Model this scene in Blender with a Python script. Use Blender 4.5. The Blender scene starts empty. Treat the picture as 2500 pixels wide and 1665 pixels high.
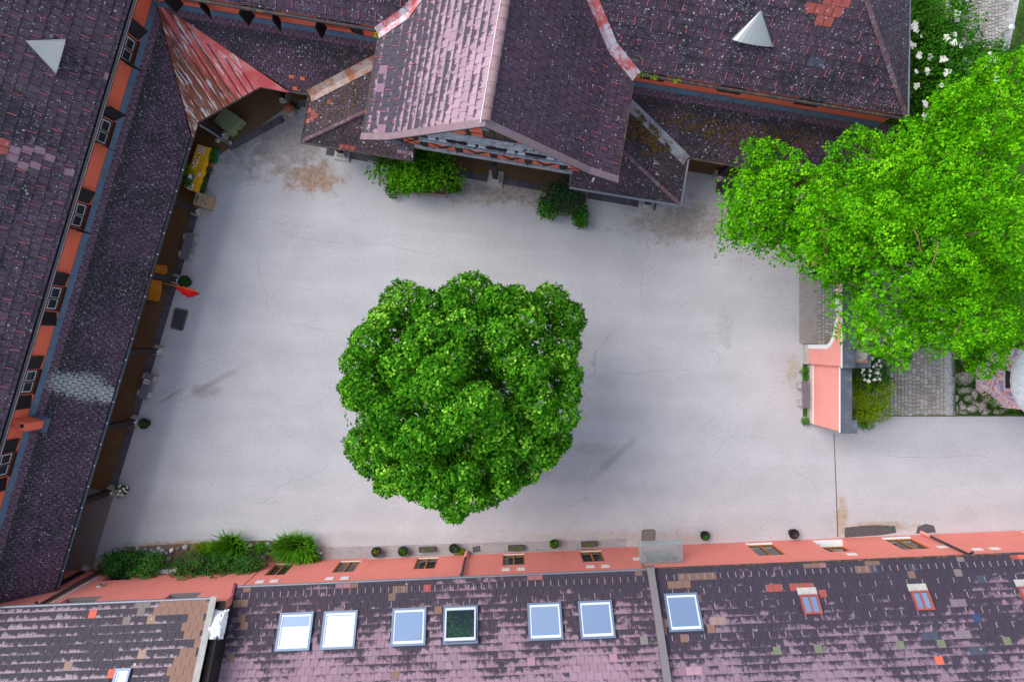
import bpy, math, random
import numpy as np
from mathutils import Vector, Matrix

random.seed(7)
RNG = np.random.default_rng(7)
SC = bpy.context.scene
COL = SC.collection
R = math.radians

# ------------------------------------------------------------------ camera, sky, sun, exposure
CAM_H = 33.34                      # drone hovering over the yard, looking straight down
FPX = 1667.0                       # focal length in photo pixels (24 mm equivalent)
cam_data = bpy.data.cameras.new('camera')
cam_data.sensor_width = 36.0
cam_data.lens = 36.0 * FPX / 2500.0
cam_data.clip_start = 0.1
cam_data.clip_end = 2000.0
cam = bpy.data.objects.new('camera', cam_data)
COL.objects.link(cam)
cam.location = (0, 0, CAM_H)
cam.rotation_euler = (0, 0, 0)
SC.camera = cam

SUN_TO = Vector((-0.64, 0.36, 0.76)).normalized()      # direction towards the bright part of the overcast sky
world = bpy.data.worlds.new('World')
SC.world = world
world.use_nodes = True
wn = world.node_tree.nodes
wl = world.node_tree.links
for n_ in list(wn):
    wn.remove(n_)
sky = wn.new('ShaderNodeTexSky')
sky.sky_type = 'NISHITA'
sky.sun_disc = False
sky.sun_elevation = math.asin(SUN_TO.z)
sky.sun_rotation = math.atan2(SUN_TO.x, SUN_TO.y)
sky.air_density = 1.0
sky.dust_density = 0.9
sky.ozone_density = 1.0
bgn = wn.new('ShaderNodeBackground')
bgn.inputs['Strength'].default_value = 0.14
wo = wn.new('ShaderNodeOutputWorld')
hsv = wn.new('ShaderNodeHueSaturation')          # overcast: the sky is paler than a clear one
hsv.inputs['Saturation'].default_value = 0.6
wl.new(sky.outputs[0], hsv.inputs['Color'])
wl.new(hsv.outputs[0], bgn.inputs['Color'])
wl.new(bgn.outputs[0], wo.inputs['Surface'])

sun_data = bpy.data.lights.new('sun', 'SUN')
sun_data.energy = 1.5
sun_data.angle = R(46)
sun_data.color = (1.0, 0.955, 0.92)
sun = bpy.data.objects.new('sun', sun_data)
COL.objects.link(sun)
sun.rotation_euler = SUN_TO.to_track_quat('Z', 'Y').to_euler()
sun.location = SUN_TO * 60

SC.view_settings.view_transform = 'Standard'
SC.view_settings.look = 'None'
SC.view_settings.gamma = 1.0
SC.view_settings.use_curve_mapping = False
SC.view_settings.exposure = 1.08
SC.render.engine = 'CYCLES'
SC.cycles.max_bounces = 6

# ------------------------------------------------------------------ measuring helpers
def W(px, py, z=0.0):
    """photo pixel (2500x1665) at height z -> metres"""
    h = CAM_H - z
    return Vector(((px - 1250.0) / FPX * h, -(py - 832.5) / FPX * h, z))

def PX(p):
    h = CAM_H - p[2]
    return (1250 + p[0] / h * FPX, 832.5 - p[1] / h * FPX)

def hit(px, py, P0, N):
    d = Vector(((px - 1250.0) / FPX, -(py - 832.5) / FPX, -1.0))
    o = Vector((0, 0, CAM_H))
    t = (Vector(P0) - o).dot(N) / d.dot(N)
    return o + d * t

def Z(v, z=0.0):
    return Vector((v[0], v[1], z))

# ------------------------------------------------------------------ object helpers
ORG = {}
def tag(o, label=None, cat=None, group=None, kind=None):
    if label: o['label'] = label
    if cat: o['category'] = cat
    if group: o['group'] = group
    if kind: o['kind'] = kind
    return o

def thing(name, label, cat, loc=(0, 0, 0), group=None, rz=0.0):
    o = bpy.data.objects.new(name, None)
    COL.objects.link(o)
    o.empty_display_size = 0.2
    o.location = loc
    o.rotation_euler = (0, 0, rz)
    ORG[o.name] = Vector(loc)
    return tag(o, label, cat, group)

def org(o):
    return ORG.get(o.name, Vector((0, 0, 0))) if o else Vector((0, 0, 0))

def copy_tree(o, parent=None):
    c = o.copy()
    COL.objects.link(c)
    if parent is not None:
        c.parent = parent
    for ch in o.children:
        copy_tree(ch, c)
    ORG[c.name] = org(o).copy()
    return c

class MB:
    def __init__(s):
        s.v = []; s.f = []; s.sm = []
    def add(s, vs, fs, smooth=False):
        b = len(s.v)
        s.v += [tuple(p) for p in vs]
        s.f += [tuple(b + i for i in f) for f in fs]
        s.sm += [smooth] * len(fs)
        return s
    def quad(s, a, b, c, d):
        return s.add([a, b, c, d], [(0, 1, 2, 3)])
    def obox(s, o, ux, uy, uz):
        """box from corner o and three edge vectors"""
        o, ux, uy, uz = Vector(o), Vector(ux), Vector(uy), Vector(uz)
        vs = [o, o + ux, o + ux + uy, o + uy, o + uz, o + ux + uz, o + ux + uy + uz, o + uy + uz]
        fs = [(0, 3, 2, 1), (4, 5, 6, 7), (0, 1, 5, 4), (1, 2, 6, 5), (2, 3, 7, 6), (3, 0, 4, 7)]
        if ux.cross(uy).dot(uz) < 0:
            fs = [f[::-1] for f in fs]
        return s.add(vs, fs)
    def box(s, c, size, rz=0.0):
        c = Vector(c)
        x = Vector((math.cos(rz), math.sin(rz), 0)) * size[0]
        y = Vector((-math.sin(rz), math.cos(rz), 0)) * size[1]
        z = Vector((0, 0, size[2]))
        return s.obox(c - x / 2 - y / 2 - z / 2, x, y, z)
    def frus(s, c, s0, s1, h, rz=0.0):
        """tapered square block, base centre c"""
        ca, sa = math.cos(rz), math.sin(rz)
        vs = []
        for (sx, sy), z in ((s0, 0), (s1, h)):
            for ax, ay in ((-.5, -.5), (.5, -.5), (.5, .5), (-.5, .5)):
                x, y = ax * sx, ay * sy
                vs.append((c[0] + x * ca - y * sa, c[1] + x * sa + y * ca, c[2] + z))
        return s.add(vs, [(0, 3, 2, 1), (4, 5, 6, 7), (0, 1, 5, 4), (1, 2, 6, 5), (2, 3, 7, 6), (3, 0, 4, 7)])
    def prism(s, poly, ext):
        n = len(poly); ext = Vector(ext)
        a = [Vector(p) for p in poly]; b = [p + ext for p in a]
        nrm = Vector((0, 0, 0))
        for i in range(n):
            nrm += a[i].cross(a[(i + 1) % n])
        fs = [tuple(range(n - 1, -1, -1)), tuple(range(n, 2 * n))]
        fs += [(i, (i + 1) % n, n + (i + 1) % n, n + i) for i in range(n)]
        if nrm.dot(ext) < 0:
            fs = [f[::-1] for f in fs]
        return s.add(a + b, fs)
    def tube(s, pts, r, seg=8, cap=True):
        pts = [Vector(p) for p in pts]
        rs = r if isinstance(r, (list, tuple)) else [r] * len(pts)
        vs = []; fs = []
        for i, p in enumerate(pts):
            d = (pts[min(i + 1, len(pts) - 1)] - pts[max(i - 1, 0)])
            d = d.normalized() if d.length > 1e-9 else Vector((0, 0, 1))
            ref = Vector((0, 0, 1)) if abs(d.z) < .95 else Vector((1, 0, 0))
            x = d.cross(ref).normalized(); y = d.cross(x).normalized()
            for k in range(seg):
                a = 2 * math.pi * k / seg
                vs.append(p + (x * math.cos(a) + y * math.sin(a)) * rs[i])
        for i in range(len(pts) - 1):
            for k in range(seg):
                a = i * seg + k; b = i * seg + (k + 1) % seg
                fs.append((a, a + seg, b + seg, b))
        s.add(vs, fs, True)
        if cap:
            n = len(pts)
            s.add(vs[:seg], [tuple(range(seg))]); s.add(vs[(n - 1) * seg:], [tuple(range(seg - 1, -1, -1))])
        return s
    def lathe(s, c, prof, seg=20, smooth=True, squash=(1, 1), rz=0):
        """prof: list of (r, z)"""
        vs = []; fs = []
        for r, z in prof:
            for k in range(seg):
                a = 2 * math.pi * k / seg + rz
                vs.append((c[0] + r * math.cos(a) * squash[0], c[1] + r * math.sin(a) * squash[1], c[2] + z))
        for i in range(len(prof) - 1):
            for k in range(seg):
                a = i * seg + k; b = i * seg + (k + 1) % seg
                fs.append((a, b, b + seg, a + seg))
        s.add(vs, fs, smooth)
        return s
    def rock(s, c, size, seed=0, rz=0.0):
        rr = random.Random(seed)
        ca, sa = math.cos(rz), math.sin(rz)
        rings = [(0.0, .8), (.35, 1.0), (.7, .8), (1.0, .35)]
        seg = 9; vs = []
        ph = [rr.uniform(.82, 1.15) for _ in range(seg)]
        for z, r in rings:
            for k in range(seg):
                a = 2 * math.pi * k / seg
                q = r * ph[k] * rr.uniform(.93, 1.07)
                x, y = q * math.cos(a) * size[0] / 2, q * math.sin(a) * size[1] / 2
                vs.append((c[0] + x * ca - y * sa, c[1] + x * sa + y * ca, c[2] + z * size[2]))
        vs.append((c[0], c[1], c[2] + size[2] * 1.03))
        fs = []
        for i in range(3):
            for k in range(seg):
                a = i * seg + k; b = i * seg + (k + 1) % seg
                fs.append((a, b, b + seg, a + seg))
        for k in range(seg):
            fs.append((27 + k, 27 + (k + 1) % seg, 36))
        return s.add(vs, fs, True)
    def mesh(s, name, mat, off=Vector((0, 0, 0))):
        me = bpy.data.meshes.new(name)
        me.from_pydata([(p[0] - off[0], p[1] - off[1], p[2] - off[2]) for p in s.v], [], s.f)
        if any(s.sm):
            me.polygons.foreach_set('use_smooth', s.sm)
        if mat: me.materials.append(mat)
        me.update()
        return me
    def build(s, name, mat, parent=None, local=False):
        off = Vector((0, 0, 0)) if local else org(parent)
        o = bpy.data.objects.new(name, s.mesh(name, mat, off))
        COL.objects.link(o)
        if parent: o.parent = parent
        ORG[o.name] = org(parent).copy()
        return o

def bare(name, me, parent=None):
    o = bpy.data.objects.new(name, me)
    COL.objects.link(o)
    if parent: o.parent = parent
    ORG[o.name] = org(parent).copy()
    return o

# ------------------------------------------------------------------ materials
class Mat:
    def __init__(s, name):
        s.m = bpy.data.materials.new(name)
        s.m.use_nodes = True
        s.nt = s.m.node_tree
        s.b = s.nt.nodes['Principled BSDF']
        s._pos = None
    def n(s, t, **kw):
        x = s.nt.nodes.new(t)
        for k, v in kw.items(): setattr(x, k, v)
        return x
    def put(s, sock, v):
        if v is None: return
        if hasattr(v, 'is_linked') or hasattr(v, 'links'):
            s.nt.links.new(v, sock)
        else:
            if sock.type == 'RGBA' and len(v) == 3: v = (*v, 1)
            sock.default_value = v
    def pos(s):
        if s._pos is None:
            s._pos = s.n('ShaderNodeNewGeometry').outputs['Position']
        return s._pos
    def obj(s):
        return s.n('ShaderNodeTexCoord').outputs['Object']
    def rnd(s):
        return s.n('ShaderNodeObjectInfo').outputs['Random']
    def math(s, op, a, b=0.0, c=0.0, clamp=False):
        x = s.n('ShaderNodeMath', operation=op, use_clamp=clamp)
        s.put(x.inputs[0], a); s.put(x.inputs[1], b); s.put(x.inputs[2], c)
        return x.outputs[0]
    def add(s, *a):
        r = a[0]
        for q in a[1:]: r = s.math('ADD', r, q)
        return r
    def mul(s, a, b): return s.math('MULTIPLY', a, b)
    def vm(s, op, a, b=(0, 0, 0)):
        x = s.n('ShaderNodeVectorMath', operation=op)
        s.put(x.inputs[0], a); s.put(x.inputs[1], b)
        return x.outputs['Value'] if op in ('LENGTH', 'DISTANCE', 'DOT_PRODUCT') else x.outputs[0]
    def noise(s, scale, detail=3.0, rough=.55, vec=None, dist=0.0):
        x = s.n('ShaderNodeTexNoise')
        x.inputs['Scale'].default_value = scale; x.inputs['Detail'].default_value = detail
        x.inputs['Roughness'].default_value = rough; x.inputs['Distortion'].default_value = dist
        s.put(x.inputs['Vector'], vec if vec is not None else s.pos())
        return x.outputs['Fac']
    def vor(s, scale, feature='F1', vec=None, out='Distance', rand=1.0):
        x = s.n('ShaderNodeTexVoronoi', feature=feature)
        x.inputs['Scale'].default_value = scale
        x.inputs['Randomness'].default_value = rand
        s.put(x.inputs['Vector'], vec if vec is not None else s.pos())
        return x.outputs[out]
    def ramp(s, v, lo, hi, a=0.0, b=1.0):
        x = s.n('ShaderNodeMapRange', interpolation_type='SMOOTHSTEP', clamp=True)
        s.put(x.inputs[0], v); x.inputs[1].default_value = lo; x.inputs[2].default_value = hi
        x.inputs[3].default_value = a; x.inputs[4].default_value = b
        return x.outputs[0]
    def mix(s, fac, a, b, blend='MIX'):
        x = s.n('ShaderNodeMix', data_type='RGBA', blend_type=blend)
        s.put(x.inputs[0], fac); s.put(x.inputs[6], a); s.put(x.inputs[7], b)
        return x.outputs[2]
    def sep(s, v):
        x = s.n('ShaderNodeSeparateXYZ'); s.put(x.inputs[0], v); return x.outputs
    def comb(s, a, b, c):
        x = s.n('ShaderNodeCombineXYZ')
        for i, q in enumerate((a, b, c)): s.put(x.inputs[i], q)
        return x.outputs[0]
    def attr(s, name, out='Fac'):
        a = s.n('ShaderNodeAttribute', attribute_type='OBJECT', attribute_name=name).outputs
        g = s.n('ShaderNodeAttribute', attribute_type='GEOMETRY', attribute_name=name).outputs
        if out == 'Fac':
            return s.math('ADD', a['Fac'], g['Fac'])
        return s.vm('ADD', a['Vector'], g['Vector'])
    def scale(s, col, k):
        x = s.n('ShaderNodeVectorMath', operation='SCALE')
        s.put(x.inputs[0], col); s.put(x.inputs['Scale'], k)
        return x.outputs[0]
    def done(s, col, rough=.8, bump=None, bs=.3, bd=.02, metal=0.0, spec=.3):
        s.put(s.b.inputs['Base Color'], col)
        s.put(s.b.inputs['Roughness'], rough)
        s.put(s.b.inputs['Metallic'], metal)
        s.b.inputs['Specular IOR Level'].default_value = spec
        if bump is not None:
            x = s.n('ShaderNodeBump')
            x.inputs['Strength'].default_value = bs; x.inputs['Distance'].default_value = bd
            s.put(x.inputs['Height'], bump)
            s.nt.links.new(x.outputs[0], s.b.inputs['Normal'])
        return s.m

def simple(name, col, rough=.8, var=.25, scale=3.0, metal=0.0, spec=.3, dirt=None, dirt_amt=.5, vary=0.0, fine=40.0):
    m = Mat(name)
    n1 = m.noise(scale, 4, .6)
    n2 = m.noise(fine, 2, .6)
    k = m.add(m.mul(m.math('SUBTRACT', n1, .5), var * 2), m.mul(m.math('SUBTRACT', n2, .5), var), 1.0)
    if vary:
        k = m.add(k, m.mul(m.math('SUBTRACT', m.rnd(), .5), vary))
    c = m.scale(tuple(col), k)
    if dirt:
        c = m.mix(m.mul(m.ramp(m.noise(scale * 1.7, 5, .65), .48, .7), dirt_amt), c, dirt)
    return m.done(c, rough, n2, .2, .01, metal, spec)

def leaf_mat(name, dark, mid, light, trans=.4, big=.8):
    m = Mat(name)
    t = m.n('ShaderNodeAttribute', attribute_type='GEOMETRY', attribute_name='tint').outputs['Fac']
    nb = m.noise(big, 2)
    k = m.add(t, m.mul(m.math('SUBTRACT', nb, .5), .7))
    c = m.mix(m.ramp(k, .0, .55), dark, mid)
    c = m.mix(m.ramp(k, .6, 1.05), c, light)
    d = m.b
    m.put(d.inputs['Base Color'], c); d.inputs['Roughness'].default_value = .7
    d.inputs['Specular IOR Level'].default_value = .04
    tr = m.n('ShaderNodeBsdfTranslucent')
    m.put(tr.inputs['Color'], m.mix(1.0, c, (1.0, 1.0, .55, 1), 'MULTIPLY'))
    mx = m.n('ShaderNodeMixShader'); mx.inputs[0].default_value = trans
    out = m.nt.nodes['Material Output']
    m.nt.links.new(d.outputs[0], mx.inputs[1]); m.nt.links.new(tr.outputs[0], mx.inputs[2])
    m.nt.links.new(mx.outputs[0], out.inputs[0])
    return m.m

def tile_mat(name, clean, dark, bias=.0, gradk=.0, edge=.0, spot=.5, moss=.0, blobs=(), shelter=None, cvar=.25, spot_scale=7.0, warm=None, speck=.0, joint=.0):
    m = Mat(name)
    tint = m.attr('tint'); tv = m.attr('tv'); tov = m.attr('tov'); tcol = m.attr('tcol', 'V')
    tu = m.sep(m.n('ShaderNodeAttribute', attribute_type='GEOMETRY', attribute_name='tuv').outputs['Vector'])
    base = m.scale(tuple(clean), m.add(1.0 - cvar / 2, m.mul(tint, cvar), m.mul(m.math('SUBTRACT', m.noise(18, 3), .5), .3)))
    if warm is not None:
        base = m.mix(m.ramp(m.noise(1.1, 3), .55, .75), base, warm)
    n1 = m.noise(.55, 3, .6); n2 = m.noise(4.2, 4, .65); n3 = m.noise(30, 2)
    s = m.add(m.mul(n1, 1.05), m.mul(n2, .85), m.mul(n3, .18), bias, m.mul(m.math('SUBTRACT', tint, .5), .16))
    if gradk: s = m.math('SUBTRACT', s, m.mul(tv, gradk))
    if edge:
        wig = m.add(tu[1], m.mul(m.math('SUBTRACT', m.noise(9, 2), .5), .7), m.mul(tu[0], .25))
        s = m.add(s, m.mul(m.math('SUBTRACT', wig, .42), edge))
    st = m.ramp(s, .90, 1.14)
    if shelter is not None:
        keep = m.ramp(m.add(tv, m.mul(m.math('SUBTRACT', n2, .5), .25)), shelter, shelter + .12)
        st = m.mul(st, m.math('SUBTRACT', 1.0, keep))
        band = m.mul(m.ramp(tv, shelter - .55, shelter - .15), m.math('SUBTRACT', 1.0, keep))
        st = m.math('MAXIMUM', st, m.mul(band, .9))
    if shelter is not None: base = m.mix(m.mul(keep, .6), base, (.17, .095, .135))
    dk = m.scale(tuple(dark), m.add(.7, m.mul(n2, .6)))
    c = m.mix(m.mul(st, .93), base, dk)
    c = m.mix(tov, c, m.scale(tcol, m.add(.85, m.mul(n2, .3))))
    if joint:
        ex = m.math('ABSOLUTE', m.math('SUBTRACT', tu[0], .5)); jm = m.math('MAXIMUM', m.ramp(ex, .35, .45), m.ramp(tu[1], .90, .97))
        c = m.mix(m.mul(m.mul(jm, m.ramp(m.noise(6, 3, .7), .35, .6)), joint), c, (.022, .013, .010))
    if moss:
        mo = m.mul(m.ramp(m.noise(14, 4, .7), .52, .62), m.ramp(m.noise(.9, 3), .62 - moss * .3, .85 - moss * .3))
        lowb = m.add(m.ramp(m.math('ABSOLUTE', m.math('SUBTRACT', tu[1], .5)), .25, .48), .35)
        c = m.mix(m.mul(mo, lowb), c, (.11, .065, .03))
    # crustose lichen: small pale discs, denser in drifts
    if spot:
        vx = m.n('ShaderNodeTexVoronoi', feature='F1'); vx.inputs['Scale'].default_value = spot_scale
        m.put(vx.inputs['Vector'], m.vm('ADD', m.pos(), m.scale(m.n('ShaderNodeTexNoise').outputs['Color'], .05)))
        rr = m.sep(vx.outputs['Color'])
        dens = m.add(m.mul(m.noise(.8, 3), 1.0), m.mul(m.noise(3.1, 2), .5), spot - 1.1)
        for (bx, by, br, bk) in blobs:
            dd = m.vm('DISTANCE', m.vm('MULTIPLY', m.pos(), (1, 1, 0)), (bx, by, 0))
            dens = m.add(dens, m.mul(m.ramp(m.add(dd, m.mul(n2, br * .5)), br, br * .35), bk))
        on = m.ramp(m.math('SUBTRACT', dens, m.mul(rr[0], .9)), -.05, .05)
        rad = m.mul(m.math('POWER', rr[1], 2.2), .42)
        disc = m.math('LESS_THAN', vx.outputs['Distance'], m.add(rad, .06))
        if shelter is not None: on = m.mul(on, m.math('SUBTRACT', 1.0, keep))
        c = m.mix(m.mul(m.mul(disc, on), m.add(.2, m.mul(rr[2], .55))), c, (.56, .57, .60))
        for (bx, by, br, bk) in blobs:
            if bk < 1: continue
            dd = m.vm('DISTANCE', m.vm('MULTIPLY', m.pos(), (1, 1, 0)), (bx, by, 0))
            cm = m.ramp(m.add(m.ramp(dd, br * 1.1, br * .2), m.mul(m.math('SUBTRACT', m.noise(16, 4, .8), .5), 4.2)), .42, .62)
            ej = m.math('MULTIPLY', m.ramp(m.math('ABSOLUTE', m.math('SUBTRACT', tu[0], .5)), .47, .38), m.ramp(tu[1], .95, .85))
            c = m.mix(m.mul(m.mul(cm, ej), .75), c, (.44, .48, .45))
    if speck:
        v2 = m.n('ShaderNodeTexVoronoi', feature='F1'); v2.inputs['Scale'].default_value = 17
        m.put(v2.inputs['Vector'], m.pos())
        r2 = m.sep(v2.outputs['Color'])
        on2 = m.math('LESS_THAN', r2[0], m.mul(m.add(m.mul(m.ramp(m.noise(1.3, 3), .42, .66), .8), .2), speck))
        d2 = m.math('LESS_THAN', v2.outputs['Distance'], m.add(.12, m.mul(r2[2], .22)))
        c = m.mix(m.mul(m.mul(on2, d2), m.add(.14, m.mul(m.math('POWER', r2[1], 1.5), .8))), c, (.54, .54, .60))
    return m.done(c, .78, m.add(m.mul(n3, .6), n2), .35, .012, 0, .35)

def mats():
    g = {}
    # ---- yard asphalt
    m = Mat('asphalt')
    p = m.pos()
    n_big = m.noise(.12, 3, .5); n_mid = m.noise(.7, 5, .6); n_f = m.noise(60, 2, .7); n_g = m.noise(22, 2, .6)
    stretch = m.noise(1.0, 3, .5, m.vm('MULTIPLY', p, (.12, .9, 1)))
    k = m.add(.80, m.mul(n_big, .16), m.mul(n_mid, .22), m.mul(m.math('SUBTRACT', n_f, .5), .6), m.mul(m.math('SUBTRACT', n_g, .5), .8), m.mul(m.math('SUBTRACT', m.noise(9, 3, .8), .5), .42), m.mul(m.math('SUBTRACT', stretch, .5), .30), m.mul(m.math('SUBTRACT', m.noise(.28, 4, .6, None, 1.2), .5), .22))
    c = m.scale((.462, .450, .458), k)
    grit = m.math('LESS_THAN', m.vor(45), .13)
    c = m.mix(m.mul(grit, .45), c, (.16, .155, .16))
    # cracks
    wp = m.vm('ADD', p, m.scale(m.vm('SUBTRACT', m.n('ShaderNodeTexNoise').outputs['Color'], (.5, .5, .5)), .0))
    nz = m.n('ShaderNodeTexNoise'); nz.inputs['Scale'].default_value = .8; nz.inputs['Detail'].default_value = 6
    m.put(nz.inputs['Vector'], p)
    wp = m.vm('ADD', p, m.scale(m.vm('SUBTRACT', nz.outputs['Color'], (.5, .5, .5)), 1.6))
    cr = m.vor(.16, 'DISTANCE_TO_EDGE', m.vm('MULTIPLY', wp, (1, 1.5, 0)))
    crack = m.mul(m.math('LESS_THAN', cr, .0022), m.ramp(m.noise(.35, 2), .5, .62))
    c = m.mix(m.mul(crack, .30), c, (.12, .115, .12))
    cr2 = m.vor(.33, 'DISTANCE_TO_EDGE', m.vm('MULTIPLY', wp, (.7, 1.2, 0)))
    crack2 = m.mul(m.math('LESS_THAN', cr2, .003), m.ramp(m.noise(.5, 2), .58, .66))
    c = m.mix(m.mul(crack2, .2), c, (.13, .125, .13))
    # ochre dirt drifts at measured places
    fl = m.vm('MULTIPLY', p, (1, 1, 0))
    dn = m.noise(1.6, 6, .7); brk = m.ramp(m.noise(4.5, 5, .7), .44, .60)
    for (px, py, rx, ry, amt, col) in (
            (760, 436, 1.6, .95, 1.0, (.32, .19, .105)), (690, 340, 2.6, 2.2, .75, (.25, .185, .145)), (580, 340, 1.9, 1.9, .6, (.21, .18, .16)),
            (505, 955, .9, .35, .55, (.24, .19, .15)), (1440, 1095, 1.7, .35, .3, (.24, .2, .17)), (1660, 540, 3.2, 1.2, .75, (.25, .19, .13)),
            (1230, 470, 3.4, .7, .8, (.24, .16, .10)), (1330, 1010, .9, 1.1, .28, (.2, .23, .17)), (1500, 1312, 6.0, .38, .32, (.34, .2, .09)),
            (780, 1345, .9, .3, .9, (.36, .2, .09)), (450, 1330, 2.6, .25, .9, (.33, .17, .09)), (2055, 1265, .35, 1.2, .8, (.36, .24, .10)),
            (2160, 1285, 1.6, .3, .75, (.34, .22, .1)), (1770, 800, .5, 1.0, .3, (.2, .18, .16)), (1935, 905, .4, .8, .5, (.36, .27, .15))):
        w = W(px, py, 0)
        q = m.vm('MULTIPLY', m.vm('SUBTRACT', fl, (w.x, w.y, 0)), (1 / rx, 1 / ry, 0))
        dd = m.add(m.vm('LENGTH', q), m.mul(m.math('SUBTRACT', dn, .5), 2.9))
        c = m.mix(m.mul(m.mul(m.ramp(dd, 1.15, .35), amt), m.add(m.mul(brk, .4), .6)), c, col)
    for (px, py, rx, ry, ang, amt, col) in ((1500, 1118, 2.0, .22, .75, .45, (.26, .22, .20)), (520, 935, 1.9, .16, .5, .5, (.25, .21, .18)), (420, 965, 1.2, .1, .55, .5, (.22, .2, .19)), (1330, 1150, .5, .6, 0, .4, (.22, .24, .19)), (1100, 560, 3.5, .3, -.1, .22, (.3, .29, .3)), (880, 1310, 3, .35, 0, .3, (.3, .29, .3))):
        w = W(px, py, 0); ca, sa = math.cos(ang), math.sin(ang)
        dv = m.vm('SUBTRACT', fl, (w.x, w.y, 0))
        q = m.comb(m.mul(m.vm('DOT_PRODUCT', dv, (ca, sa, 0)), 1 / rx), m.mul(m.vm('DOT_PRODUCT', dv, (-sa, ca, 0)), 1 / ry), 0)
        dd = m.add(m.vm('LENGTH', q), m.mul(m.math('SUBTRACT', dn, .5), 1.6))
        c = m.mix(m.mul(m.ramp(dd, 1.2, .1), amt), c, col)
    # fine scattered litter
    lv = m.n('ShaderNodeTexVoronoi'); lv.inputs['Scale'].default_value = 5.0; m.put(lv.inputs['Vector'], fl)
    lr = m.sep(lv.outputs['Color'])
    lit = m.mul(m.math('LESS_THAN', lv.outputs['Distance'], m.mul(lr[1], .14)), m.math('LESS_THAN', lr[0], .16))
    c = m.mix(m.mul(lit, .7), c, (.2, .15, .09))
    g['asphalt'] = m.done(c, .88, m.add(n_f, m.mul(n_g, .5)), .35, .012, 0, .25)

    m = Mat('lawn')
    c = m.mix(m.ramp(m.noise(1.2, 5, .6), .3, .7), (.045, .10, .018), (.075, .15, .03))
    c = m.mix(m.ramp(m.noise(9, 4, .7), .5, .75), c, (.11, .10, .045))
    g['lawn'] = m.done(c, .95, m.noise(70, 2), .6, .03, 0, .1)

    g['blade'] = leaf_mat('grass_blade', (.03, .085, .012), (.05, .13, .02), (.10, .2, .03), .25)
    g['soil'] = simple('soil', (.17, .11, .07), .95, .5, 2.5)
    g['gravel'] = simple('gravel_kerb', (.40, .39, .38), .9, .8, 9)
    g['cobble'] = simple('cobble_stone', (.33, .315, .30), .85, .35, 7, vary=.5)
    g['joint'] = simple('sandy_joint', (.25, .20, .12), .95, .35, 6, dirt=(.13, .14, .05), dirt_amt=.5)
    g['slab'] = simple('concrete_slab', (.33, .29, .27), .9, .25, 3, dirt=(.2, .16, .13), dirt_amt=.5)
    g['patch'] = simple('tar_patch', (.085, .083, .092), .9, .2, 3, dirt=(.2, .14, .08), dirt_amt=.35)
    # arcade floor of ochre bricks
    m = Mat('arcade_brick')
    br = m.n('ShaderNodeTexBrick'); br.inputs['Scale'].default_value = 3.5; br.inputs['Mortar Size'].default_value = .018
    mp = m.n('ShaderNodeMapping'); mp.inputs['Rotation'].default_value = (0, 0, R(-17))
    m.put(mp.inputs[0], m.pos()); m.put(br.inputs[0], mp.outputs[0])
    br.inputs['Color1'].default_value = (.19, .115, .048, 1); br.inputs['Color2'].default_value = (.155, .095, .042, 1); br.inputs['Mortar'].default_value = (.09, .065, .04, 1)
    g['floor'] = m.done(m.mix(m.ramp(m.noise(1.4, 4), .45, .7, 0, .5), br.outputs[0], (.095, .07, .045)), .85, br.outputs[1], -.3, .01)
    g['greyfloor'] = simple('grey_floor', (.21, .2, .19), .9, .2, 2)
    g['paver'] = simple('dark_paver', (.105, .095, .11), .85, .3, 4, vary=.4)

    def plaster(name, col, stain, amt=.3, streak=True):
        m = Mat(name)
        p = m.pos()
        k = m.add(.9, m.mul(m.noise(.9, 4, .6), .2), m.mul(m.math('SUBTRACT', m.noise(55, 2), .5), .12))
        c = m.scale(col, k)
        if streak:
            st = m.noise(1.0, 4, .6, m.vm('MULTIPLY', p, (3.5, 3.5, .35)))
            c = m.mix(m.mul(m.ramp(st, .5, .78), amt), c, stain)
        return m.done(c, .9, m.noise(40, 3), .2, .008, 0, .15)
    g['orange'] = plaster('orange_plaster', (.80, .175, .095), (.62, .15, .09))
    g['pink'] = plaster('pink_plaster', (.84, .265, .215), (.60, .21, .17), .42)
    g['salmon'] = plaster('salmon_plaster', (.82, .34, .285), (.64, .27, .23), .3)
    g['white'] = simple('white_paint', (.80, .81, .80), .6, .06, 2, dirt=(.6, .58, .54), dirt_amt=.3)
    g['darkwood'] = simple('dark_timber', (.022, .018, .018), .75, .4, 6)
    g['brownwood'] = simple('brown_window_wood', (.060, .024, .016), .6, .3, 8)
    g['ochrewood'] = simple('ochre_window_wood', (.36, .15, .035), .55, .3, 9)
    g['shutter'] = simple('shutter_paint', (.016, .013, .016), .6, .3, 5)
    m = Mat('grey_weathered_beam')
    st = m.noise(1.0, 5, .7, m.vm('MULTIPLY', m.pos(), (3, 6, 14)))
    c = m.mix(m.ramp(st, .35, .7), (.26, .275, .31), (.58, .59, .62))
    c = m.mix(m.ramp(m.noise(5, 5, .75), .54, .66), c, (.05, .05, .065))
    g['greybeam'] = m.done(c, .85, st, .3, .01)
    g['zinc'] = simple('zinc_sheet', (.20, .22, .26), .45, .2, 2.5, metal=.35, spec=.5, dirt=(.18, .17, .17), dirt_amt=.4)
    g['bluezinc'] = simple('blue_zinc_flashing', (.10, .17, .25), .5, .2, 1.6, metal=.2, dirt=(.05, .06, .07), dirt_amt=.45)
    g['gutter'] = simple('dark_gutter_metal', (.045, .05, .06), .5, .3, 3, metal=.3, dirt=(.12, .08, .045), dirt_amt=.4)
    g['rustgutter'] = simple('rusty_gutter', (.055, .05, .055), .7, .3, 3, metal=.1, dirt=(.24, .12, .035), dirt_amt=.95)
    g['bolt'] = simple('bright_bolt', (.8, .82, .85), .35, .05, 2)
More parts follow.
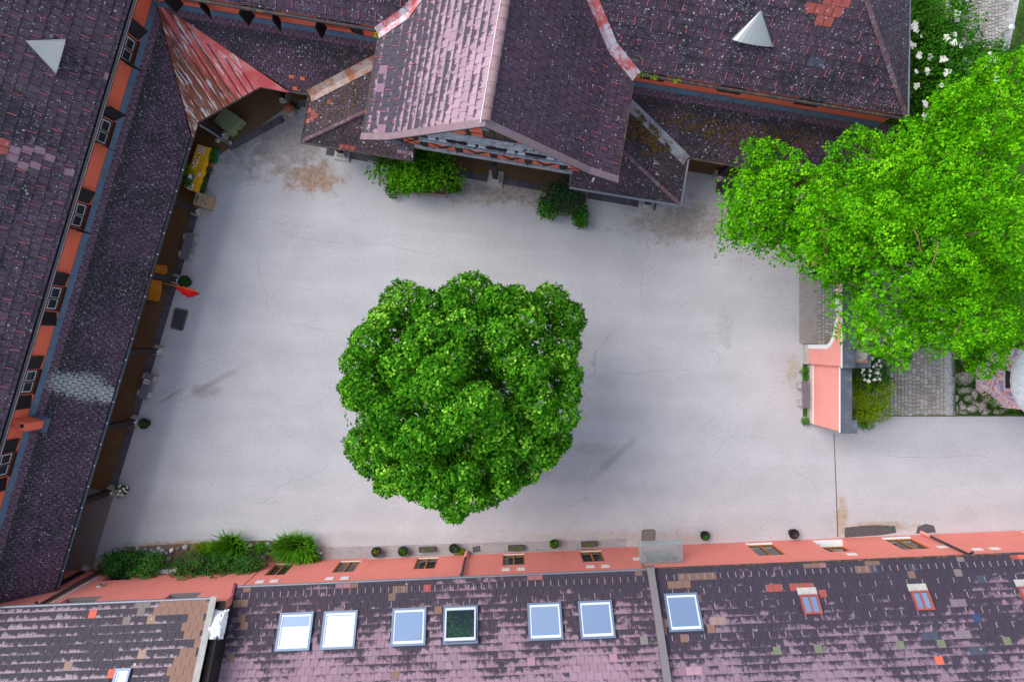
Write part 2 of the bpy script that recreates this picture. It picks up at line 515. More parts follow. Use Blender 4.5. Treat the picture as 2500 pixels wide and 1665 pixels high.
    g['slate'] = simple('slate_coping', (.09, .10, .125), .6, .3, 2.2, dirt=(.2, .21, .23), dirt_amt=.5)
    g['greycap'] = simple('grey_metal_cap', (.20, .175, .18), .6, .12, 1.5, metal=.2)
    g['redpaint'] = simple('red_paint', (.33, .075, .065), .6, .3, 5, dirt=(.3, .12, .1), dirt_amt=.4)
    g['redhook'] = simple('red_snow_hook', (.42, .11, .11), .6, .25, 3, vary=.5)
    g['pinkhook'] = simple('pale_snow_hook', (.36, .25, .28), .6, .2, 3, vary=.3)
    g['darkred'] = simple('dark_red_flashing', (.17, .03, .045), .6, .25, 2, dirt=(.1, .05, .05), dirt_amt=.5)
    # flaking red sheet-metal roof
    m = Mat('flaking_red_sheet')
    u = Vector((-13.99, 9.76, 0)) - Vector((-11.23, 11.31, 0))
    u = u.normalized(); v = Vector((u.y, -u.x, 0))
    pu = m.vm('DOT_PRODUCT', m.pos(), tuple(u)); pv = m.vm('DOT_PRODUCT', m.pos(), tuple(v))
    sv = m.comb(m.mul(pu, 2.6), m.mul(pv, .30), 0)
    f1 = m.noise(1.0, 5, .65, sv); f2 = m.noise(2.3, 6, .7, sv)
    lean = m.math('SUBTRACT', pu, float(u.dot(Vector((-12.6, 10.7, 0)))))      # more bare metal and rust towards the left
    red = m.mix(m.ramp(m.noise(1.6, 4), .4, .7), (.56, .09, .09), (.60, .20, .19))
    c = m.mix(m.ramp(m.add(f1, m.mul(lean, .16)), .47, .56), red, (.22, .07, .028))
    c = m.mix(m.ramp(m.add(f2, m.mul(lean, .03)), .54, .60), c, (.60, .58, .58))
    c = m.mix(m.mul(m.ramp(m.noise(.8, 4, .6), .55, .75), m.ramp(lean, -.3, .6)), c, (.07, .045, .04))
    g['redsheet'] = m.done(c, .6, f2, .25, .01, .1, .35)
    def valley(name, a, b, d):
        m = Mat(name)
        f = m.noise(1.5, 6, .7); h = m.noise(5, 4, .6)
        c = m.mix(m.ramp(f, .42, .6), a, b)
        c = m.mix(m.ramp(h, .56, .7), c, d)
        return m.done(c, .55, h, .2, .01, .15, .4)
    g['valleyred'] = valley('flaking_red_valley', (.50, .10, .10), (.52, .47, .50), (.42, .06, .06))
    g['valleyrust'] = valley('rusty_valley', (.34, .14, .07), (.42, .36, .33), (.38, .09, .05))
    g['valleyzinc'] = valley('grey_valley', (.33, .34, .36), (.20, .20, .22), (.22, .12, .07))

    # roof tiles
    PUR = (.072, .045, .068); PURD = (.023, .019, .028)
    g['t_left'] = tile_mat('left_wing_tile', PUR, PURD, -.14, 0, .10, .42, .34, blobs=(), cvar=.4, speck=.7, spot_scale=11, joint=.55)
    def bl(px, py, z, r, k): w = W(px, py, z); return (w.x, w.y, r, k)
    g['t_leanl'] = tile_mat('arcade_tile_left', (.088, .045, .080), (.026, .024, .03), -.1, 0, .12, .45, .12,
                            blobs=(bl(205, 945, 3.8, .9, 1.3), bl(160, 935, 4.1, .7, 1.2), bl(255, 965, 3.3, .55, 1.2), bl(100, 1165, 3.8, .8, .7), bl(365, 380, 3.4, .7, .35)), shelter=2.42, cvar=.3, spot_scale=12, speck=.75, joint=.9)
    g['t_top'] = tile_mat('top_wing_tile', (.064, .038, .060), PURD, -.14, 0, .08, .52, .12, blobs=(bl(1790, 60, 8, 3.2, .3), bl(2115, 245, 6.8, .7, .5)), cvar=.35, spot_scale=11, speck=.85, joint=.35)
    g['t_leant'] = tile_mat('arcade_tile_top', (.082, .043, .070), (.024, .022, .028), -.05, 0, .1, .50, .55, blobs=(bl(720, 130, 3.8, 1.3, .6), bl(1750, 320, 3.6, 2.2, .4)), shelter=2.36, cvar=.3, spot_scale=11, speck=.9, joint=.9)
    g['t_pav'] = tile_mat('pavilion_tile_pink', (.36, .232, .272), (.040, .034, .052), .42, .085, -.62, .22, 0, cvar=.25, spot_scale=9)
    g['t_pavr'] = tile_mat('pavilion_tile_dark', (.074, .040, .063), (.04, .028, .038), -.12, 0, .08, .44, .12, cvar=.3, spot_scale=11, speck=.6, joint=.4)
    g['t_skirt'] = tile_mat('porch_tile', (.080, .046, .060), (.035, .027, .035), -.05, 0, .1, .62, .55, cvar=.35, spot_scale=9, speck=.7, joint=.6)
    g['t_mid'] = tile_mat('lower_tile_pink', (.285, .178, .222), (.028, .023, .036), .38, .12, -.32, .22, 0, cvar=.22, warm=(.265, .150, .182), spot_scale=8)
    g['t_right'] = tile_mat('lower_tile_grey', (.245, .160, .205), (.028, .023, .038), .43, .10, -.30, .26, 0, cvar=.24, spot_scale=8)
    g['t_bl'] = tile_mat('lower_tile_striped', (.33, .245, .275), (.030, .027, .037), .27, -.02, -.66, .34, 0, cvar=.2, spot_scale=8)
    g['hipcap'] = simple('hip_tile', (.135, .07, .085), .8, .3, 3, dirt=(.34, .33, .34), dirt_amt=.5, vary=.3)
    g['ridge'] = simple('ridge_tile', (.27, .17, .18), .8, .25, 3, dirt=(.09, .06, .06), dirt_amt=.5, vary=.2)
    g['barge'] = simple('verge_board_tile', (.23, .155, .17), .7, .2, 2.5, dirt=(.12, .085, .09), dirt_amt=.5)

    # glass
    m = Mat('window_glass')
    g['glass'] = m.done((.025, .03, .035), .04, None, spec=.8)
    m = Mat('skylight_glass'); m.b.inputs['Coat Weight'].default_value = 1.0; m.b.inputs['Coat Roughness'].default_value = .02
    m.b.inputs['Coat IOR'].default_value = 2.2
    g['skyglass'] = m.done(m.mix(m.rnd(), (.24, .34, .50), (.36, .46, .60)), .03, None, metal=.9, spec=1.0)
    m = Mat('skylight_blind'); m.b.inputs['Coat Weight'].default_value = .6; m.b.inputs['Coat Roughness'].default_value = .03
    g['blind'] = m.done((.70, .72, .73), .3, None, spec=.5)
    m = Mat('canopy_glass')
    m.b.inputs['Transmission Weight'].default_value = .75
    m.b.inputs['Alpha'].default_value = .84
    g['canopyglass'] = m.done((.50, .63, .64), .15, None, spec=.6)
    g['skyframe'] = simple('skylight_frame', (.16, .21, .29), .4, .12, 3, metal=.4, spec=.5)
    g['sash'] = simple('pale_sash', (.62, .67, .74), .45, .06, 3)
    # plants
    g['leaf_dark'] = leaf_mat('leaf_yard_tree', (.022, .125, .006), (.075, .285, .010), (.34, .66, .06), .16, .6)
    g['leaf_bright'] = leaf_mat('leaf_gate_tree', (.035, .19, .002), (.110, .41, .004), (.27, .64, .012), .13, .5)
    g['leaf_shrub'] = leaf_mat('leaf_planter_shrub', (.04, .17, .006), (.12, .38, .012), (.23, .52, .03), .3, 1.5)
    g['leaf_rose'] = leaf_mat('leaf_rose', (.028, .11, .024), (.07, .22, .034), (.14, .34, .05), .25, 1.5)
    g['leaf_elder'] = leaf_mat('leaf_elder', (.03, .14, .009), (.075, .28, .018), (.16, .42, .04), .28, 1.0)
    g['leaf_lily'] = leaf_mat('leaf_lily', (.045, .18, .01), (.11, .34, .018), (.22, .48, .04), .3, 2.0)
    g['leaf_yellow'] = leaf_mat('leaf_yellow_shrub', (.14, .28, .006), (.28, .44, .01), (.45, .58, .02), .4, 1.5)
    g['leaf_dusk'] = leaf_mat('leaf_dusky', (.035, .085, .035), (.07, .15, .06), (.16, .24, .11), .3, 2.0)
    g['petal'] = simple('white_petals', (.82, .82, .70), .7, .08, 6)
    g['bark'] = simple('bark', (.12, .085, .06), .9, .4, 6)
    g['twig'] = simple('lichen_twig', (.19, .13, .06), .9, .4, 4)
    # small things
    g['stone'] = simple('pale_stone', (.42, .40, .37), .85, .25, 3, dirt=(.22, .2, .18), dirt_amt=.4, vary=.2)
    g['rock'] = simple('border_rock', (.36, .35, .37), .85, .3, 6, vary=.7)
    g['flag'] = simple('flag_stone', (.46, .395, .37), .85, .25, 3, vary=.4)
    g['benchwood'] = simple('grey_bench_slat', (.17, .165, .18), .8, .25, 6)
    g['yellow'] = simple('yellow_cloth', (.78, .42, .01), .85, .12, 5)
    g['red'] = simple('red_cloth', (.60, .004, .006), .9, .2, 6)
    g['amber'] = simple('amber_cushion', (.62, .24, .02), .8, .15, 3)
    g['sage'] = simple('sage_cloth', (.20, .25, .13), .9, .25, 6)
    g['card'] = simple('cardboard', (.43, .30, .18), .9, .1, 3)
    g['cardgreen'] = simple('green_print', (.05, .20, .12), .9, .1, 3)
    g['cardbrown'] = simple('brown_print', (.16, .09, .05), .9, .1, 3)
    g['steel'] = simple('steel', (.55, .57, .6), .3, .1, 3, metal=.7)
    g['pot'] = simple('dark_pot', (.022, .02, .022), .6, .3, 6)
    g['terra'] = simple('terracotta', (.42, .14, .075), .8, .2, 5)
    g['trough'] = simple('mossy_trough', (.10, .085, .075), .95, .4, 9, dirt=(.07, .09, .04), dirt_amt=.6)
    g['planter'] = simple('planter_board', (.34, .235, .20), .85, .25, 6, dirt=(.2, .15, .13), dirt_amt=.4)
    g['mat'] = simple('door_mat', (.055, .058, .066), .95, .2, 8)
    g['matrim'] = simple('mat_trim', (.17, .13, .09), .9, .2, 5)
    g['jar'] = simple('jar', (.72, .72, .73), .4, .15, 5, vary=.2)
    g['paper'] = simple('paper', (.82, .84, .88), .8, .04, 2)
    g['plastic'] = simple('white_plastic_sheet', (.78, .78, .80), .5, .1, 4)
    g['lightmetal'] = simple('hood_sheet_metal', (.36, .38, .375), .42, .1, 1.5, metal=.4, spec=.5, dirt=(.36, .34, .3), dirt_amt=.35)
    # kiosk mural: abstract swirls
    m = Mat('painted_swirls')
    nz = m.n('ShaderNodeTexNoise'); nz.inputs['Scale'].default_value = .8; nz.inputs['Detail'].default_value = 1.0; nz.inputs['Distortion'].default_value = 1.8
    m.put(nz.inputs['Vector'], m.pos())
    w = m.math('FRACT', m.mul(nz.outputs['Fac'], 7.0))
    c = m.mix(m.ramp(w, .1, .3), (.70, .27, .22), (.76, .60, .58))
    c = m.mix(m.ramp(w, .48, .56), c, (.72, .69, .74))
    c = m.mix(m.ramp(w, .74, .8), c, (.34, .30, .58))
    c = m.mix(m.ramp(w, .92, .97), c, (.66, .28, .23))
    g['mural'] = m.done(c, .8, None)
    g['domecap'] = simple('pale_metal_roof', (.62, .64, .64), .6, .25, 5, dirt=(.35, .36, .35), dirt_amt=.5)
    return g
G = mats()

def structure(name, mb, mat):
    o = mb.build(name, mat)
    o['kind'] = 'structure'
    return o

def sheet(pts, z):
    return MB().add([(p[0], p[1], z) for p in pts], [tuple(range(len(pts)))])
# ------------------------------------------------------------------ roofs: tiles, hooks
def clip_poly(poly, a, b, c):
    """keep a*u+b*v<=c"""
    out = []
    for i in range(len(poly)):
        p, q = poly[i], poly[(i + 1) % len(poly)]
        dp = a * p[0] + b * p[1] - c; dq = a * q[0] + b * q[1] - c
        if dp <= 0: out.append(p)
        if (dp < 0 < dq) or (dq < 0 < dp):
            t = dp / (dp - dq)
            out.append((p[0] + t * (q[0] - p[0]), p[1] + t * (q[1] - p[1])))
    return out

def area(poly):
    return .5 * abs(sum(poly[i][0] * poly[(i + 1) % len(poly)][1] - poly[(i + 1) % len(poly)][0] * poly[i][1] for i in range(len(poly))))

def halfplanes(poly):
    s = sum(poly[i][0] * poly[(i + 1) % len(poly)][1] - poly[(i + 1) % len(poly)][0] * poly[i][1] for i in range(len(poly)))
    if s < 0: poly = poly[::-1]
    hs = []
    for i in range(len(poly)):
        (x0, y0), (x1, y1) = poly[i], poly[(i + 1) % len(poly)]
        hs.append((y1 - y0, -(x1 - x0), (y1 - y0) * x0 - (x1 - x0) * y0))
    return hs

class Plane:
    """roof plane: u along the eave, v up the slope"""
    def __init__(s, P0, U, V):
        s.P0 = Vector(P0); s.U = Vector(U).normalized(); s.V = Vector(V)
        s.V = (s.V - s.U * s.V.dot(s.U)).normalized()
        s.N = s.U.cross(s.V).normalized()
        if s.N.z < 0: s.N = -s.N
    def at(s, u, v, h=0.0): return s.P0 + s.U * u + s.V * v + s.N * h
    def uv(s, p):
        d = Vector(p) - s.P0
        return (d.dot(s.U), d.dot(s.V))
    def hit(s, px, py, h=0.0):
        return s.uv(hit(px, py, s.P0 + s.N * h, s.N))
    def rot(s):
        U = s.U * s.hand()
        return Matrix((U, s.V, s.N)).transposed()
    def hand(s): return 1.0 if s.U.cross(s.V).dot(s.N) > 0 else -1.0

TILE_MESH = {}
class Tiles:
    def __init__(s, root, name, w, e, t, mat, stagger=.5, nmax=300, jitter=.004):
        s.root, s.name, s.w, s.e, s.t, s.mat, s.stagger, s.nmax, s.j = root, name, w, e, t, mat, stagger, nmax, jitter
        s.full = []; s.cut = []
    def field(s, pl, poly, holes=(), over=(), okfn=None, vbase=0.0, mat=None, flip=1):
        rr = random.Random(hash(s.name) % 1000 + len(poly))
        hs = halfplanes(poly)
        us = [p[0] for p in poly]; vs = [p[1] for p in poly]
        hh = [halfplanes(h) for h in holes]
        ov = {}
        for (px, py, colr) in over:
            u, v = pl.hit(px, py)
            j = math.floor(v / s.e); off = (j % 2) * s.stagger * s.w
            ov[(math.floor((u - off) / s.w), j)] = colr
        for j in range(math.floor(min(vs) / s.e), math.ceil(max(vs) / s.e)):
            off = (j % 2) * s.stagger * s.w
            for i in range(math.floor((min(us) - off) / s.w), math.ceil((max(us) - off) / s.w)):
                u0 = i * s.w + off; v0 = j * s.e
                rect = [(u0 + .006, v0), (u0 + s.w - .006, v0), (u0 + s.w - .006, v0 + s.e), (u0 + .006, v0 + s.e)]
                a0 = area(rect); p = rect
                for h in hs:
                    p = clip_poly(p, *h)
                    if len(p) < 3: break
                if len(p) < 3 or area(p) < .03 * a0: continue
                cx = sum(q[0] for q in p) / len(p); cy = sum(q[1] for q in p) / len(p)
                if any(all(a * cx + b * cy <= c for a, b, c in h) for h in hh): continue
                tint = rr.random()
                col = ov.get((i, j))
                rec = dict(pl=pl, u0=u0, v0=v0, p=p, tint=tint, tv=cy + vbase, col=col, jz=rr.uniform(0, s.j), tw=rr.uniform(-1, 1) * .006, mat=mat or s.mat)
                ctr = pl.at(cx, cy); q = PX(ctr)
                ok = area(p) > .995 * a0 and -10 < q[0] < 2510 and -10 < q[1] < 1675 and (okfn is None or okfn(cx, cy, q))
                rec['d'] = (ctr - Vector((0, 0, CAM_H))).length
                (s.full if ok else s.cut).append(rec)
        return s
    def finish(s):
        s.full.sort(key=lambda r: r['d'])
        ind, rest = s.full[:s.nmax], s.full[s.nmax:] + s.cut
        base = org(s.root)
        for r in ind:
            key = (s.w, s.e, s.t, r['mat'].name)
            if key not in TILE_MESH:
                mb = MB()
                w, e, t = s.w, s.e, s.t
                x0, x1 = .006, w - .006
                vs = [(x0, 0, -.012), (x1, 0, -.012), (x1, e, -.012), (x0, e, -.012), (x0, 0, t), (x1, 0, t), (x1, e, .004), (x0, e, .004)]
                mb.add(vs, [(4, 5, 6, 7), (0, 1, 5, 4), (1, 2, 6, 5), (2, 3, 7, 6), (3, 0, 4, 7)])
                me = mb.mesh(s.name, r['mat'])
                a = me.attributes.new('tuv', 'FLOAT_VECTOR', 'POINT')
                a.data.foreach_set('vector', [c for v in vs for c in (v[0] / w, v[1] / e, 0)])
                TILE_MESH[key] = me
            o = bpy.data.objects.new(s.name, TILE_MESH[key])
            COL.objects.link(o); o.parent = s.root
            pl = r['pl']
            M = pl.rot().to_4x4() @ Matrix.Rotation(r['tw'], 4, 'Y')
            M.translation = pl.at(r['u0'] + (s.w if pl.hand() < 0 else 0), r['v0'], r['jz']) - base
            o.matrix_local = M
            o['tint'] = r['tint']; o['tv'] = r['tv']
            if r['col']: o['tcol'] = list(r['col']); o['tov'] = .93
        bymat = {}
        for r in rest: bymat.setdefault(r['mat'].name, []).append(r)
        for mn, rows in bymat.items():
            V = []; F = []; tuv = []; tint = []; tv = []; tov = []; tcol = []
            for r in rows:
                pl = r['pl']; n = len(r['p']); b = len(V)
                for (u, v) in r['p']:
                    k = (v - r['v0']) / s.e
                    V.append(tuple(pl.at(u, v, s.t * (1 - k) + .004 + r['jz'] + r['tw'] * (u - r['u0'])) - base)); tuv += [(u - r['u0']) / s.w, k, 0]
                for (u, v) in r['p']:
                    V.append(tuple(pl.at(u, v, -.012) - base)); tuv += [(u - r['u0']) / s.w, (v - r['v0']) / s.e, 0]
                tint += [r['tint']] * (2 * n); tv += [r['tv']] * (2 * n)
                tov += [.93 if r['col'] else 0.0] * (2 * n); tcol += list(r['col'] or (0, 0, 0)) * (2 * n)
                fs = [tuple(range(b, b + n))] + [(b + n + i, b + n + (i + 1) % n, b + (i + 1) % n, b + i) for i in range(n)]
                a, c, d = Vector(V[b]), Vector(V[b + 1]), Vector(V[b + 2])
                if (c - a).cross(d - a).dot(pl.N) < 0: fs = [f[::-1] for f in fs]
                F += fs
            me = bpy.data.meshes.new(s.name + 's')
            me.from_pydata(V, [], F)
            me.materials.append(rows[0]['mat'])
            a = me.attributes.new('tuv', 'FLOAT_VECTOR', 'POINT'); a.data.foreach_set('vector', tuv)
            for nm, dat in (('tint', tint), ('tv', tv), ('tov', tov)):
                a = me.attributes.new(nm, 'FLOAT', 'POINT'); a.data.foreach_set('value', dat)
            a = me.attributes.new('tcol', 'FLOAT_VECTOR', 'POINT'); a.data.foreach_set('vector', tcol)
            o = bare(s.name + 's', me, s.root)
            o['kind'] = 'stuff'

def deck(mb, pl, poly, d0=-.014, th=.10):
    mb.prism([pl.at(u, v, d0) for u, v in poly], pl.N * -th)

HOOK = {}
def hooks(root, pl, pts, mat, ln=.26, h=.03, nmax=300):
    key = mat.name + str(ln)
    if key not in HOOK:
        mb = MB()
        mb.obox((-.013, 0, 0), (.026, 0, 0), (0, ln, 0), (0, 0, .012))
        mb.obox((-.018, -.012, 0), (.036, 0, 0), (0, .02, 0), (0, 0, .055))
        HOOK[key] = mb.mesh('snow_hook', mat)
    base = org(root)
    q = []
    for (u, v) in pts:
        p = pl.at(u, v, h); x = PX(p)
        if -5 < x[0] < 2505 and -5 < x[1] < 1670: q.append(((p - Vector((0, 0, CAM_H))).length, p))
    q.sort(key=lambda a: a[0])
    for _, p in q[:nmax]:
        o = bpy.data.objects.new('snow_hook', HOOK[key])
        COL.objects.link(o); o.parent = root
        M = pl.rot().to_4x4(); M.translation = p - base
        o.matrix_local = M

def inside(poly, u, v):
    return all(a * u + b * v <= c for a, b, c in halfplanes(poly))

def wall_holes(mb, P0, U, N, L, z0, z1, holes, back=None):
    """front face of a wall with recessed openings; holes (u0,u1,za,zb,depth)"""
    us = sorted({0, L, *[h[0] for h in holes], *[h[1] for h in holes]})
    zs = sorted({z0, z1, *[h[2] for h in holes], *[h[3] for h in holes]})
    P = lambda u, z, d=0.0: Vector((P0[0] + U[0] * u - N[0] * d, P0[1] + U[1] * u - N[1] * d, z))
    rev = Vector((U[0], U[1], 0)).cross(Vector((0, 0, 1))).dot(Vector((N[0], N[1], 0))) < 0
    for i in range(len(us) - 1):
        for j in range(len(zs) - 1):
            uc, zc = (us[i] + us[i + 1]) / 2, (zs[j] + zs[j + 1]) / 2
            if any(h[0] < uc < h[1] and h[2] < zc < h[3] for h in holes): continue
            q = [P(us[i], zs[j]), P(us[i + 1], zs[j]), P(us[i + 1], zs[j + 1]), P(us[i], zs[j + 1])]
            mb.quad(*(q[::-1] if rev else q))
    for (a, b, c, d, dp) in holes:
        for (p, q) in (((a, c), (b, c)), ((b, c), (b, d)), ((b, d), (a, d)), ((a, d), (a, c))):
            f = [P(*p), P(*p, dp), P(*q, dp), P(*q)]
            mb.quad(*(f[::-1] if rev else f))

def window(parent, P0, U, N, u0, u1, za, zb, depth, frame, sash, sill=None, leaves=2, bars=1, fw=.06, name='window', glass=None, sillp=.06):
    """opening filled: window (frame) > sash, pane, sill"""
    U = Vector((U[0], U[1], 0)); N = Vector((N[0], N[1], 0)); P0 = Vector((P0[0], P0[1], 0)); Zv = Vector((0, 0, 1))
    P = lambda u, z, d: P0 + U * u + Zv * z - N * d
    mb = MB(); d0 = depth - .02
    def bar(m, ua, ub, zl, zh, d, th=.05):
        m.obox(P(ua, zl, d), U * (ub - ua), -N * th, Zv * (zh - zl))
    bar(mb, u0, u0 + fw, za, zb, d0 - .05); bar(mb, u1 - fw, u1, za, zb, d0 - .05)
    bar(mb, u0 + fw, u1 - fw, za, za + fw, d0 - .05); bar(mb, u0 + fw, u1 - fw, zb - fw, zb, d0 - .05)
    for k in range(1, leaves):
        uc = u0 + (u1 - u0) * k / leaves
        bar(mb, uc - fw * .6, uc + fw * .6, za + fw, zb - fw, d0 - .055)
    w = mb.build(name, frame, parent)
    wd = (u1 - u0 - 2 * fw) / leaves
    for k in range(leaves):
        a = u0 + fw + wd * k + .02; b = a + wd - .04
        pm = MB(); pm.obox(P(a, za + fw, d0), U * (b - a), -N * .012, Zv * (zb - za - 2 * fw)); pm.build('pane', glass or G['glass'], w)
        if sash:
            sm = MB(); t = .035
            bar(sm, a, a + t, za + fw, zb - fw, d0 - .02, .018); bar(sm, b - t, b, za + fw, zb - fw, d0 - .02, .018)
            bar(sm, a + t, b - t, za + fw, za + fw + t, d0 - .02, .018); bar(sm, a + t, b - t, zb - fw - t, zb - fw, d0 - .02, .018)
            for q in range(bars):
                zc = za + fw + (zb - za - 2 * fw) * (q + 1) / (bars + 1)
                bar(sm, a + t, b - t, zc - .014, zc + .014, d0 - .02, .018)
            sm.build('sash', sash, w)
    if sill:
        sm = MB(); sm.obox(P(u0 + .002, za - .03, depth - .02), U * (u1 - u0 - .004), N * (depth - .02 + sillp), Zv * .034); sm.build('sill', sill, w)
    return w

def shutter(parent, base, direction, w, za, zb, mat):
    """louvred leaf from a hinge point in a horizontal direction"""
    d = Vector((direction[0], direction[1], 0)).normalized(); nrm = Vector((-d.y, d.x, 0)); Zv = Vector((0, 0, 1))
    b = Z(base)
    mb = MB(); t = .035
    def pc(a, c, zl, zh, tt=t, o=0): mb.obox(b + d * a + Zv * zl - nrm * (tt / 2) + nrm * o, d * (c - a), nrm * tt, Zv * (zh - zl))
    pc(0, .06, za, zb); pc(w - .06, w, za, zb); pc(.06, w - .06, za, za + .07); pc(.06, w - .06, zb - .07, zb)
    mb.obox(b + d * .06 + Zv * (za + .07) - nrm * .006, d * (w - .12), nrm * .008, Zv * (zb - za - .14))
    n = 12
    for k in range(n):
        z = za + .09 + (zb - za - .18) * k / (n - 1)
        mb.obox(b + d * .06 + Zv * (z - .02) - nrm * .014, d * (w - .12), nrm * .028 + Zv * .028, Zv * .012)
    return mb.build('shutter', mat, parent)

# ------------------------------------------------------------------ ground
structure('ground', sheet([(-300, -300), (300, -300), (300, 300), (-300, 300)], -0.012), G['lawn'])
yard = structure('courtyard_paving', sheet([(-26, -16), (70, -16), (70, -3.68), (15.0, -3.68), (14.2, -3.68), (14.2, 18), (-26, 18)], 0.0), G['asphalt'])

# axes of the buildings
aT = R(9.5); TU = Vector((math.cos(aT), -math.sin(aT), 0)); TN = Vector((-math.sin(aT), -math.cos(aT), 0))
def T(u, n, z=0.0): return Vector((0, 9.41, 0)) + TU * u + TN * n + Vector((0, 0, z))
LD = Vector((-.2866, -.9580, 0)).normalized(); LN = Vector((-LD.y, LD.x, 0)); C0 = Vector((-14.87, 13.37, 0))
if LN.x < 0: LN = -LN
def Lp(t, n, z=0.0): return C0 + LD * t + LN * n + Vector((0, 0, z))
aB = R(2.41); BU = Vector((math.cos(aB), math.sin(aB), 0)); BN = Vector((-math.sin(aB), math.cos(aB), 0))
def B(u, n, z=0.0): return Vector((0, -10.284, 0)) + BU * u + BN * n + Vector((0, 0, z))
def LT(p): d = Vector(p) - C0; return (d.dot(LD), d.dot(LN))
def TT(p): d = Vector(p) - Vector((0, 9.41, 0)); return (d.dot(TU), d.dot(TN))
UPZ = Vector((0, 0, 1))

apexA_ = Vector((-14.96, 14.29, 0))
# arcade floor (ochre brick) under the two lean-to roofs
mb = MB()
for k_, fl in enumerate(([Lp(27, -.35), Lp(27, 1.30), Lp(4.6, 1.30), Lp(-.9, -.35)], [Lp(4.6, 1.30), W(575, 352), W(690, 270), T(-10.2, -.3), Z(apexA_)], [T(-10.2, -.30), T(16, -.3), T(16, -2.25), T(-14.6, -2.25)], [T(-8.6, 1.5), T(7.4, 1.5), T(7.4, -.3), T(-8.6, -.3)])):
    mb.add([Z(p, .016 + .003 * k_) for p in fl], [tuple(range(len(fl)))])
afloor = structure('arcade_floor', mb, G['floor'])
g2 = MB().add([Z(p, .030) for p in (Lp(27, -.35), Lp(27, 1.62), Lp(21.3, 1.62), Lp(21.3, -.35))], [(0, 1, 2, 3)])
structure('grey_arcade_floor', g2, G['greyfloor'])

# dark edging pavers along the arcade, each its own piece
pv = MB(); pv.box((0, 0, .02), (.176, .33, .05)); PAV = pv.mesh('paver', G['paver'])
def pavers(a, b):
    a = Z(a); b = Z(b); d = (b - a); n = max(1, int(d.length / .185)); ang = math.atan2(d.y, d.x)
    for k in range(n):
        p = a + d * ((k + .5) / n)
        o = bare('paver', PAV, afloor); o.location = (p.x, p.y, random.uniform(.0, .012)); o.rotation_euler = (0, 0, ang + random.uniform(-.03, .03))
pavers(Lp(21.2, 1.48), Lp(4.9, 1.48))
pavers(W(560, 362), W(692, 290))
pavers(T(-8.9, 1.66), T(7.4, 1.66))
pavers(W(712, 262), W(748, 258))

# ------------------------------------------------------------------ left wing
LW = thing('arcade_building', 'long orange building on the left with dark purple roof, brown windows and tiled arcade', 'building', (C0.x, C0.y, 0))
EZ, LZ, WZ = 6.30, 2.85, 4.70       # upper eave, arcade eave, arcade roof top at the wall
V_l = -LN + UPZ * .84
plL = Plane(Lp(0, 0, EZ), LD, V_l)
sl = math.hypot(1, .84)
vdir = (-(LN + TN)).normalized()
k6 = 6.0
p6 = C0 + Vector((-.125, 0, 0))
tv6, nv6 = LT(Vector((-14.75, 13.79, 0)) + vdir * (6 / abs(vdir.dot(LN))))
polyL = [(-.44, .2), (27.2, .2), (27.2, 6 * sl), (tv6, 6 * sl)]
roofL = MB(); deck(roofL, plL, polyL)
plLb = Plane(Lp(0, -6, EZ + 6 * .84), LD, -LN - UPZ * .84)
deck(roofL, plLb, [(tv6, 0), (27.2, 0), (27.2, 5 * sl), (tv6, 5 * sl)])
rL = roofL.build('roof', G['t_left'], LW)
RED = (.34, .075, .06); BRN = (.19, .115, .09); SLT = (.055, .066, .095); GRN = (.155, .175, .105); PNK = (.25, .145, .18); BRT = (.62, .13, .075); GREYB = (.2, .16, .15)
tl = Tiles(rL, 'roof_tile', .30, .36, .022, G['t_left'], stagger=.5, nmax=300)
pinks = [(x, y, PNK) for x, y in ((15, 350), (40, 370), (70, 375), (25, 385), (95, 360), (55, 395), (130, 390), (160, 410), (90, 398), (260, 190))]
tl.field(plL, polyL, over=pinks + [(5, 360, RED), (5, 345, RED)])
tl.finish()
hk = []
for j in range(1, 14, 2):
    for i in range(-2, 36):
        hk.append((i * .75 + (j % 4) * .19, j * .36 + .08))
hooks(rL, plL, [h for h in hk if inside(polyL, *h) and random.random() < .93], G['redhook'], .27)

mb = MB(); mb.tube([Lp(-.6, -.09, EZ - .02), Lp(27.2, -.09, EZ - .02)], .085, 8); mb.obox(Lp(-.6, -.2, EZ - .1), LD * 27.8, LN * .03, UPZ * .16)
mb.build('gutter', G['gutter'], LW)
mb = MB(); mb.obox(Lp(-.5, -.018, EZ + .01), LD * 27.7, LN * .018, UPZ * .02); mb.build('gutter_rim', G['ridge'], LW)
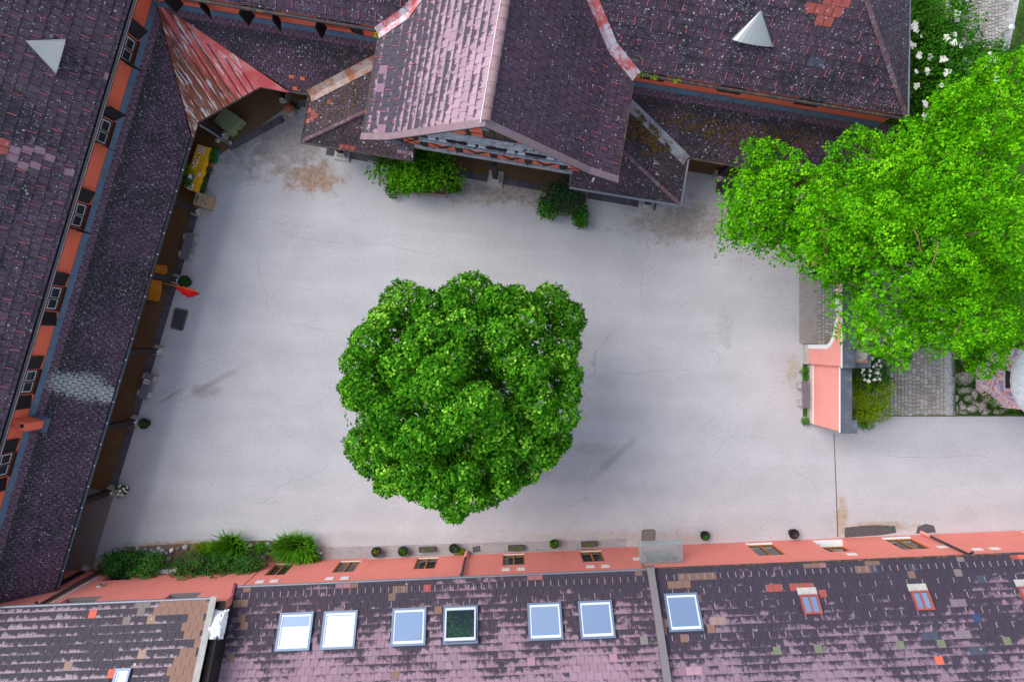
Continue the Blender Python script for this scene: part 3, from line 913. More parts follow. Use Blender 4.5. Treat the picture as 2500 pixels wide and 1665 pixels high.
# walls with window openings
wp0 = Lp(0, -.35)
holes = []
wins = [1.64, 5.13, 8.70, 12.25, 15.80, 19.35, 22.9, -1.9]
for t in wins:
    holes.append((t - .52 + 3, t + .52 + 3, 5.06, 6.2, .07))
mb = MB(); wall_holes(mb, Lp(-3, -.35), LD, LN, 30.2, 4.6, 6.5, holes)
mb.obox(Lp(-3, -.42, 0), LD * 30.2, -LN * .3, UPZ * 4.66)
mb.obox(Lp(-3, -10.6, 0), LD * 30.2, -LN * .3, UPZ * 6.4)
mb.build('wall', G['orange'], LW)
for i, t in enumerate(wins):
    w = window(LW, Lp(-3, -.35), LD, LN, t - .52 + 3, t + .52 + 3, 5.06, 6.2, .07, G['brownwood'], G['sash'], None, 2, 1, .05)
    sm = MB(); sm.obox(Lp(t - .54, -.34, 5.0), LD * 1.08, LN * .10, UPZ * .05); sm.build('sill', G['brownwood'], w)
    a1 = [1.0, .75, 1.35, 1.45, 1.5, 1.5, 1.5, 1.2][i]; a2 = [.12, .15, .1, 1.3, 1.4, 1.45, 1.4, .2][i]
    for sgn, ang in ((-1, a1), (1, a2)):
        hp = Lp(t + sgn * .56, -.31)
        dr = LD * sgn * math.sin(ang) + LN * math.cos(ang)
        shutter(w, hp, dr, .56, 5.1, 6.2, G['shutter'])
mb = MB(); mb.prism([Lp(-3, -.33, 4.66), Lp(-3, -.21, 4.66), Lp(-3, -.33, 4.9)], LD * 30.2)
mb.build('wall_flashing', G['bluezinc'], LW)
# small flue box on the upper wall
mb = MB(); mb.obox(Lp(17.35, -.34, 4.75), LD * .34, LN * .62, UPZ * 1.0); fb = mb.build('flue_box', G['orange'], LW)
mb = MB(); mb.obox(Lp(17.22, -.2, 4.6), LD * .62, LN * .62, UPZ * .13); mb.build('flue_flashing', G['bluezinc'], fb)
mb = MB(); mb.obox(Lp(17.44, .02, 5.745), LD * .14, LN * .14, UPZ * .012); mb.build('flue_hole', G['shutter'], fb)
# arcade roof
Lc = W(474, 337, LZ)
tL, _ = LT(Lc)
slA = math.hypot(1, 1.85 / 2.23)
plA = Plane(Lp(0, 1.88, LZ), LD, -LN + UPZ * (1.85 / 2.23))
polyA = [(tL, .16), (26.3, .16), (26.3, 2.23 * slA), (-.85, 2.23 * slA)]
mb = MB(); deck(mb, plA, polyA, th=.06)
lr = mb.build('arcade_roof', G['darkwood'], LW)
ta = Tiles(lr, 'arcade_tile', .245, .165, .014, G['t_leanl'], nmax=300, jitter=.006)
ta.field(plA, polyA, okfn=lambda u, v, q: v < 2.4 and q[0] > 0)
ta.finish()
mb = MB(); mb.tube([Lp(3.15, 1.80, LZ - .01), Lp(26.2, 1.80, LZ - .01)], .085, 8); gu = mb.build('gutter', G['gutter'], LW)
mb = MB(); mb.obox(Lp(13.5, 1.86, LZ + .06), LD * 12.7, LN * .022, UPZ * .02); mb.build('gutter_rim', G['bluezinc'], gu)
bt = MB(); bt.lathe((0, 0, 0), [(.028, -.02), (.028, .02), (0, .028)], 8); BM_ = bt.mesh('gutter_bolt', G['bolt'])
for k in range(24):
    p = Lp(3.5 + k * .98, 1.85, LZ + .075) - org(gu)
    o = bare('gutter_bolt', BM_, gu); o.location = p
# columns of the left arcade
def make_column(parent, p, rz, h=2.86, w=.24, big=False):
    cb = MB(); cb.box((0, 0, (.42 + h) / 2), (w, w, h - .42))
    col = bpy.data.objects.new('column', cb.mesh('column', G['darkwood'])); COL.objects.link(col)
    col.parent = parent; col.location = Z(p) - Z(org(parent)); col.rotation_euler = (0, 0, rz)
    pm = MB()
    if big:
        pm.box((0, 0, .06), (.74, .74, .12)); pm.frus((0, 0, .12), (.46, .46), (.34, .34), .32)
    else:
        pm.box((0, 0, .06), (.48, .48, .12)); pm.frus((0, 0, .12), (.40, .40), (.32, .32), .31)
    pl_ = bpy.data.objects.new('plinth', pm.mesh('plinth', G['stone'])); COL.objects.link(pl_); pl_.parent = col
    bm = MB(); bm.box((0, w / 2 + .035, .5), (.08, .06, .06)); bb = bpy.data.objects.new('anchor_bolt', bm.mesh('anchor_bolt', G['bolt'])); COL.objects.link(bb); bb.parent = col
    return col
angL = math.atan2(LN.y, LN.x) - math.pi / 2
lc0 = None
for (px, py) in ((547, 335), (484, 518), (437, 684), (390, 856), (336, 1026), (278, 1196), (216, 1391)):
    if lc0 is None: lc0 = make_column(LW, W(px, py), angL)
    else:
        c = copy_tree(lc0, LW); c.location = W(px, py) - Z(org(LW))
mb = MB(); mb.obox(Lp(4.4, 1.42, 2.52), LD * 21.8, LN * .2, UPZ * .22); mb.build('eave_beam', G['darkwood'], LW)
mb = MB()
for k in range(34): mb.obox(Lp(1.5 + k * .74, -.3, 2.6), LD * .09, LN * 2.1, UPZ * .0 + UPZ * .12)
mb.build('rafters', G['darkwood'], LW)['kind'] = 'stuff'
# roof hood (half-cone vent) helper
def hood(parent, pl, apex, m0, m1, hgt, name='roof_vent'):
    a = Vector(apex); b0 = Vector(m0); b1 = Vector(m1); mid = (b0 + b1) / 2; half = (b1 - b0) / 2
    n = 10; vs = [a]; 
    for k in range(n + 1):
        th = math.pi * k / n
        vs.append(mid - half * math.cos(th) + pl.N * (hgt * math.sin(th)) + pl.N * .01)
    mb = MB(); mb.add(vs, [(0, k + 2, k + 1) for k in range(n)] , False)
    # flared rim with thickness
    vs2 = vs[1:] + [p + pl.N * .03 + (p - mid).normalized() * .05 for p in vs[1:]]
    mb.add(vs2, [(k, k + 1, n + 2 + k, n + 1 + k) for k in range(n)])
    o = mb.build(name, G['lightmetal'], parent)
    in_ = MB(); back = (a - mid).normalized() * -.01
    pts = [mid + back + (p - mid) * .99 for p in vs[1:]]
    in_.add(pts, [tuple(range(len(pts)))]); in_.build('vent_mouth', G['redpaint'], o)
    return o
def on(pl, px, py, h=0.0): return hit(px, py, pl.P0 + pl.N * h, pl.N)
hood(LW, plL, on(plL, 62, 100, .03), on(plL, 160, 96, .03), on(plL, 136, 182, .03), .27)

# ------------------------------------------------------------------ top wing
TW = thing('arcade_building', 'orange wing along the top with lichen-speckled hipped roof and red sheet-metal corner roof', 'building', Z(T(0, -2.25)))
plT = Plane(T(0, -1.88, EZ), TU, -TN + UPZ * .9)
sT = math.hypot(1, .9)
uC = TT((-14.75, 13.79, 0))[0]
uR = 15.55
# polygons in (u, d) plan distance -> (u, v)
pv_ = lambda pts: [(u, d * sT) for u, d in pts]
uL6 = TT(Vector((-14.75, 13.79, 0)) + vdir * (6 / abs(vdir.dot(TN))))[0]
polyTL = pv_([(uC, .15), (-5.45, .15), (-4.48, .72), (-.51, 4.89), (-.51, 6), (uL6, 6)])
polyTR = pv_([(4.42, .15), (uR - .18, .15), (11.95, 2.98), (uR - 7.3, 6), (-.51, 6), (-.51, 4.89), (3.46, .72)])
mb = MB(); deck(mb, plT, polyTL); deck(mb, plT, polyTR)
hipc = T(uR, -1.88, EZ); hipt = T(11.95, -4.86, EZ + 2.98 * .9)
plH = Plane(hipc, (0.02, 1, 0), hipt - hipc)
hipe = T(uR - 7.3, -7.88, EZ + 5.4)
hu, hv = plH.uv(hipt); hu2, hv2 = plH.uv(hipe)
hv2 = hv * hu2 / hu
polyH = [(0, 0), (9, 0), (9, hv2), (hu2, hv2)]
deck(mb, plH, polyH)
plTb = Plane(T(0, -7.88, EZ + 5.4), TU, -TN - UPZ * .9)
deck(mb, plTb, [(uL6, 0), (uR - 7.3, 0), (uR - 6, 5 * sT), (uL6, 5 * sT)])
rT = mb.build('roof', G['t_top'], TW)
tt = Tiles(rT, 'roof_tile', .33, .36, .02, G['t_top'], nmax=300)
tt.field(plT, polyTL)
reds = [(x, y, RED) for x, y in ((1990, 8), (2010, 10), (2030, 12), (2050, 14), (1995, 25), (2015, 28), (2035, 30), (2000, 40), (2020, 44), (2060, 3))]
tt.field(plT, polyTR, over=reds + [(1990, 143, SLT), (2005, 146, SLT)])
tt.field(plH, polyH)
tt.finish()
hk = []
for j in range(1, 11, 2):
    for i in range(-26, 42):
        hk.append((i * .66 + (j % 4) * .16, j * .36 + .1))
hooks(rT, plT, [h for h in hk if (inside(polyTL, *h) or inside(polyTR, *h)) and random.random() < .9], G['redhook'], .25)
# hip ridge caps
def caps(parent, a, b, mat, r=.12, ln=.38, name='ridge_cap'):
    a, b = Vector(a), Vector(b); d = b - a; n = max(1, int(d.length / ln)); du = d / n
    x = d.normalized(); side = x.cross(UPZ).normalized(); up = side.cross(x).normalized()
    for k in range(n):
        mb = MB(); m_ = 6; vs = []
        for e, rr_ in ((0, r * 1.08), (1.06, r * .94)):
            for q in range(m_ + 1):
                th = math.pi * q / m_
                vs.append(a + du * (k + e) + side * math.cos(th) * rr_ + up * (math.sin(th) * rr_ * .75 - .02))
        mb.add(vs, [(q, q + 1, m_ + 2 + q, m_ + 1 + q) for q in range(m_)], True)
        mb.build(name, mat, parent)
caps(rT, hipc + Vector((0, 0, .05)), hipt + Vector((0, 0, .05)) + (hipt - hipc) * .35, G['hipcap'], .10)
mb = MB(); e0 = hipc + Vector((.04, 0, -.02)); mb.tube([e0, e0 + Vector((.1, 9, 0))], .06, 8); mb.build('gutter', G['zinc'], TW)
# gutters of the upper eave
mb = MB(); mb.tube([T(uC, -1.97, EZ - .02), T(-5.55, -1.97, EZ - .02)], .085, 8); mb.build('gutter', G['rustgutter'], TW)
mb = MB(); mb.tube([T(4.6, -1.97, EZ - .02), T(uR, -1.97, EZ - .02)], .085, 8); mb.build('gutter', G['rustgutter'], TW)
# walls
winsT = [-13.6, -10.6, -7.6]; shutT = [5.45, 8.65, 11.85]
u_w0 = TT(Vector((-14.96, 14.29, 0)))[0]
holes = [(u - .5 - u_w0, u + .5 - u_w0, 5.15, 6.15, .16) for u in winsT + shutT]
mb = MB(); wall_holes(mb, T(u_w0, -2.25), TU, TN, 15.3 - u_w0, 4.6, 6.5, holes)
mb.obox(T(u_w0 - .2, -2.32, 0), TU * (15.5 - u_w0), -TN * .3, UPZ * 4.66)
mb.obox(T(15.28, -2.4, 0), TU * -.28, Vector((0, 9, 0)), UPZ * 6.3)
mb.build('wall', G['orange'], TW)
for i, u in enumerate(winsT):
    w = window(TW, T(u_w0, -2.25), TU, TN, u - .5 - u_w0, u + .5 - u_w0, 5.15, 6.15, .16, G['brownwood'], G['sash'], None, 2, 1, .05)
    for sgn, ang in ((-1, [.5, .45, .25][i]), (1, [.4, .2, 1.45][i])):
        shutter(w, T(u + sgn * .53, -2.21), TU * sgn * math.sin(ang) + TN * math.cos(ang), .5, 5.12, 6.18, G['shutter'])
for u in shutT:
    for k in (0, 1):
        shutter(TW, T(u - .49 + k * .5, -2.30), TU, .48, 5.17, 6.13, G['shutter'])
mb = MB(); mb.prism([T(u_w0, -2.23, 4.66), T(u_w0, -2.11, 4.66), T(u_w0, -2.23, 4.9)], TU * (-5.25 - u_w0)); mb.build('wall_flashing', G['bluezinc'], TW); mb = MB()
mb.prism([T(4.25, -2.23, 4.66), T(4.25, -2.11, 4.66), T(4.25, -2.23, 4.9)], TU * 11.0)
mb.build('wall_flashing', G['bluezinc'], TW)
# arcade roof of the top wing
plM = Plane(T(0, 0, LZ), TU, -TN + UPZ * (1.85 / 2.25)); sM = math.hypot(1, 1.85 / 2.25)
apexA = Vector((-14.96, 14.29, WZ))
uRt = TT(W(706, 226, LZ))[0]
polyML = [(uRt, .13), (-8.95, .13), (-5.2, 2.01 * sM), (-5.2, 2.25 * sM), (u_w0, 2.25 * sM)]
polyMR = [(7.75, .13), (16.2, .13), (16.2, 2.25 * sM), (4.2, 2.25 * sM), (4.2, 1.91 * sM)]
mb = MB(); deck(mb, plM, polyMR, th=.06); mb.build('arcade_roof', G['darkwood'], TW)
mb = MB(); deck(mb, plM, polyML, th=.06)
ar = mb.build('arcade_roof', G['darkwood'], TW)
ta = Tiles(ar, 'arcade_tile', .245, .165, .014, G['t_leant'], nmax=300, jitter=.008)
redl = [(718, 192, BRT), (733, 193, BRT), (745, 197, BRT), (715, 212, BRT), (725, 214, BRT), (738, 196, BRT)]
ta.field(plM, polyML, okfn=lambda u, v, q: v < 2.2, over=redl)
ta.field(plM, polyMR, okfn=lambda u, v, q: v < 2.2 and q[0] < 1850, over=[(1655, 234, SLT), (1665, 236, SLT), (1860, 288, SLT), (1870, 290, SLT), (1945, 293, SLT)])
ta.finish()
mb = MB(); mb.tube([T(7.95, -.08, LZ - .01), T(16.2, -.08, LZ - .01)], .08, 8)
mb.tube([Vector((*W(636, 212, LZ).xy, LZ - .01)), T(-9.1, -.08, LZ - .01)], .08, 8); mb.build('gutter', G['rustgutter'], TW)
mb = MB(); mb.obox(T(-14, -.45, 2.5), TU * 5, TN * .2, UPZ * .22); mb.obox(T(7.9, -.45, 2.5), TU * 8.2, TN * .2, UPZ * .22); mb.build('eave_beam', G['darkwood'], TW)
angT = math.atan2(TN.y, TN.x) - math.pi / 2
for p in (W(1752, 430), W(698, 243)):
    make_column(TW, p, angT)
mb = MB(); mb.obox(T(7.95, -.1, .0), TU * 1.1, TN * .5, UPZ * .12); 
# little red awning edge at the inner corner
mb = MB(); mb.obox(T(-9.9, -.28, 2.3), TU * .75, TN * .12, UPZ * .2); mb.build('fascia_board', simple('bright_orange_board', (.75, .10, .02), .7, .1), TW)
hood(TW, plT, on(plT, 1858, 26, .03), on(plT, 1787, 95, .03), on(plT, 1887, 111, .03), .27)
# red sheet-metal corner roof
c1 = W(485, 299, LZ + .03); c2 = W(636, 214, LZ + .03); Lq = W(472, 340, LZ + .03); Rq = W(708, 228, LZ + .03)
ap = apexA + Vector((0.06, -.06, .04)); ap2 = ap
mb = MB()
lift = Vector((0, 0, .05))
mb.add([ap, Lq + lift, c1 + lift, c2 + lift, Rq + lift], [(0, 1, 2), (0, 2, 3), (0, 3, 4)])
mb.add([ap + Vector((0, 0, -.04)), Lq, c1, c2, Rq], [(0, 2, 1), (0, 3, 2), (0, 4, 3)])
mr = mb.build('metal_corner_roof', G['redsheet'], TW)
dg = (c2 - c1).normalized(); pn = (c1 - ap).cross(c2 - ap).normalized()
if pn.z < 0: pn = -pn
dn = pn.cross(dg).normalized()
if dn.y > 0: dn = -dn
nse = 10
for k in range(1, nse):
    s0 = c1 + (c2 - c1) * (k / nse) + lift
    # seam runs straight up the fall line until the sheet's edge
    side = (Lq if (s0 - ap).dot(dg) < 0 else Rq)
    L_ = (s0 - ap).dot(-dn)
    lo, hi = 0.0, 4.0
    edge_a = ap; edge_b = (c1 + lift) if k < nse / 2 else (c2 + lift)
    # intersection with line apex-corner
    ea = (edge_b - ap)
    # solve s0 - dn*t = ap + ea*s
    A = np.array([[-dn.x, -ea.x], [-dn.y, -ea.y]]); bb = np.array([ap.x - s0.x, ap.y - s0.y])
    try: t_, s_ = np.linalg.solve(A, bb)
    except Exception: t_ = 1.5
    t_ = abs(t_)
    mb = MB(); e = s0 - dn * t_ * .97
    mb.obox(s0 + pn * .004 - dg * .014, e - s0, dg * .028, pn * .045); mb.build('seam', G['darkred'], mr)
mb = MB(); mb.tube([c1 + Vector((-.03, .03, -.03)), c2 + Vector((-.03, .04, -.03))], .08, 8); dgut = mb.build('gutter', G['rustgutter'], TW)
mb = MB(); mb.tube([W(488, 306, 2.8), W(505, 316, 2.3), W(560, 352, .1)], .05, 8); mb.build('downpipe', G['zinc'], TW)

# ------------------------------------------------------------------ gabled pavilion (porch)
PV = thing('gabled_porch', 'gabled porch with half-timbered orange front, pinkish left and dark right roof slope', 'porch', Z(T(-.51, 1.5)))
uA0, uA1, uMid, nF = -5.68, 4.66, -.51, 2.35
zk, zr = 6.95, 10.7
def nval(z): return -1.88 - (z - EZ) / .9
prof = [(0, EZ), (1.2, zk), (5.17, zr)]
mb = MB(); fields = []
for side in (-1, 1):
    u0 = uA0 if side < 0 else uA1
    for a in range(2):
        (d0, z0), (d1, z1) = prof[a], prof[a + 1]
        pU = TN if side > 0 else -TN
        pl = Plane(T(u0 - side * d0, 0, z0), -TN, (TU * (-side)) + UPZ * ((z1 - z0) / (d1 - d0)))
        s_ = math.hypot(d1 - d0, z1 - z0)
        # u coordinate runs along -TN : value = -n
        v0_ = .12 if a == 0 else 0
        poly = [(-nF + .16, v0_), (-nval(z0) + .25, v0_), (-nval(z1) + .25, s_), (-nF + .16, s_)]
        deck(mb, pl, poly); fields.append((side, a, pl, poly, s_))
rP = mb.build('roof', G['darkwood'], PV)
tp = Tiles(rP, 'roof_tile', .36, .40, .024, G['t_pav'], nmax=300)
s0_ = math.hypot(1.2, zk - EZ)
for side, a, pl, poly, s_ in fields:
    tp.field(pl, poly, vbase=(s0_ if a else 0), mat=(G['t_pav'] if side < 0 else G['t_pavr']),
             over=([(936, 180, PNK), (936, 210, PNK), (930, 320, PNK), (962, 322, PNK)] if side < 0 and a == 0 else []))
tp.finish()
lw = [f for f in fields if f[0] < 0]; rw = [f for f in fields if f[0] > 0]
for fs_, col in ((lw, BRT), (rw, RED)):
    for side, a, pl, poly, s_ in fs_:
        hk = []
        for j in range(0, 4):
            for i in range(-8, 10):
                u, v = i * .86 + (j % 2) * .4, .22 + j * .62 - (s0_ if a else 0)
                if v > .02 and v < s_ - .1 and inside(poly, u, v): hk.append((u, v))
        hooks(rP, pl, hk, G['redhook'], .28)
caps(rP, T(uMid, nF - .1, zr + .06), T(uMid, -6.7, zr + .06), G['ridge'], .15, .42)
mb = MB(); mb.tube([T(uMid - .17, nF, zr + .03), T(uMid - .17, -6.6, zr + .03)], .014, 6); mb.build('lightning_wire', G['bolt'], PV)
# verge boards
mb = MB()
for side in (-1, 1):
    u0 = uA0 if side < 0 else uA1
    for a in range(2):
        (d0, z0), (d1, z1) = prof[a], prof[a + 1]
        p0, p1 = T(u0 - side * d0, nF - .18, z0 - .02), T(u0 - side * d1, nF - .18, z1 - .02)
        mb.obox(p0, p1 - p0, TN * .26, UPZ * .10)
vb = mb.build('verge_tiles', G['barge'], PV)
mb = MB()
for side in (-1, 1):
    u0 = uA0 if side < 0 else uA1
    for a in range(2):
        (d0, z0), (d1, z1) = prof[a], prof[a + 1]
        p0, p1 = T(u0 - side * d0, nF - .04, z0 - .27), T(u0 - side * d1, nF - .04, z1 - .27)
        mb.obox(p0, p1 - p0, TN * .06, UPZ * .24)
        for off_ in (-.75,):
            p0, p1 = T(u0 - side * d0, nF + off_, z0 - .3), T(u0 - side * d1, nF + off_, z1 - .3)
            mb.obox(p0, p1 - p0, TN * .1, UPZ * .18)
mb.build('barge_board', G['darkwood'], PV)
mb = MB(); mb.tube([T(uA0 + .06, nF, EZ - .01), T(uA0 + .06, -1.9, EZ - .01)], .065, 8); mb.build('gutter', G['rustgutter'], PV)
mb = MB(); mb.tube([T(uA1 - .06, nF, EZ - .01), T(uA1 - .06, -1.9, EZ - .01)], .065, 8); mb.build('gutter', G['rustgutter'], PV)
# valleys between pavilion and wing
def strip(mb, pts, pl1, pl2, w1, w2, lift=.045):
    """sheet strip folded along a valley line; pts along the line"""
    for i in range(len(pts) - 1):
        a, b = pts[i], pts[i + 1]; d = (b - a).normalized()
        for pl, w in ((pl1, w1), (pl2, w2)):
            s = pl.N.cross(d).normalized()
            # choose the side that lies above the valley
            if s.z < 0: s = -s
            n = pl.N * lift
            mb.add([a + n, b + n, b + s * w + n, a + s * w + n, a, b, b + s * w, a + s * w],
                   [(0, 1, 2, 3), (3, 2, 6, 7), (0, 3, 7, 4), (1, 5, 6, 2)])
for side, mat in ((-1, 'valleyred'), (1, 'valleyred')):
    u0 = uA0 if side < 0 else uA1
    pts = [T(u0 - side * d, nval(z) + .02, z + .02) for d, z in prof]
    fs_ = lw if side < 0 else rw
    mb = MB()
    strip(mb, pts[:2], fs_[0][2], plT, .28, .24); strip(mb, pts[1:], fs_[1][2], plT, .28, .24)
    mb.build('valley_flashing', G[mat], PV)
# side walls + gable front
gz = lambda u: (zr - .16 - (abs(u - uMid) * .945 if abs(u - uMid) < 3.97 else 3.97 * .945 + (abs(u - uMid) - 3.97) * .54))
uW0, uW1, nW, nW2 = -5.2, 4.2, 1.40, 1.24
mb = MB()
mb.obox(T(uW0, nW - .25, 2.9), TU * (uW1 - uW0), TN * .25, UPZ * 2.04)
us = [-4.45, uMid - 3.9, uMid, uMid + 3.9, 3.43]
mb.prism([T(-4.45, nW2, 4.95), T(3.43, nW2, 4.95)] + [T(u, nW2, max(5.2, gz(u) - .12)) for u in us[::-1]], -TN * .2)
mb.obox(T(uW0, nW - .26, 2.9), TU * .25, -TN * 3.4, UPZ * 3.3); mb.obox(T(uW1 - .25, nW - .26, 2.9), TU * .25, -TN * 3.4, UPZ * 3.3)
mb.build('gable_wall', G['orange'], PV)
fr = nW + .002; fr2 = nW2 + .002
def tim(mb, ua, ub, za, zb, pr=.07): mb.obox(T(ua, fr, za), TU * (ub - ua), TN * pr, UPZ * (zb - za))
mb = MB(); tim(mb, -4.5, 3.3, 2.95, 3.28, .14); mb.build('sill_beam', G['greybeam'], PV)
mb = MB(); tim(mb, -3.75, 2.75, 4.30, 4.46, .155); mb.build('rail_beam', G['greybeam'], PV)
mb = MB(); tim(mb, -4.4, 3.38, 4.465, 4.92, .02); mb.build('dark_beam', G['darkwood'], PV)
mb = MB(); mb.prism([T(-3.5, nW + .05, 4.90), T(-3.5, nW + .05, 4.97), T(-3.5, nW2 + .004, 5.38), T(-3.5, nW2 + .004, 4.95), T(-3.5, nW + .004, 4.95)], TU * 6.0); mb.build('pent_board', G['greybeam'], PV)
for k in range(14):
    mb = MB(); u = -3.3 + k * .42 + (.02 if k % 2 else -.02)
    mb.obox(T(u, fr + .021, 4.60), TU * (.30 if k % 2 else .32), TN * .075, UPZ * .22); mb.build('dentil', G['sash'] if k % 4 in (0, 1) else G['darkwood'], PV)
# lower band: dark timber field with orange lozenges and arcs between posts
zz = lambda z: 3.32 + (z - 3.3) * .84
mb = MB(); mb.prism([T(-4.9, fr, 3.3), T(3.9, fr, 3.3), T(3.5, fr, 4.29), T(-4.4, fr, 4.29)], TN * .05); mb.build('timber_field', G['darkwood'], PV)
posts = [-3.62 + 1.53 * k for k in range(5)]
for u in posts:
    mb = MB(); mb.obox(T(u - .13, fr + .05, 3.3), TU * .26, TN * .04, UPZ * .99); mb.build('post', G['darkwood'], PV)
def inset(pts):
    mb = MB(); mb.prism([T(u, fr + .051, zz(z)) for u, z in pts], TN * .012); mb.build('plaster_panel', G['orange'], PV)
for u in posts[:-1]:
    a, b = u + .17, u + 1.36; m_ = (a + b) / 2
    inset([(m_ - .30, 4.05), (m_, 3.70), (m_ + .30, 4.05), (m_, 4.36)])
    inset([(a, 3.36), (m_ - .10, 3.36), (m_ - .22, 3.58), (m_ - .36, 3.74), (a + .18, 3.88), (a, 3.93)])
    inset([(m_ + .10, 3.36), (b, 3.36), (b, 3.93), (b - .18, 3.88), (m_ + .36, 3.74), (m_ + .22, 3.58)])
    inset([(a, 4.22), (a + .26, 4.37), (a, 4.40)]); inset([(b, 4.22), (b, 4.40), (b - .26, 4.37)])
for (a, b, s) in ((-4.55, -3.8, 1), (2.68, 3.42, -1)):
    m_ = (a + b) / 2
    inset([(a + .02, 3.5), (m_ - .08, 3.84), (a + .06, 4.05)] if s > 0 else [(a + .02, 3.5), (m_ - .08, 3.85), (a + .02, 4.2)])
    inset([(b - .02, 3.5), (b - .02, 4.2), (m_ + .08, 3.85)] if s > 0 else [(b - .02, 3.5), (b - .06, 4.0), (m_ + .08, 3.8)])
    inset([(a + .12, 3.38), (b - .12, 3.38), (m_, 3.72)])
    inset([(a + .2, 4.3), (m_, 3.98), (b - .2, 4.3)])
# upper band: posts, rails, orange panels, brown centre shutters
mb = MB(); mb.prism([T(-3.4, fr2, 5.40), T(2.4, fr2, 5.40), T(2.1, fr2, 6.6), T(.3, fr2, 8.4), T(-1.3, fr2, 8.4), T(-3.1, fr2, 6.6)], TN * .05); mb.build('timber_field', G['darkwood'], PV)
for (a, b, z0, z1) in ((-2.95, -2.5, 5.5, 5.7), (-2.25, -1.68, 5.5, 5.95), (-2.2, -1.62, 6.1, 6.5), (-1.45, -.98, 5.5, 5.85), (-1.5, -.98, 6.0, 7.0), (.42, 1.0, 5.5, 5.85), (.38, .95, 6.0, 6.75), (1.25, 1.85, 5.5, 5.8)):
    mb = MB(); mb.obox(T(a, fr2 + .051, z0), TU * (b - a), TN * .012, UPZ * (z1 - z0)); mb.build('plaster_panel', G['orange'], PV)
for (a, b) in ((-.88, -.52), (-.46, -.10), (-.04, .30)):
    mb = MB(); mb.obox(T(a, fr2 + .05, 5.85), TU * (b - a), TN * .04, UPZ * 1.0); mb.build('gable_shutter', G['brownwood'], PV)
mb = MB(); mb.obox(T(-1.0, fr2 + .05, 7.0), TU * .38, TN * .16, UPZ * .08); mb.build('lintel_ledge', G['greybeam'], PV)
mb = MB(); mb.obox(T(-.30, fr2 + .05, 7.0), TU * .70, TN * .16, UPZ * .08); mb.build('lintel_ledge', G['greybeam'], PV)
mb = MB(); mb.obox(T(-.61, fr2 + .05, 7.0), TU * .22, TN * .22, UPZ * 2.2); mb.build('king_post', G['darkwood'], PV)
# skirt roofs
kS, kF = .42, .86
plSl = Plane(T(-9.13, 0, LZ), TN, TU + UPZ * kS)         # left side slope, u = n
plSr = Plane(T(7.93, 0, LZ), TN, -TU + UPZ * kS)
plSf = Plane(T(0, 2.04, LZ), TU, -TN + UPZ * kF)
ss, sf = math.hypot(1, kS), math.hypot(1, kF)
hL = 3.93 * kS / kF; hR = 3.73 * kS / kF
pSl = [(0, 0), (2.04, 0), (2.04 - hL, 3.93 * ss), (-2.01, 3.93 * ss)]
pSr = [(0, 0), (2.04, 0), (2.04 - hR, 3.73 * ss), (-1.91, 3.73 * ss)]
pF = [[(-9.13, 0), (-5.2, 0), (-5.2, hL * sf)], [(-5.2, 0), (-4.13, 0), (-4.13, .60 * sf), (-5.2, .60 * sf)],
      [(7.93, 0), (4.2, 0), (4.2, hR * sf)], [(4.2, 0), (2.98, 0), (2.98, .60 * sf), (4.2, .60 * sf)]]
mb = MB(); deck(mb, plSl, pSl, th=.06); deck(mb, plSr, pSr, th=.06)
for p in pF: deck(mb, plSf, p, th=.06)
sk = mb.build('skirt_roof', G['darkwood'], PV)
ts = Tiles(sk, 'skirt_tile', .25, .20, .015, G['t_skirt'], nmax=300, jitter=.006)
rsk = [(x, y, RED) for x, y in ((806, 246, 0)[:2], (760, 268), (766, 275), (760, 285), (756, 296), (768, 282))]
ts.field(plSl, pSl, over=rsk); ts.field(plSr, pSr)
fo = [(838, 357, RED), (852, 359, RED), (866, 362, RED), (950, 350, SLT), (962, 352, SLT), (975, 354, SLT), (985, 358, SLT), (1000, 372, PNK), (990, 370, PNK), (1005, 378, PNK), (975, 368, PNK)]
for p in pF: ts.field(plSf, p, over=fo)
ts.finish()
caps(sk, T(-9.1, 2.02, LZ + .05), T(-5.2, 2.04 - hL, LZ + .05 + 3.93 * kS), G['hipcap'], .085, .4, 'hip_cap')
caps(sk, T(7.9, 2.02, LZ + .05), T(4.3, 2.04 - hR, LZ + .05 + 3.7 * kS), G['hipcap'], .085, .4, 'hip_cap')
mb = MB(); strip(mb, [T(-9.1, .0, LZ + .02), T(-5.2, -2.0, LZ + .02 + 3.93 * kS)], plSl, plM, .30, .30); mb.build('valley_flashing', G['valleyrust'], PV)
mb = MB(); strip(mb, [T(7.9, .0, LZ + .02), T(4.3, -1.85, LZ + .02 + 3.6 * kS)], plSr, plM, .32, .20); mb.build('valley_flashing', G['valleyzinc'], PV)
for pts, mat in (([T(-9.2, -.02, LZ - .03), T(-9.2, 2.1, LZ - .03), T(-4.13, 2.1, LZ - .03), T(-4.13, 1.5, LZ - .0)], 'rustgutter'), ([T(8.0, 0, LZ - .03), T(8.0, 2.1, LZ - .03), T(2.95, 2.1, LZ - .03), T(2.95, 1.5, LZ)], 'zinc')):
    mb = MB(); mb.tube(pts, .06, 8); mb.build('gutter', G[mat], PV)
mb = MB(); mb.tube([T(3.9, 1.72, 3.1), T(3.9, 1.72, 3.6)], .05, 8); mb.build('vent_pipe', G['white'], PV)
pc0 = None
for u in (-8.1, -4.32, -.54, 3.18, 6.9):
    if pc0 is None: pc0 = make_column(PV, T(u, 1.62), angT + math.pi, big=True)
    else:
        c = copy_tree(pc0, PV); c.location = Z(T(u, 1.62)) - Z(org(PV))
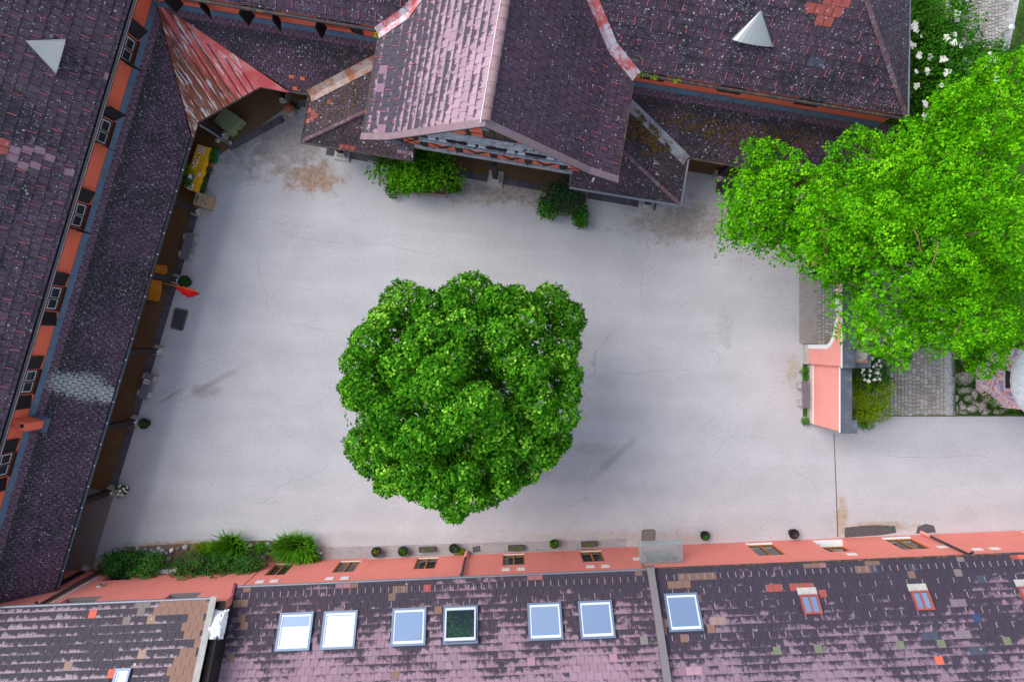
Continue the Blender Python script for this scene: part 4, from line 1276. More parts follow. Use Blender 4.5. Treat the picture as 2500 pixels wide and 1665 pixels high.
for u_, l_ in ((-8.9, 4.7), (3.05, 4.7)):
    mb = MB(); mb.obox(T(u_, 1.5, 2.56), TU * l_, TN * .24, UPZ * .24); mb.build('eave_beam', G['darkwood'], PV)
mb = MB(); mb.obox(T(-9.0, -2.2, 2.74), TU * 16.7, TN * 3.4, UPZ * .04); mb.build('porch_ceiling', G['darkwood'], PV)
# ------------------------------------------------------------------ lower row of buildings
def bottom_building(name, label, cat, u0, u1, ez, roof_mat, tiles, wall_u0, wall_u1, wall_top, roofmat_key, en=.25, slope=.72, hole_list=(), over=(), hook_fn=None, hookmat='pinkhook', skip=()):
    th = thing(name, label, cat, Z(B((u0 + u1) / 2, -3)))
    pl = Plane(B(0, en, ez), BU, -BN + UPZ * slope); s = math.hypot(1, slope)
    dr = 5.2
    poly = [(u0, .11), (u1, .11), (u1, dr * s), (u0, dr * s)]
    mb = MB(); deck(mb, pl, poly, th=.12)
    plb = Plane(B(0, en - dr, ez + dr * slope), BU, -BN - UPZ * slope)
    deck(mb, plb, [(u0, 0), (u1, 0), (u1, dr * s), (u0, dr * s)], th=.12)
    r = mb.build('roof', G[roofmat_key], th)
    t = Tiles(r, 'roof_tile', tiles[0], tiles[1], .022, G[roofmat_key], nmax=300)
    t.field(pl, poly, holes=skip(pl) if skip else (), over=over)
    t.finish()
    mb = MB(); wall_holes(mb, B(wall_u0, 0), BU, BN, wall_u1 - wall_u0, 0, wall_top, [(a - wall_u0, b - wall_u0, c, d, e) for a, b, c, d, e in hole_list])
    mb.obox(B(wall_u0, -.4, 0), BU * (wall_u1 - wall_u0), -BN * .1, UPZ * (wall_top - .1))
    mb.obox(B(wall_u0, -9.6, 0), BU * (wall_u1 - wall_u0), -BN * .3, UPZ * wall_top)
    # gable ends
    for uu in (wall_u0, wall_u1 - .25):
        mb.prism([B(uu, -.02, 0), B(uu, -9.6, 0), B(uu, -9.6, wall_top - .15), B(uu, en - dr, ez + dr * slope - .2), B(uu, -.02, wall_top - .02)], BU * .25)
    w = mb.build('wall', G['pink'], th)
    return th, pl, r, s

def skyhole(pl, quad):
    return [pl.hit(x, y) for x, y in quad]
SKY_M = [[(687, 1497), (770, 1494), (754, 1587), (670, 1592)], [(794, 1493), (876, 1490), (865, 1584), (780, 1587)],
         [(960, 1486), (1043, 1483), (1038, 1576), (953, 1579)], [(1083, 1481), (1166, 1478), (1168, 1570), (1082, 1575)],
         [(1287, 1473), (1369, 1470), (1376, 1562), (1291, 1565)], [(1410, 1468), (1492, 1465), (1504, 1558), (1418, 1561)]]
SKY_R = [[(1618, 1450), (1699, 1447), (1720, 1539), (1636, 1545)]]
def rect_uv(pl, quad):
    p = [pl.hit(x, y) for x, y in quad]
    ua = (p[0][0] + p[3][0]) / 2; ub = (p[1][0] + p[2][0]) / 2; va = (p[0][1] + p[1][1]) / 2; vb = (p[2][1] + p[3][1]) / 2
    return ua, ub, va, vb
def skylight(parent, pl, quad, pane, label=None, white_panel=0.0, tilt=0.0):
    ua, ub, va, vb = rect_uv(pl, quad)
    def bx(mb, a, b, c, d, h0, h1): mb.obox(pl.at(a, c, h0), pl.U * (b - a), pl.V * (d - c), pl.N * (h1 - h0))
    mb = MB(); f = .085
    bx(mb, ua, ua + f, va, vb, -.02, .11); bx(mb, ub - f, ub, va, vb, -.02, .11); bx(mb, ua + f, ub - f, va, va + f, -.02, .11); bx(mb, ua + f, ub - f, vb - f, vb, -.02, .11)
    o = mb.build('skylight', G['skyframe'], parent)
    if label: o['label'] = label
    mb = MB(); g = .055; a, b, c, d = ua + f, ub - f, va + f, vb - f
    bx(mb, a, a + g, c, d, 0, .095); bx(mb, b - g, b, c, d, 0, .095); bx(mb, a + g, b - g, c, c + g * 1.6, 0, .095); bx(mb, a + g, b - g, d - g * 2, d, 0, .095)
    mb.build('sash', G['sash'], o)
    a, b, c, d = a + g, b - g, c + g * 1.6, d - g * 2
    if white_panel > 0:
        mb = MB(); sp = d - (d - c) * white_panel
        bx(mb, a, b, sp, d, 0, .061); mb.build('blind', G['blind'], o)
        d = sp
    if d > c + .02:
        mb = MB(); bx(mb, a, b, c, d, 0, .06); mb.build('pane', pane, o)
    if tilt:  # tilt added so that the pane mirrors the tree
        ctr = pl.at((ua + ub) / 2, (va + vb) / 2, .06) - org(parent)
        M = Matrix.Translation(ctr + pl.N * .13) @ Matrix.Rotation(tilt, 4, pl.U) @ Matrix.Translation(-ctr)
        for ch in o.children: ch.data.transform(M)
    return o

def brect(u_c, w, za, zb, dp=.11): return (u_c - w / 2, u_c + w / 2, za, zb, dp)
# windows along the middle and right house fronts (u, width, sill height, head height)
hm = [brect(-10.95, .95, .35, 1.95), brect(-7.8, 1.02, .35, 1.95), brect(-4.05, 1.02, .35, 1.95), brect(.08, 1.04, .35, 1.95), brect(3.78, 1.05, .35, 1.95)]
def mid_skip(pl): return [[pl.hit(*q) for q in quad] for quad in SKY_M]
T_W, T_E = .33, .305
tan_ = (.215, .125, .092)
ovm = [(825, 1425, PNK), (838, 1425, (.33, .15, .16)), (850, 1424, (.33, .15, .16)), (868, 1422, BRN), (965, 1437, BRN), (985, 1436, BRN), (995, 1435, BRN), (950, 1452, BRN), (1042, 1434, RED), (1052, 1434, RED),
       (1063, 1488, tan_), (960, 1640, tan_), (1300, 1406, (.30, .12, .11)), (1312, 1404, (.30, .12, .11)), (1320, 1404, (.30, .12, .11)), (1553, 1396, BRN), (1582, 1565, (.21, .19, .17)), (600, 1440, tan_), (582, 1478, tan_), (596, 1476, tan_), (580, 1512, tan_), (594, 1525, tan_), (570, 1608, tan_), (1300, 1615, (.36, .2, .24)), (1492, 1605, (.36, .2, .24))]
MH, plMd, rM, sB = bottom_building('pink_house', 'low salmon-pink house along the bottom with six blue-framed skylights in its tiled roof', 'house', -11.9, 5.82, 3.9, G['t_mid'], (T_W, T_E), -11.85, 5.95, 3.72, 't_mid', hole_list=hm, over=ovm, skip=mid_skip)
for h in hm:
    window(MH, B(-11.85, 0), BU, BN, h[0] + 11.85, h[1] + 11.85, h[2], h[3], .11, G['ochrewood'], None, G['white'], 2, 0, .065, sillp=.0)
for i, q in enumerate(SKY_M):
    skylight(MH, plMd, q, G['skyglass'], ['skylight with a blind drawn over its upper part', 'skylight with a white blind fully drawn', None, None, None, None][i], [.66, .98, 0, 0, 0, 0][i], R(-7.6) if i == 3 else 0)  # first two: bright sky reflection painted as white panels in the glass
hk = []
for i in range(-36, 18):
    hk.append((i * T_W + .17 + T_W * .5, T_E * 1 + .06))
    if i % 2 == 0:
        for j in (3, 5, 7): hk.append((i * T_W + (.33 if j == 5 else 0) + .17, T_E * j + .06))
bad = mid_skip(plMd)
hooks(rM, plMd, [p for p in hk if -11.7 < p[0] < 5.7 and not any(inside(b, *p) for b in bad) and (p[1] < .6 or random.random() < .62)], G['pinkhook'], .2)
mb = MB(); mb.tube([B(-11.9, .185, 3.885), B(5.8, .185, 3.885)], .06, 8); mb.build('gutter', G['zinc'], MH)
mb = MB(); mb.obox(B(-11.98, .28, 3.8), BU * .1, (-BN + UPZ * .72) * 5.4, plMd.N * .16); mb.build('verge_flashing', G['darkred'], MH)
mb = MB(); mb.tube([B(-2.2, .12, .02), B(-2.2, .12, .9)], .085, 10); dp = mb.build('downpipe', G['salmon'], MH)
mb = MB(); mb.tube([B(-2.2, .12, .9), B(-2.2, .12, 3.55), B(-2.2, .3, 3.8)], .06, 8); mb.build('upper_pipe', G['gutter'], dp)
mb = MB(); mb.obox(B(-7.0, .005, .0), BU * 4.2, BN * .03, UPZ * .18); mb.obox(B(-1.9, .005, .0), BU * 5.3, BN * .03, UPZ * .16); mb.build('base_course', G['stone'], MH)
def plate(parent, px, py, w=.36, h=.3):
    p = hit(px, py, B(0, 0, 0), BN); u = (p - B(0, 0, 0)).dot(BU)
    mb = MB(); mb.obox(B(u - w / 2, .003, p.z - h / 2), BU * w, BN * .025, UPZ * h); return mb.build('vent_plate', G['white'], parent)
for (x, y) in ((635, 1420), (670, 1418), (805, 1412), (842, 1411), (1235, 1390), (1272, 1389), (1441, 1383), (1478, 1382), (1555, 1364)): plate(MH, x, y)

# parapet strip between the two roofs
mb = MB(); mb.obox(B(5.80, .22, 3.9 + .1), BU * .30, (-BN + UPZ * .72) * 5.2, plMd.N * .16)
mb.obox(B(5.78, .22, 3.88), BU * .34, BN * .14, UPZ * .26); mb.build('fire_wall_cap', G['greycap'], MH)

# right house
hr = [brect(6.75, 1.9, .02, 2.3, .25), (11.3, 12.6, .3, 2.1, .14), (14.55, 16.0, .3, 2.0, .38), (17.9, 19.3, .3, 2.1, .14), (24.7, 26, .3, 2.1, .14)]
RSK = [[(1948, 1453), (1994, 1451), (2007, 1498), (1966, 1501)], [(2219, 1444), (2264, 1442), (2280, 1489), (2240, 1491)], [(2484, 1433), (2530, 1431), (2545, 1478), (2503, 1480)]]
def right_skip(pl): return [[pl.hit(*q) for q in quad] for quad in SKY_R + RSK]
ovr = [(1660, 1412, BRN), (1680, 1411, BRN), (1695, 1410, BRN), (1710, 1409, BRN), (1730, 1409, BRN), (1745, 1408, BRN), (1645, 1428, tan_), (1660, 1427, tan_), (1670, 1430, tan_), (1685, 1425, tan_), (1622, 1500, tan_), (1624, 1520, tan_), (1625, 1540, tan_), (1712, 1466, BRN), (1730, 1535, tan_), (1742, 1530, tan_), (1680, 1561, tan_), (1750, 1516, (.30, .2, .19)), (1768, 1515, (.30, .2, .19)),
       (1880, 1436, RED), (1905, 1434, RED), (1935, 1432, RED), (1955, 1431, RED), (1975, 1430, RED), (2010, 1446, RED), (1965, 1377, BRN), (1985, 1376, BRN), (2002, 1376, (.3, .13, .13)), (2118, 1370, BRN), (2140, 1369, BRN), (2095, 1390, BRN), (2112, 1389, BRN), (2131, 1388, SLT), (2225, 1384, SLT), (2221, 1401, BRN), (2347, 1362, GREYB), (2338, 1396, GREYB), (2390, 1412, SLT), (2387, 1503, (.03, .06, .13)), (2255, 1549, SLT), (2275, 1549, SLT), (2332, 1470, (.2, .14, .17)), (2355, 1470, (.2, .14, .17)), (2375, 1583, SLT), (2395, 1582, SLT), (2300, 1608, BRT), (2485, 1355, BRT), (2470, 1356, RED),
       (1898, 1588, GRN), (2000, 1581, GRN), (2188, 1573, GRN), (2290, 1566, GRN), (2458, 1560, GRN), (1665, 1645, PNK), (1685, 1644, (.4, .23, .27)), (1700, 1643, (.4, .23, .27)), (2330, 1545, (.21, .16, .18)), (2350, 1544, (.21, .16, .18))]
RH, plR, rR, _ = bottom_building('pink_house', 'pink house at bottom right with glass door canopy and small red roof windows', 'house', 6.12, 31, 3.85, G['t_right'], (.33, .305), 5.95, 31, 3.67, 't_right', hole_list=hr, over=ovr, skip=right_skip)
for h in hr[1:]:
    window(RH, B(5.95, 0), BU, BN, h[0] - 5.95, h[1] - 5.95, h[2], h[3], h[4], G['ochrewood'], None, G['white'], 2, 0, .06, sillp=.02)
mb = MB(); mb.obox(B(5.8, -.24, .02), BU * 1.9, BN * .05, UPZ * 2.28); dr_ = mb.build('door', G['ochrewood'], RH)
mb = MB(); mb.obox(B(6.1, -.188, .9), BU * .55, BN * .012, UPZ * 1.2); mb.obox(B(6.9, -.188, .9), BU * .55, BN * .012, UPZ * 1.2); mb.build('door_pane', G['glass'], dr_)
skylight(RH, plR, SKY_R[0], G['skyglass'], 'skylight with an ochre stained sill, first on the right roof')
for q in RSK:
    ua, ub, va, vb = rect_uv(plR, q)
    def bx(mb, a, b, c, d, h0, h1): mb.obox(plR.at(a, c, h0), plR.U * (b - a), plR.V * (d - c), plR.N * (h1 - h0))
    mb = MB(); f = .07; m_ = (ua + ub) / 2
    bx(mb, ua, ua + f, va, vb, -.02, .13); bx(mb, ub - f, ub, va, vb, -.02, .13); bx(mb, ua + f, ub - f, va, va + f, -.02, .13); bx(mb, ua + f, ub - f, vb - f, vb, -.02, .13); bx(mb, m_ - .03, m_ + .03, va + f, vb - f, -.02, .12)
    o = mb.build('roof_window', G['redpaint'], RH)
    for a, b in ((ua + f, m_ - .03), (m_ + .03, ub - f)):
        mb = MB(); bx(mb, a, b, va + f, vb - f, 0, .07); mb.build('pane', G['skyglass'], o)
    mb = MB(); bx(mb, ua - .03, ub + .03, va - .3, va - .005, .02, .045); mb.build('apron_flashing', G['stone'], o)
hk = []
for i in range(18, 76):
    hk.append((i * .33 + .17 + .165, .305 + .06))
    if i % 2 == 0:
        for j in (3, 5, 7, 9): hk.append((i * .33 + (.33 if j % 4 == 1 else 0) + .17, .305 * j + .06))
bad = right_skip(plR)
hooks(rR, plR, [p for p in hk if p[0] > 6.4 and not any(inside(b, *p) for b in bad)], G['pinkhook'], .19)
mb = MB(); mb.tube([B(6.15, .185, 3.835), B(31, .185, 3.835)], .06, 8); mb.build('gutter', G['rustgutter'], RH)
mb = MB(); mb.tube([B(20.0, .12, .02), B(20.0, .12, .75)], .085, 10); dp = mb.build('downpipe', G['salmon'], RH)
mb = MB(); mb.tube([B(20.0, .12, .75), B(20.0, .12, 3.5), B(20.0, .3, 3.75)], .06, 8); mb.build('upper_pipe', G['gutter'], dp)
for (x, y) in ((2080, 1353), (2300, 1335), (2386, 1341), (2428, 1339)): plate(RH, x, y, .42, .25)
# glass canopy on rods
mb = MB(); ca = B(5.72, .04, 2.72); mb.obox(ca, BU * 1.98, BN * 1.0 - UPZ * .14, UPZ * .018); cn = mb.build('door_canopy', G['canopyglass'], RH)
for k, u in enumerate((.15, .98, 1.82)):
    mb = MB(); mb.tube([B(5.72 + u, .0, 2.68), B(5.72 + u, .85, 2.60)], .014, 6); mb.lathe(B(5.72 + u, .85, 2.60), [(.045, 0), (.045, .05), (0, .055)], 10); mb.lathe(B(5.72 + u, .14, 2.70), [(.03, 0), (.03, .04), (0, .045)], 10)
    mb.build('canopy_rod', G['steel'], cn)

# left house of the lower row: taller eave, verge next to a dark clad gable
hl = [(-19.1, -17.75, .3, 1.75, .3), (-15.0, -14.2, .3, 1.5, .3), (-19.2, -17.7, 3.9, 4.95, .28), (-14.75, -13.4, 3.95, 4.95, .28)]
ovl = [(225, 1501, BRT), (233, 1500, BRT), (215, 1507, BRT), (268, 1650, BRT), (272, 1640, BRT)]
for (x0, x1, y) in ((400, 500, 1472), (390, 500, 1490), (470, 495, 1508), (450, 490, 1528), (452, 488, 1552), (478, 486, 1570), (440, 482, 1592), (430, 480, 1612), (425, 478, 1632), (415, 474, 1652)):
    for x in range(x0, x1, 12): ovl.append((x, y, (.25, .140, .100)))
ovl += [(340, 1478, GREYB), (330, 1480, GREYB), (350, 1478, GREYB), (335, 1497, GREYB), (375, 1515, (.3, .2, .13)), (168, 1628, (.3, .2, .15)), (340, 1597, (.36, .23, .18)), (312, 1508, GREYB)]
SKY_L = [[(280, 1632), (317, 1632), (305, 1720), (268, 1720)]]
def left_skip(pl): return [[pl.hit(*q) for q in quad] for quad in SKY_L]
LH, plLH, rLH, _ = bottom_building('pink_house', 'taller pink house at bottom left whose roof tiles are striped dark and pale', 'house', -34, -12.42, 5.15, G['t_bl'], (.33, .325), -34, -11.9, 5.0, 't_bl', hole_list=hl, over=ovl, skip=left_skip)
for i, h in enumerate(hl):
    window(LH, B(-34, 0), BU, BN, h[0] + 34, h[1] + 34, h[2], h[3], h[4], G['ochrewood'], None, G['greycap'] if i > 1 else G['white'], 2, 0, .06, sillp=.03)
skylight(LH, plLH, SKY_L[0], G['skyglass'], 'narrow skylight at the photo edge with a white blind', .95)
mb = MB(); mb.tube([B(-34, .18, 5.13), B(-12.45, .18, 5.13)], .075, 8); mb.build('gutter', G['zinc'], LH)
mb = MB(); mb.obox(B(-12.42, .26, 5.17), BU * .26, (-BN + UPZ * .72) * 5.2, plLH.N * .05); mb.build('verge_flashing', G['stone'], LH)
cl = MB()
for k in range(7):
    n0 = -.35 - k * .75
    cl.prism([B(-11.88, n0, 3.3), B(-11.88, n0 - .73, 3.3), B(-11.88, n0 - .73, 5.1 + .72 * (.25 - n0 + .73) ), B(-11.88, n0, 5.1 + .72 * (.25 - n0))], BU * .03)
    cl.build('cladding_panel', G['darkwood'], LH); cl = MB()
mb = MB(); mb.obox(B(-12.16, .0, 5.02), BU * .30, (-BN + UPZ * .72) * 5.0, plLH.N * .06); mb.build('verge_board', G['darkwood'], LH)
mb = MB(); mb.tube([W(262, 1388, .05), B(-19.75, .1, .06), B(-19.75, .1, 4.9), B(-19.75, .3, 5.0)], .07, 8); mb.build('downpipe', G['gutter'], LH)
mb = MB(); mb.obox(B(-19.55, .005, 1.2), BU * .1, BN * .03, UPZ * 3.6); mb.build('wall_trim', G['sash'], LH)
p = hit(246, 1431, B(0, 0, 0), BN); mb = MB(); uu = (p - B(0, 0, 0)).dot(BU)
mb.obox(B(uu - .1, .003, p.z - .16), BU * .2, BN * .08, UPZ * .32); lb = mb.build('wall_box', G['stone'], LH)
mb = MB(); mb.obox(B(uu - .05, .084, p.z - .09), BU * .1, BN * .006, UPZ * .18); mb.build('box_opening', G['shutter'], lb)
mb = MB(); pts = [W(x, y, 1.0) for x, y in ((381, 1392), (437, 1384), (437, 1392), (425, 1402), (405, 1404), (385, 1398))]; mb.prism(pts, UPZ * .08); mb.build('white_ledge', G['white'], LH)
# crumpled white plastic cover on the verge corner
cv = MB(); rr = random.Random(3); n = 9; vs = []; base = B(-12.38, -.25, 5.15)
for i in range(n):
    for j in range(n):
        u, v = i / (n - 1), j / (n - 1); e = 4 * u * (1 - u); f = 4 * v * (1 - v)
        vs.append(base + BU * (u * .82 - .12) - BN * (v * .95) + UPZ * (v * .95 * .72 + .06 + .36 * (e * f) ** .35 + rr.uniform(-.05, .05)) + Vector((rr.uniform(-.03, .03), rr.uniform(-.03, .03), 0)))
cv.add(vs, [(i * n + j, (i + 1) * n + j, (i + 1) * n + j + 1, i * n + j + 1) for i in range(n - 1) for j in range(n - 1)])
tag(cv.build('plastic_cover', G['plastic']), 'crumpled white plastic cover wrapped over the roof corner at the bottom left', 'cover')

# ------------------------------------------------------------------ gate wall on the right
GW = thing('gate_wall', 'pink garden wall with white rimmed arched gateway and dark slate coping', 'wall', (14.6, -1, 0))
xw = 14.36; tk = .42; zt = 3.62; ac, ah, zs, za_ = 1.56, 1.73, 2.15, 3.15
def arch(yh, grow=0.0, n=14):
    pts = [(ac - ah - grow, 0)]
    for k in range(n + 1):
        th = math.pi * (1 - k / n)
        pts.append((ac + (ah + grow) * math.cos(th), zs + (za_ - zs + grow) * math.sin(th)))
    pts.append((ac + ah + grow, 0))
    return pts
def archwall(mb, x, x1, y0, y1, z1, inner):
    A = inner
    outer = [(y0, 0), (y0, z1)] + [(y0 + (y1 - y0) * k / 14, z1) for k in range(1, 14)] + [(y1, z1), (y1, 0)]
    # pair points around: left foot, ... right foot
    m = len(A)
    O = [(y0, 0)] + [(max(y0, min(y1, p[0] if 0 < i < m - 1 else p[0])), z1) for i, p in enumerate(A)][1:-1] + [(y1, 0)]
    for xx, flip in ((x, 0), (x1, 1)):
        left = [(xx, y0, 0), (xx, A[0][0], 0), (xx, A[1][0], A[1][1]), (xx, A[1][0], z1), (xx, y0, z1)]
        right = [(xx, y1, 0), (xx, y1, z1), (xx, A[-2][0], z1), (xx, A[-2][0], A[-2][1]), (xx, A[-1][0], 0)]
        for poly in (left, right):
            mb.add(poly[::-1] if flip else poly, [tuple(range(len(poly)))])
        for i in range(1, m - 2):
            q = [(xx, A[i][0], A[i][1]), (xx, A[i + 1][0], A[i + 1][1]), (xx, A[i + 1][0], z1), (xx, A[i][0], z1)]
            mb.quad(*(q[::-1] if flip else q))
    for i in range(m - 1):
        mb.quad((x, A[i][0], A[i][1]), (x1, A[i][0], A[i][1]), (x1, A[i + 1][0], A[i + 1][1]), (x, A[i + 1][0], A[i + 1][1]))
    mb.quad((x, y0, 0), (x, y0, z1), (x1, y0, z1), (x1, y0, 0)); mb.quad((x, y1, 0), (x1, y1, 0), (x1, y1, z1), (x, y1, z1))
    mb.quad((x, y0, z1), (x, y1, z1), (x1, y1, z1), (x1, y0, z1))
mb = MB(); archwall(mb, xw, xw + tk, -1.10, 4.25, zt, arch(0)); mb.build('gate_panel', G['salmon'], GW)
a0, a1 = arch(0), arch(0, .20); mb = MB()
for i in range(len(a0) - 1):
    xo = xw - .03
    mb.quad((xo, *a0[i]), (xo, *a0[i + 1]), (xo, *a1[i + 1]), (xo, *a1[i]))
    mb.quad((xo, *a0[i]), (xw + tk + .01, *a0[i]), (xw + tk + .01, *a0[i + 1]), (xo, *a0[i + 1]))
    mb.quad((xo, *a1[i]), (xo, *a1[i + 1]), (xw, *a1[i + 1]), (xw, *a1[i]))
mb.build('arch_rim', G['white'], GW)
mb = MB(); mb.obox((xw - .045, ac - .22, za_ - .02), (.06, 0, 0), (0, .44, 0), (0, 0, .42)); mb.build('keystone', G['white'], GW)
mb = MB(); mb.prism([(14.58, -4.0, 0), (14.58, -1.103, 0), (14.58, -1.103, 2.98), (14.58, -4.0, 2.98)], (.44, 0, 0)); mb.build('side_panel', G['salmon'], GW)
mb = MB(); mb.prism([(14.58, 4.253, 0), (14.58, 8.2, 0), (14.58, 8.2, 2.98), (14.58, 4.253, 2.98)], (.44, 0, 0)); mb.build('side_panel', G['salmon'], GW)
mb = MB(); mb.obox((xw - .05, -1.17, zt), (.045, 0, 0), (0, 5.47, 0), (0, 0, .06)); mb.obox((14.535, -4.06, 2.98), (.045, 0, 0), (0, 2.95, 0), (0, 0, .05)); mb.build('white_moulding', G['white'], GW)
for (x0, y0, dx, dy, z0) in ((xw - .005, -1.17, .55, 1.35, zt + .002), (xw - .005, .19, .55, 3.0, zt + .002), (xw - .005, 3.2, .55, 1.1, zt + .002)):
    mb = MB(); mb.obox((x0, y0, z0), (dx, 0, 0), (0, dy - .012, 0), (0, 0, .07)); mb.build('coping_slab', G['slate'], GW)
for (x0, y0, dx, dy) in ((14.58, -3.50, .50, 2.32), (14.58, 4.3, .50, 3.9), (14.58, -4.1, .74, .585)):
    mb = MB(); mb.obox((x0, y0, 2.985), (dx, 0, 0), (0, dy, 0), (0, 0, .07)); mb.build('coping_slab', G['slate'], GW)
mb = MB(); mb.obox((14.60, -4.03, 0), (.62, 0, 0), (0, .42, 0), (0, 0, 2.98)); mb.build('end_pier', G['salmon'], GW)
mb = MB()
mb.obox((xw - .17, -1.12, 0), (.165, 0, 0), (0, .93, 0), (0, 0, .32)); mb.obox((xw - .17, 3.31, 0), (.165, 0, 0), (0, .93, 0), (0, 0, .32))
mb.obox((14.42, -4.0, 0), (.155, 0, 0), (0, 2.85, 0), (0, 0, .28)); mb.obox((14.42, 4.3, 0), (.155, 0, 0), (0, 3.8, 0), (0, 0, .28)); mb.build('base_course', G['stone'], GW)
mb = MB(); mb.obox((14.55, -4.002, 0), (.028, 0, 0), (0, 2.89, 0), (0, 0, .34)); mb.build('base_band', G['white'], GW)
# pier behind the gate with a round stone cap sunk inside slate coping
mb = MB(); mb.obox((14.95, -1.12, 0), (.80, 0, 0), (0, .9, 0), (0, 0, 3.2)); pr = mb.build('gate_pier', G['salmon'], GW)
mb = MB(); mb.obox((14.90, -1.18, 3.2), (.9, 0, 0), (0, .22, 0), (0, 0, .09)); mb.obox((14.90, -.96, 3.2), (.10, 0, 0), (0, .8, 0), (0, 0, .09)); mb.obox((15.7, -.96, 3.2), (.10, 0, 0), (0, .8, 0), (0, 0, .09)); mb.build('pier_coping', G['slate'], pr)
mb = MB(); mb.lathe((15.34, -.58, 3.2), [(.30, 0), (.31, .16), (.25, .2), (.22, .12), (0, .10)], 22); mb.build('round_cap', G['stone'], pr)
# threshold strip at the gate
structure('gate_threshold', sheet([(14.02, -.14), (14.9, -.14), (14.9, 3.26), (14.02, 3.26)], .012), G['slab'])

# ------------------------------------------------------------------ cobbled paths
def cobbles(path, poly, wx, ly, nmax, name='cobble', rot=0.0, z=.012):
    hs = halfplanes(poly); rr = random.Random(len(poly) + int(wx * 100))
    xs = [p[0] for p in poly]; ys = [p[1] for p in poly]
    cells = []
    x = min(xs)
    while x < max(xs):
        w = wx * rr.uniform(.9, 1.12); y = min(ys) - rr.uniform(0, .2)
        while y < max(ys):
            l = ly * rr.choice((.8, 1, 1, 1.25, 1.5)); cx, cy = x + w / 2, y + l / 2
            if all(a * cx + b * cy <= c for a, b, c in hs): cells.append((cx, cy, w - .028, l - .028, rr.uniform(0, .010)))
            y += l
        x += w
    return cells
def lay(path, cells, nmax, seen):
    cells = sorted(cells, key=lambda c: (not seen(c), c[0] ** 2 + c[1] ** 2))
    mesh = {}
    for c in cells[:nmax]:
        key = (round(c[2] / .02), round(c[3] / .03))
        if key not in mesh:
            mb = MB(); mb.frus((0, 0, 0), (key[0] * .02, key[1] * .03), (key[0] * .02 - .02, key[1] * .03 - .02), .028); mesh[key] = mb.mesh('cobble', G['cobble'])
        o = bare('cobble', mesh[key], path); o.location = (c[0], c[1], c[4]); o.rotation_euler = (0, 0, random.uniform(-.03, .03))
    mb = MB()
    for c in cells[nmax:]: mb.frus((c[0], c[1], c[4]), (c[2], c[3]), (c[2] - .02, c[3] - .02), .028)
    if mb.v: mb.build('cobbles', G['cobble'], path)['kind'] = 'stuff'
pA = [(14.9, -3.62), (21.15, -3.62), (21.15, 5.2), (14.9, 5.2)]
path1 = structure('cobbled_path', sheet(pA, .004), G['joint'])
lay(path1, cobbles(path1, pA, .185, .19, 300), 300, lambda c: (17.9 < c[0] and c[1] < -.3) or (c[0] < 15.6 and 0 < c[1] < 3))
structure('gravel_strip', sheet([(21.15, -3.62), (21.62, -3.62), (21.62, 5.2), (21.15, 5.2)], .02), G['gravel'])
pb = [W(x, y) for x, y in ((2310, -60), (2492, -60), (2440, 160), (2300, 160))]
pB_ = [(p.x, p.y) for p in pb]
path2 = structure('cobbled_path', sheet(pB_, .004), G['joint'])
lay(path2, cobbles(path2, pB_, .165, .17, 300), 300, lambda c: PX((c[0], c[1], 0))[1] > 0 and PX((c[0], c[1], 0))[0] > 2335)
q = [W(x, y) for x, y in ((2478, -60), (2500, -60), (2458, 150), (2436, 150))]
structure('gravel_strip', sheet([(p.x, p.y) for p in q], .02), G['gravel'])

# stepping stones in the grass next to the kiosk
sl_ = [((2330, 850), .55, .35), ((2358, 922), 1.0, .62), ((2356, 953), .64, .36), ((2379, 963), .32, .5), ((2408, 966), .45, .62), ((2403, 945), .46, .26), ((2364, 972), .4, .34), ((2347, 985), .2, .25), ((2336, 972), .18, .3), ((2350, 994), .38, .36), ((2337, 999), .16, .5), ((2352, 1007), .46, .18), ((2373, 998), .5, .36), ((2397, 993), .48, .40), ((2405, 1005), .55, .26), ((2376, 983), .22, .22), ((2385, 985), .16, .24), ((2420, 950), .16, .3), ((2425, 968), .2, .25), ((2427, 985), .2, .26), ((2433, 1005), .3, .2), ((2446, 1003), .3, .22), ((2458, 997), .3, .2), ((2468, 987), .25, .3), ((2484, 975), .25, .4), ((2492, 960), .3, .4)]
big_lab = {1: 'largest grey flagstone at the top of the stepping stones', 2: 'reddish flagstone just below the largest grey one', 4: 'layered blue-grey flagstone in the middle of the stepping stones'}
for i, ((x, y), w, h) in enumerate(sl_):
    p = W(x, y); mb = MB(); mb.rock((p.x, p.y, -.03), (w * 1.28, h * 1.28, .08), i, 0)
    o = mb.build('flagstone', G['flag'])
    tag(o, big_lab.get(i, 'small flat stone set in the grass beside the painted kiosk'), 'stone', 'stepping stones beside the kiosk')

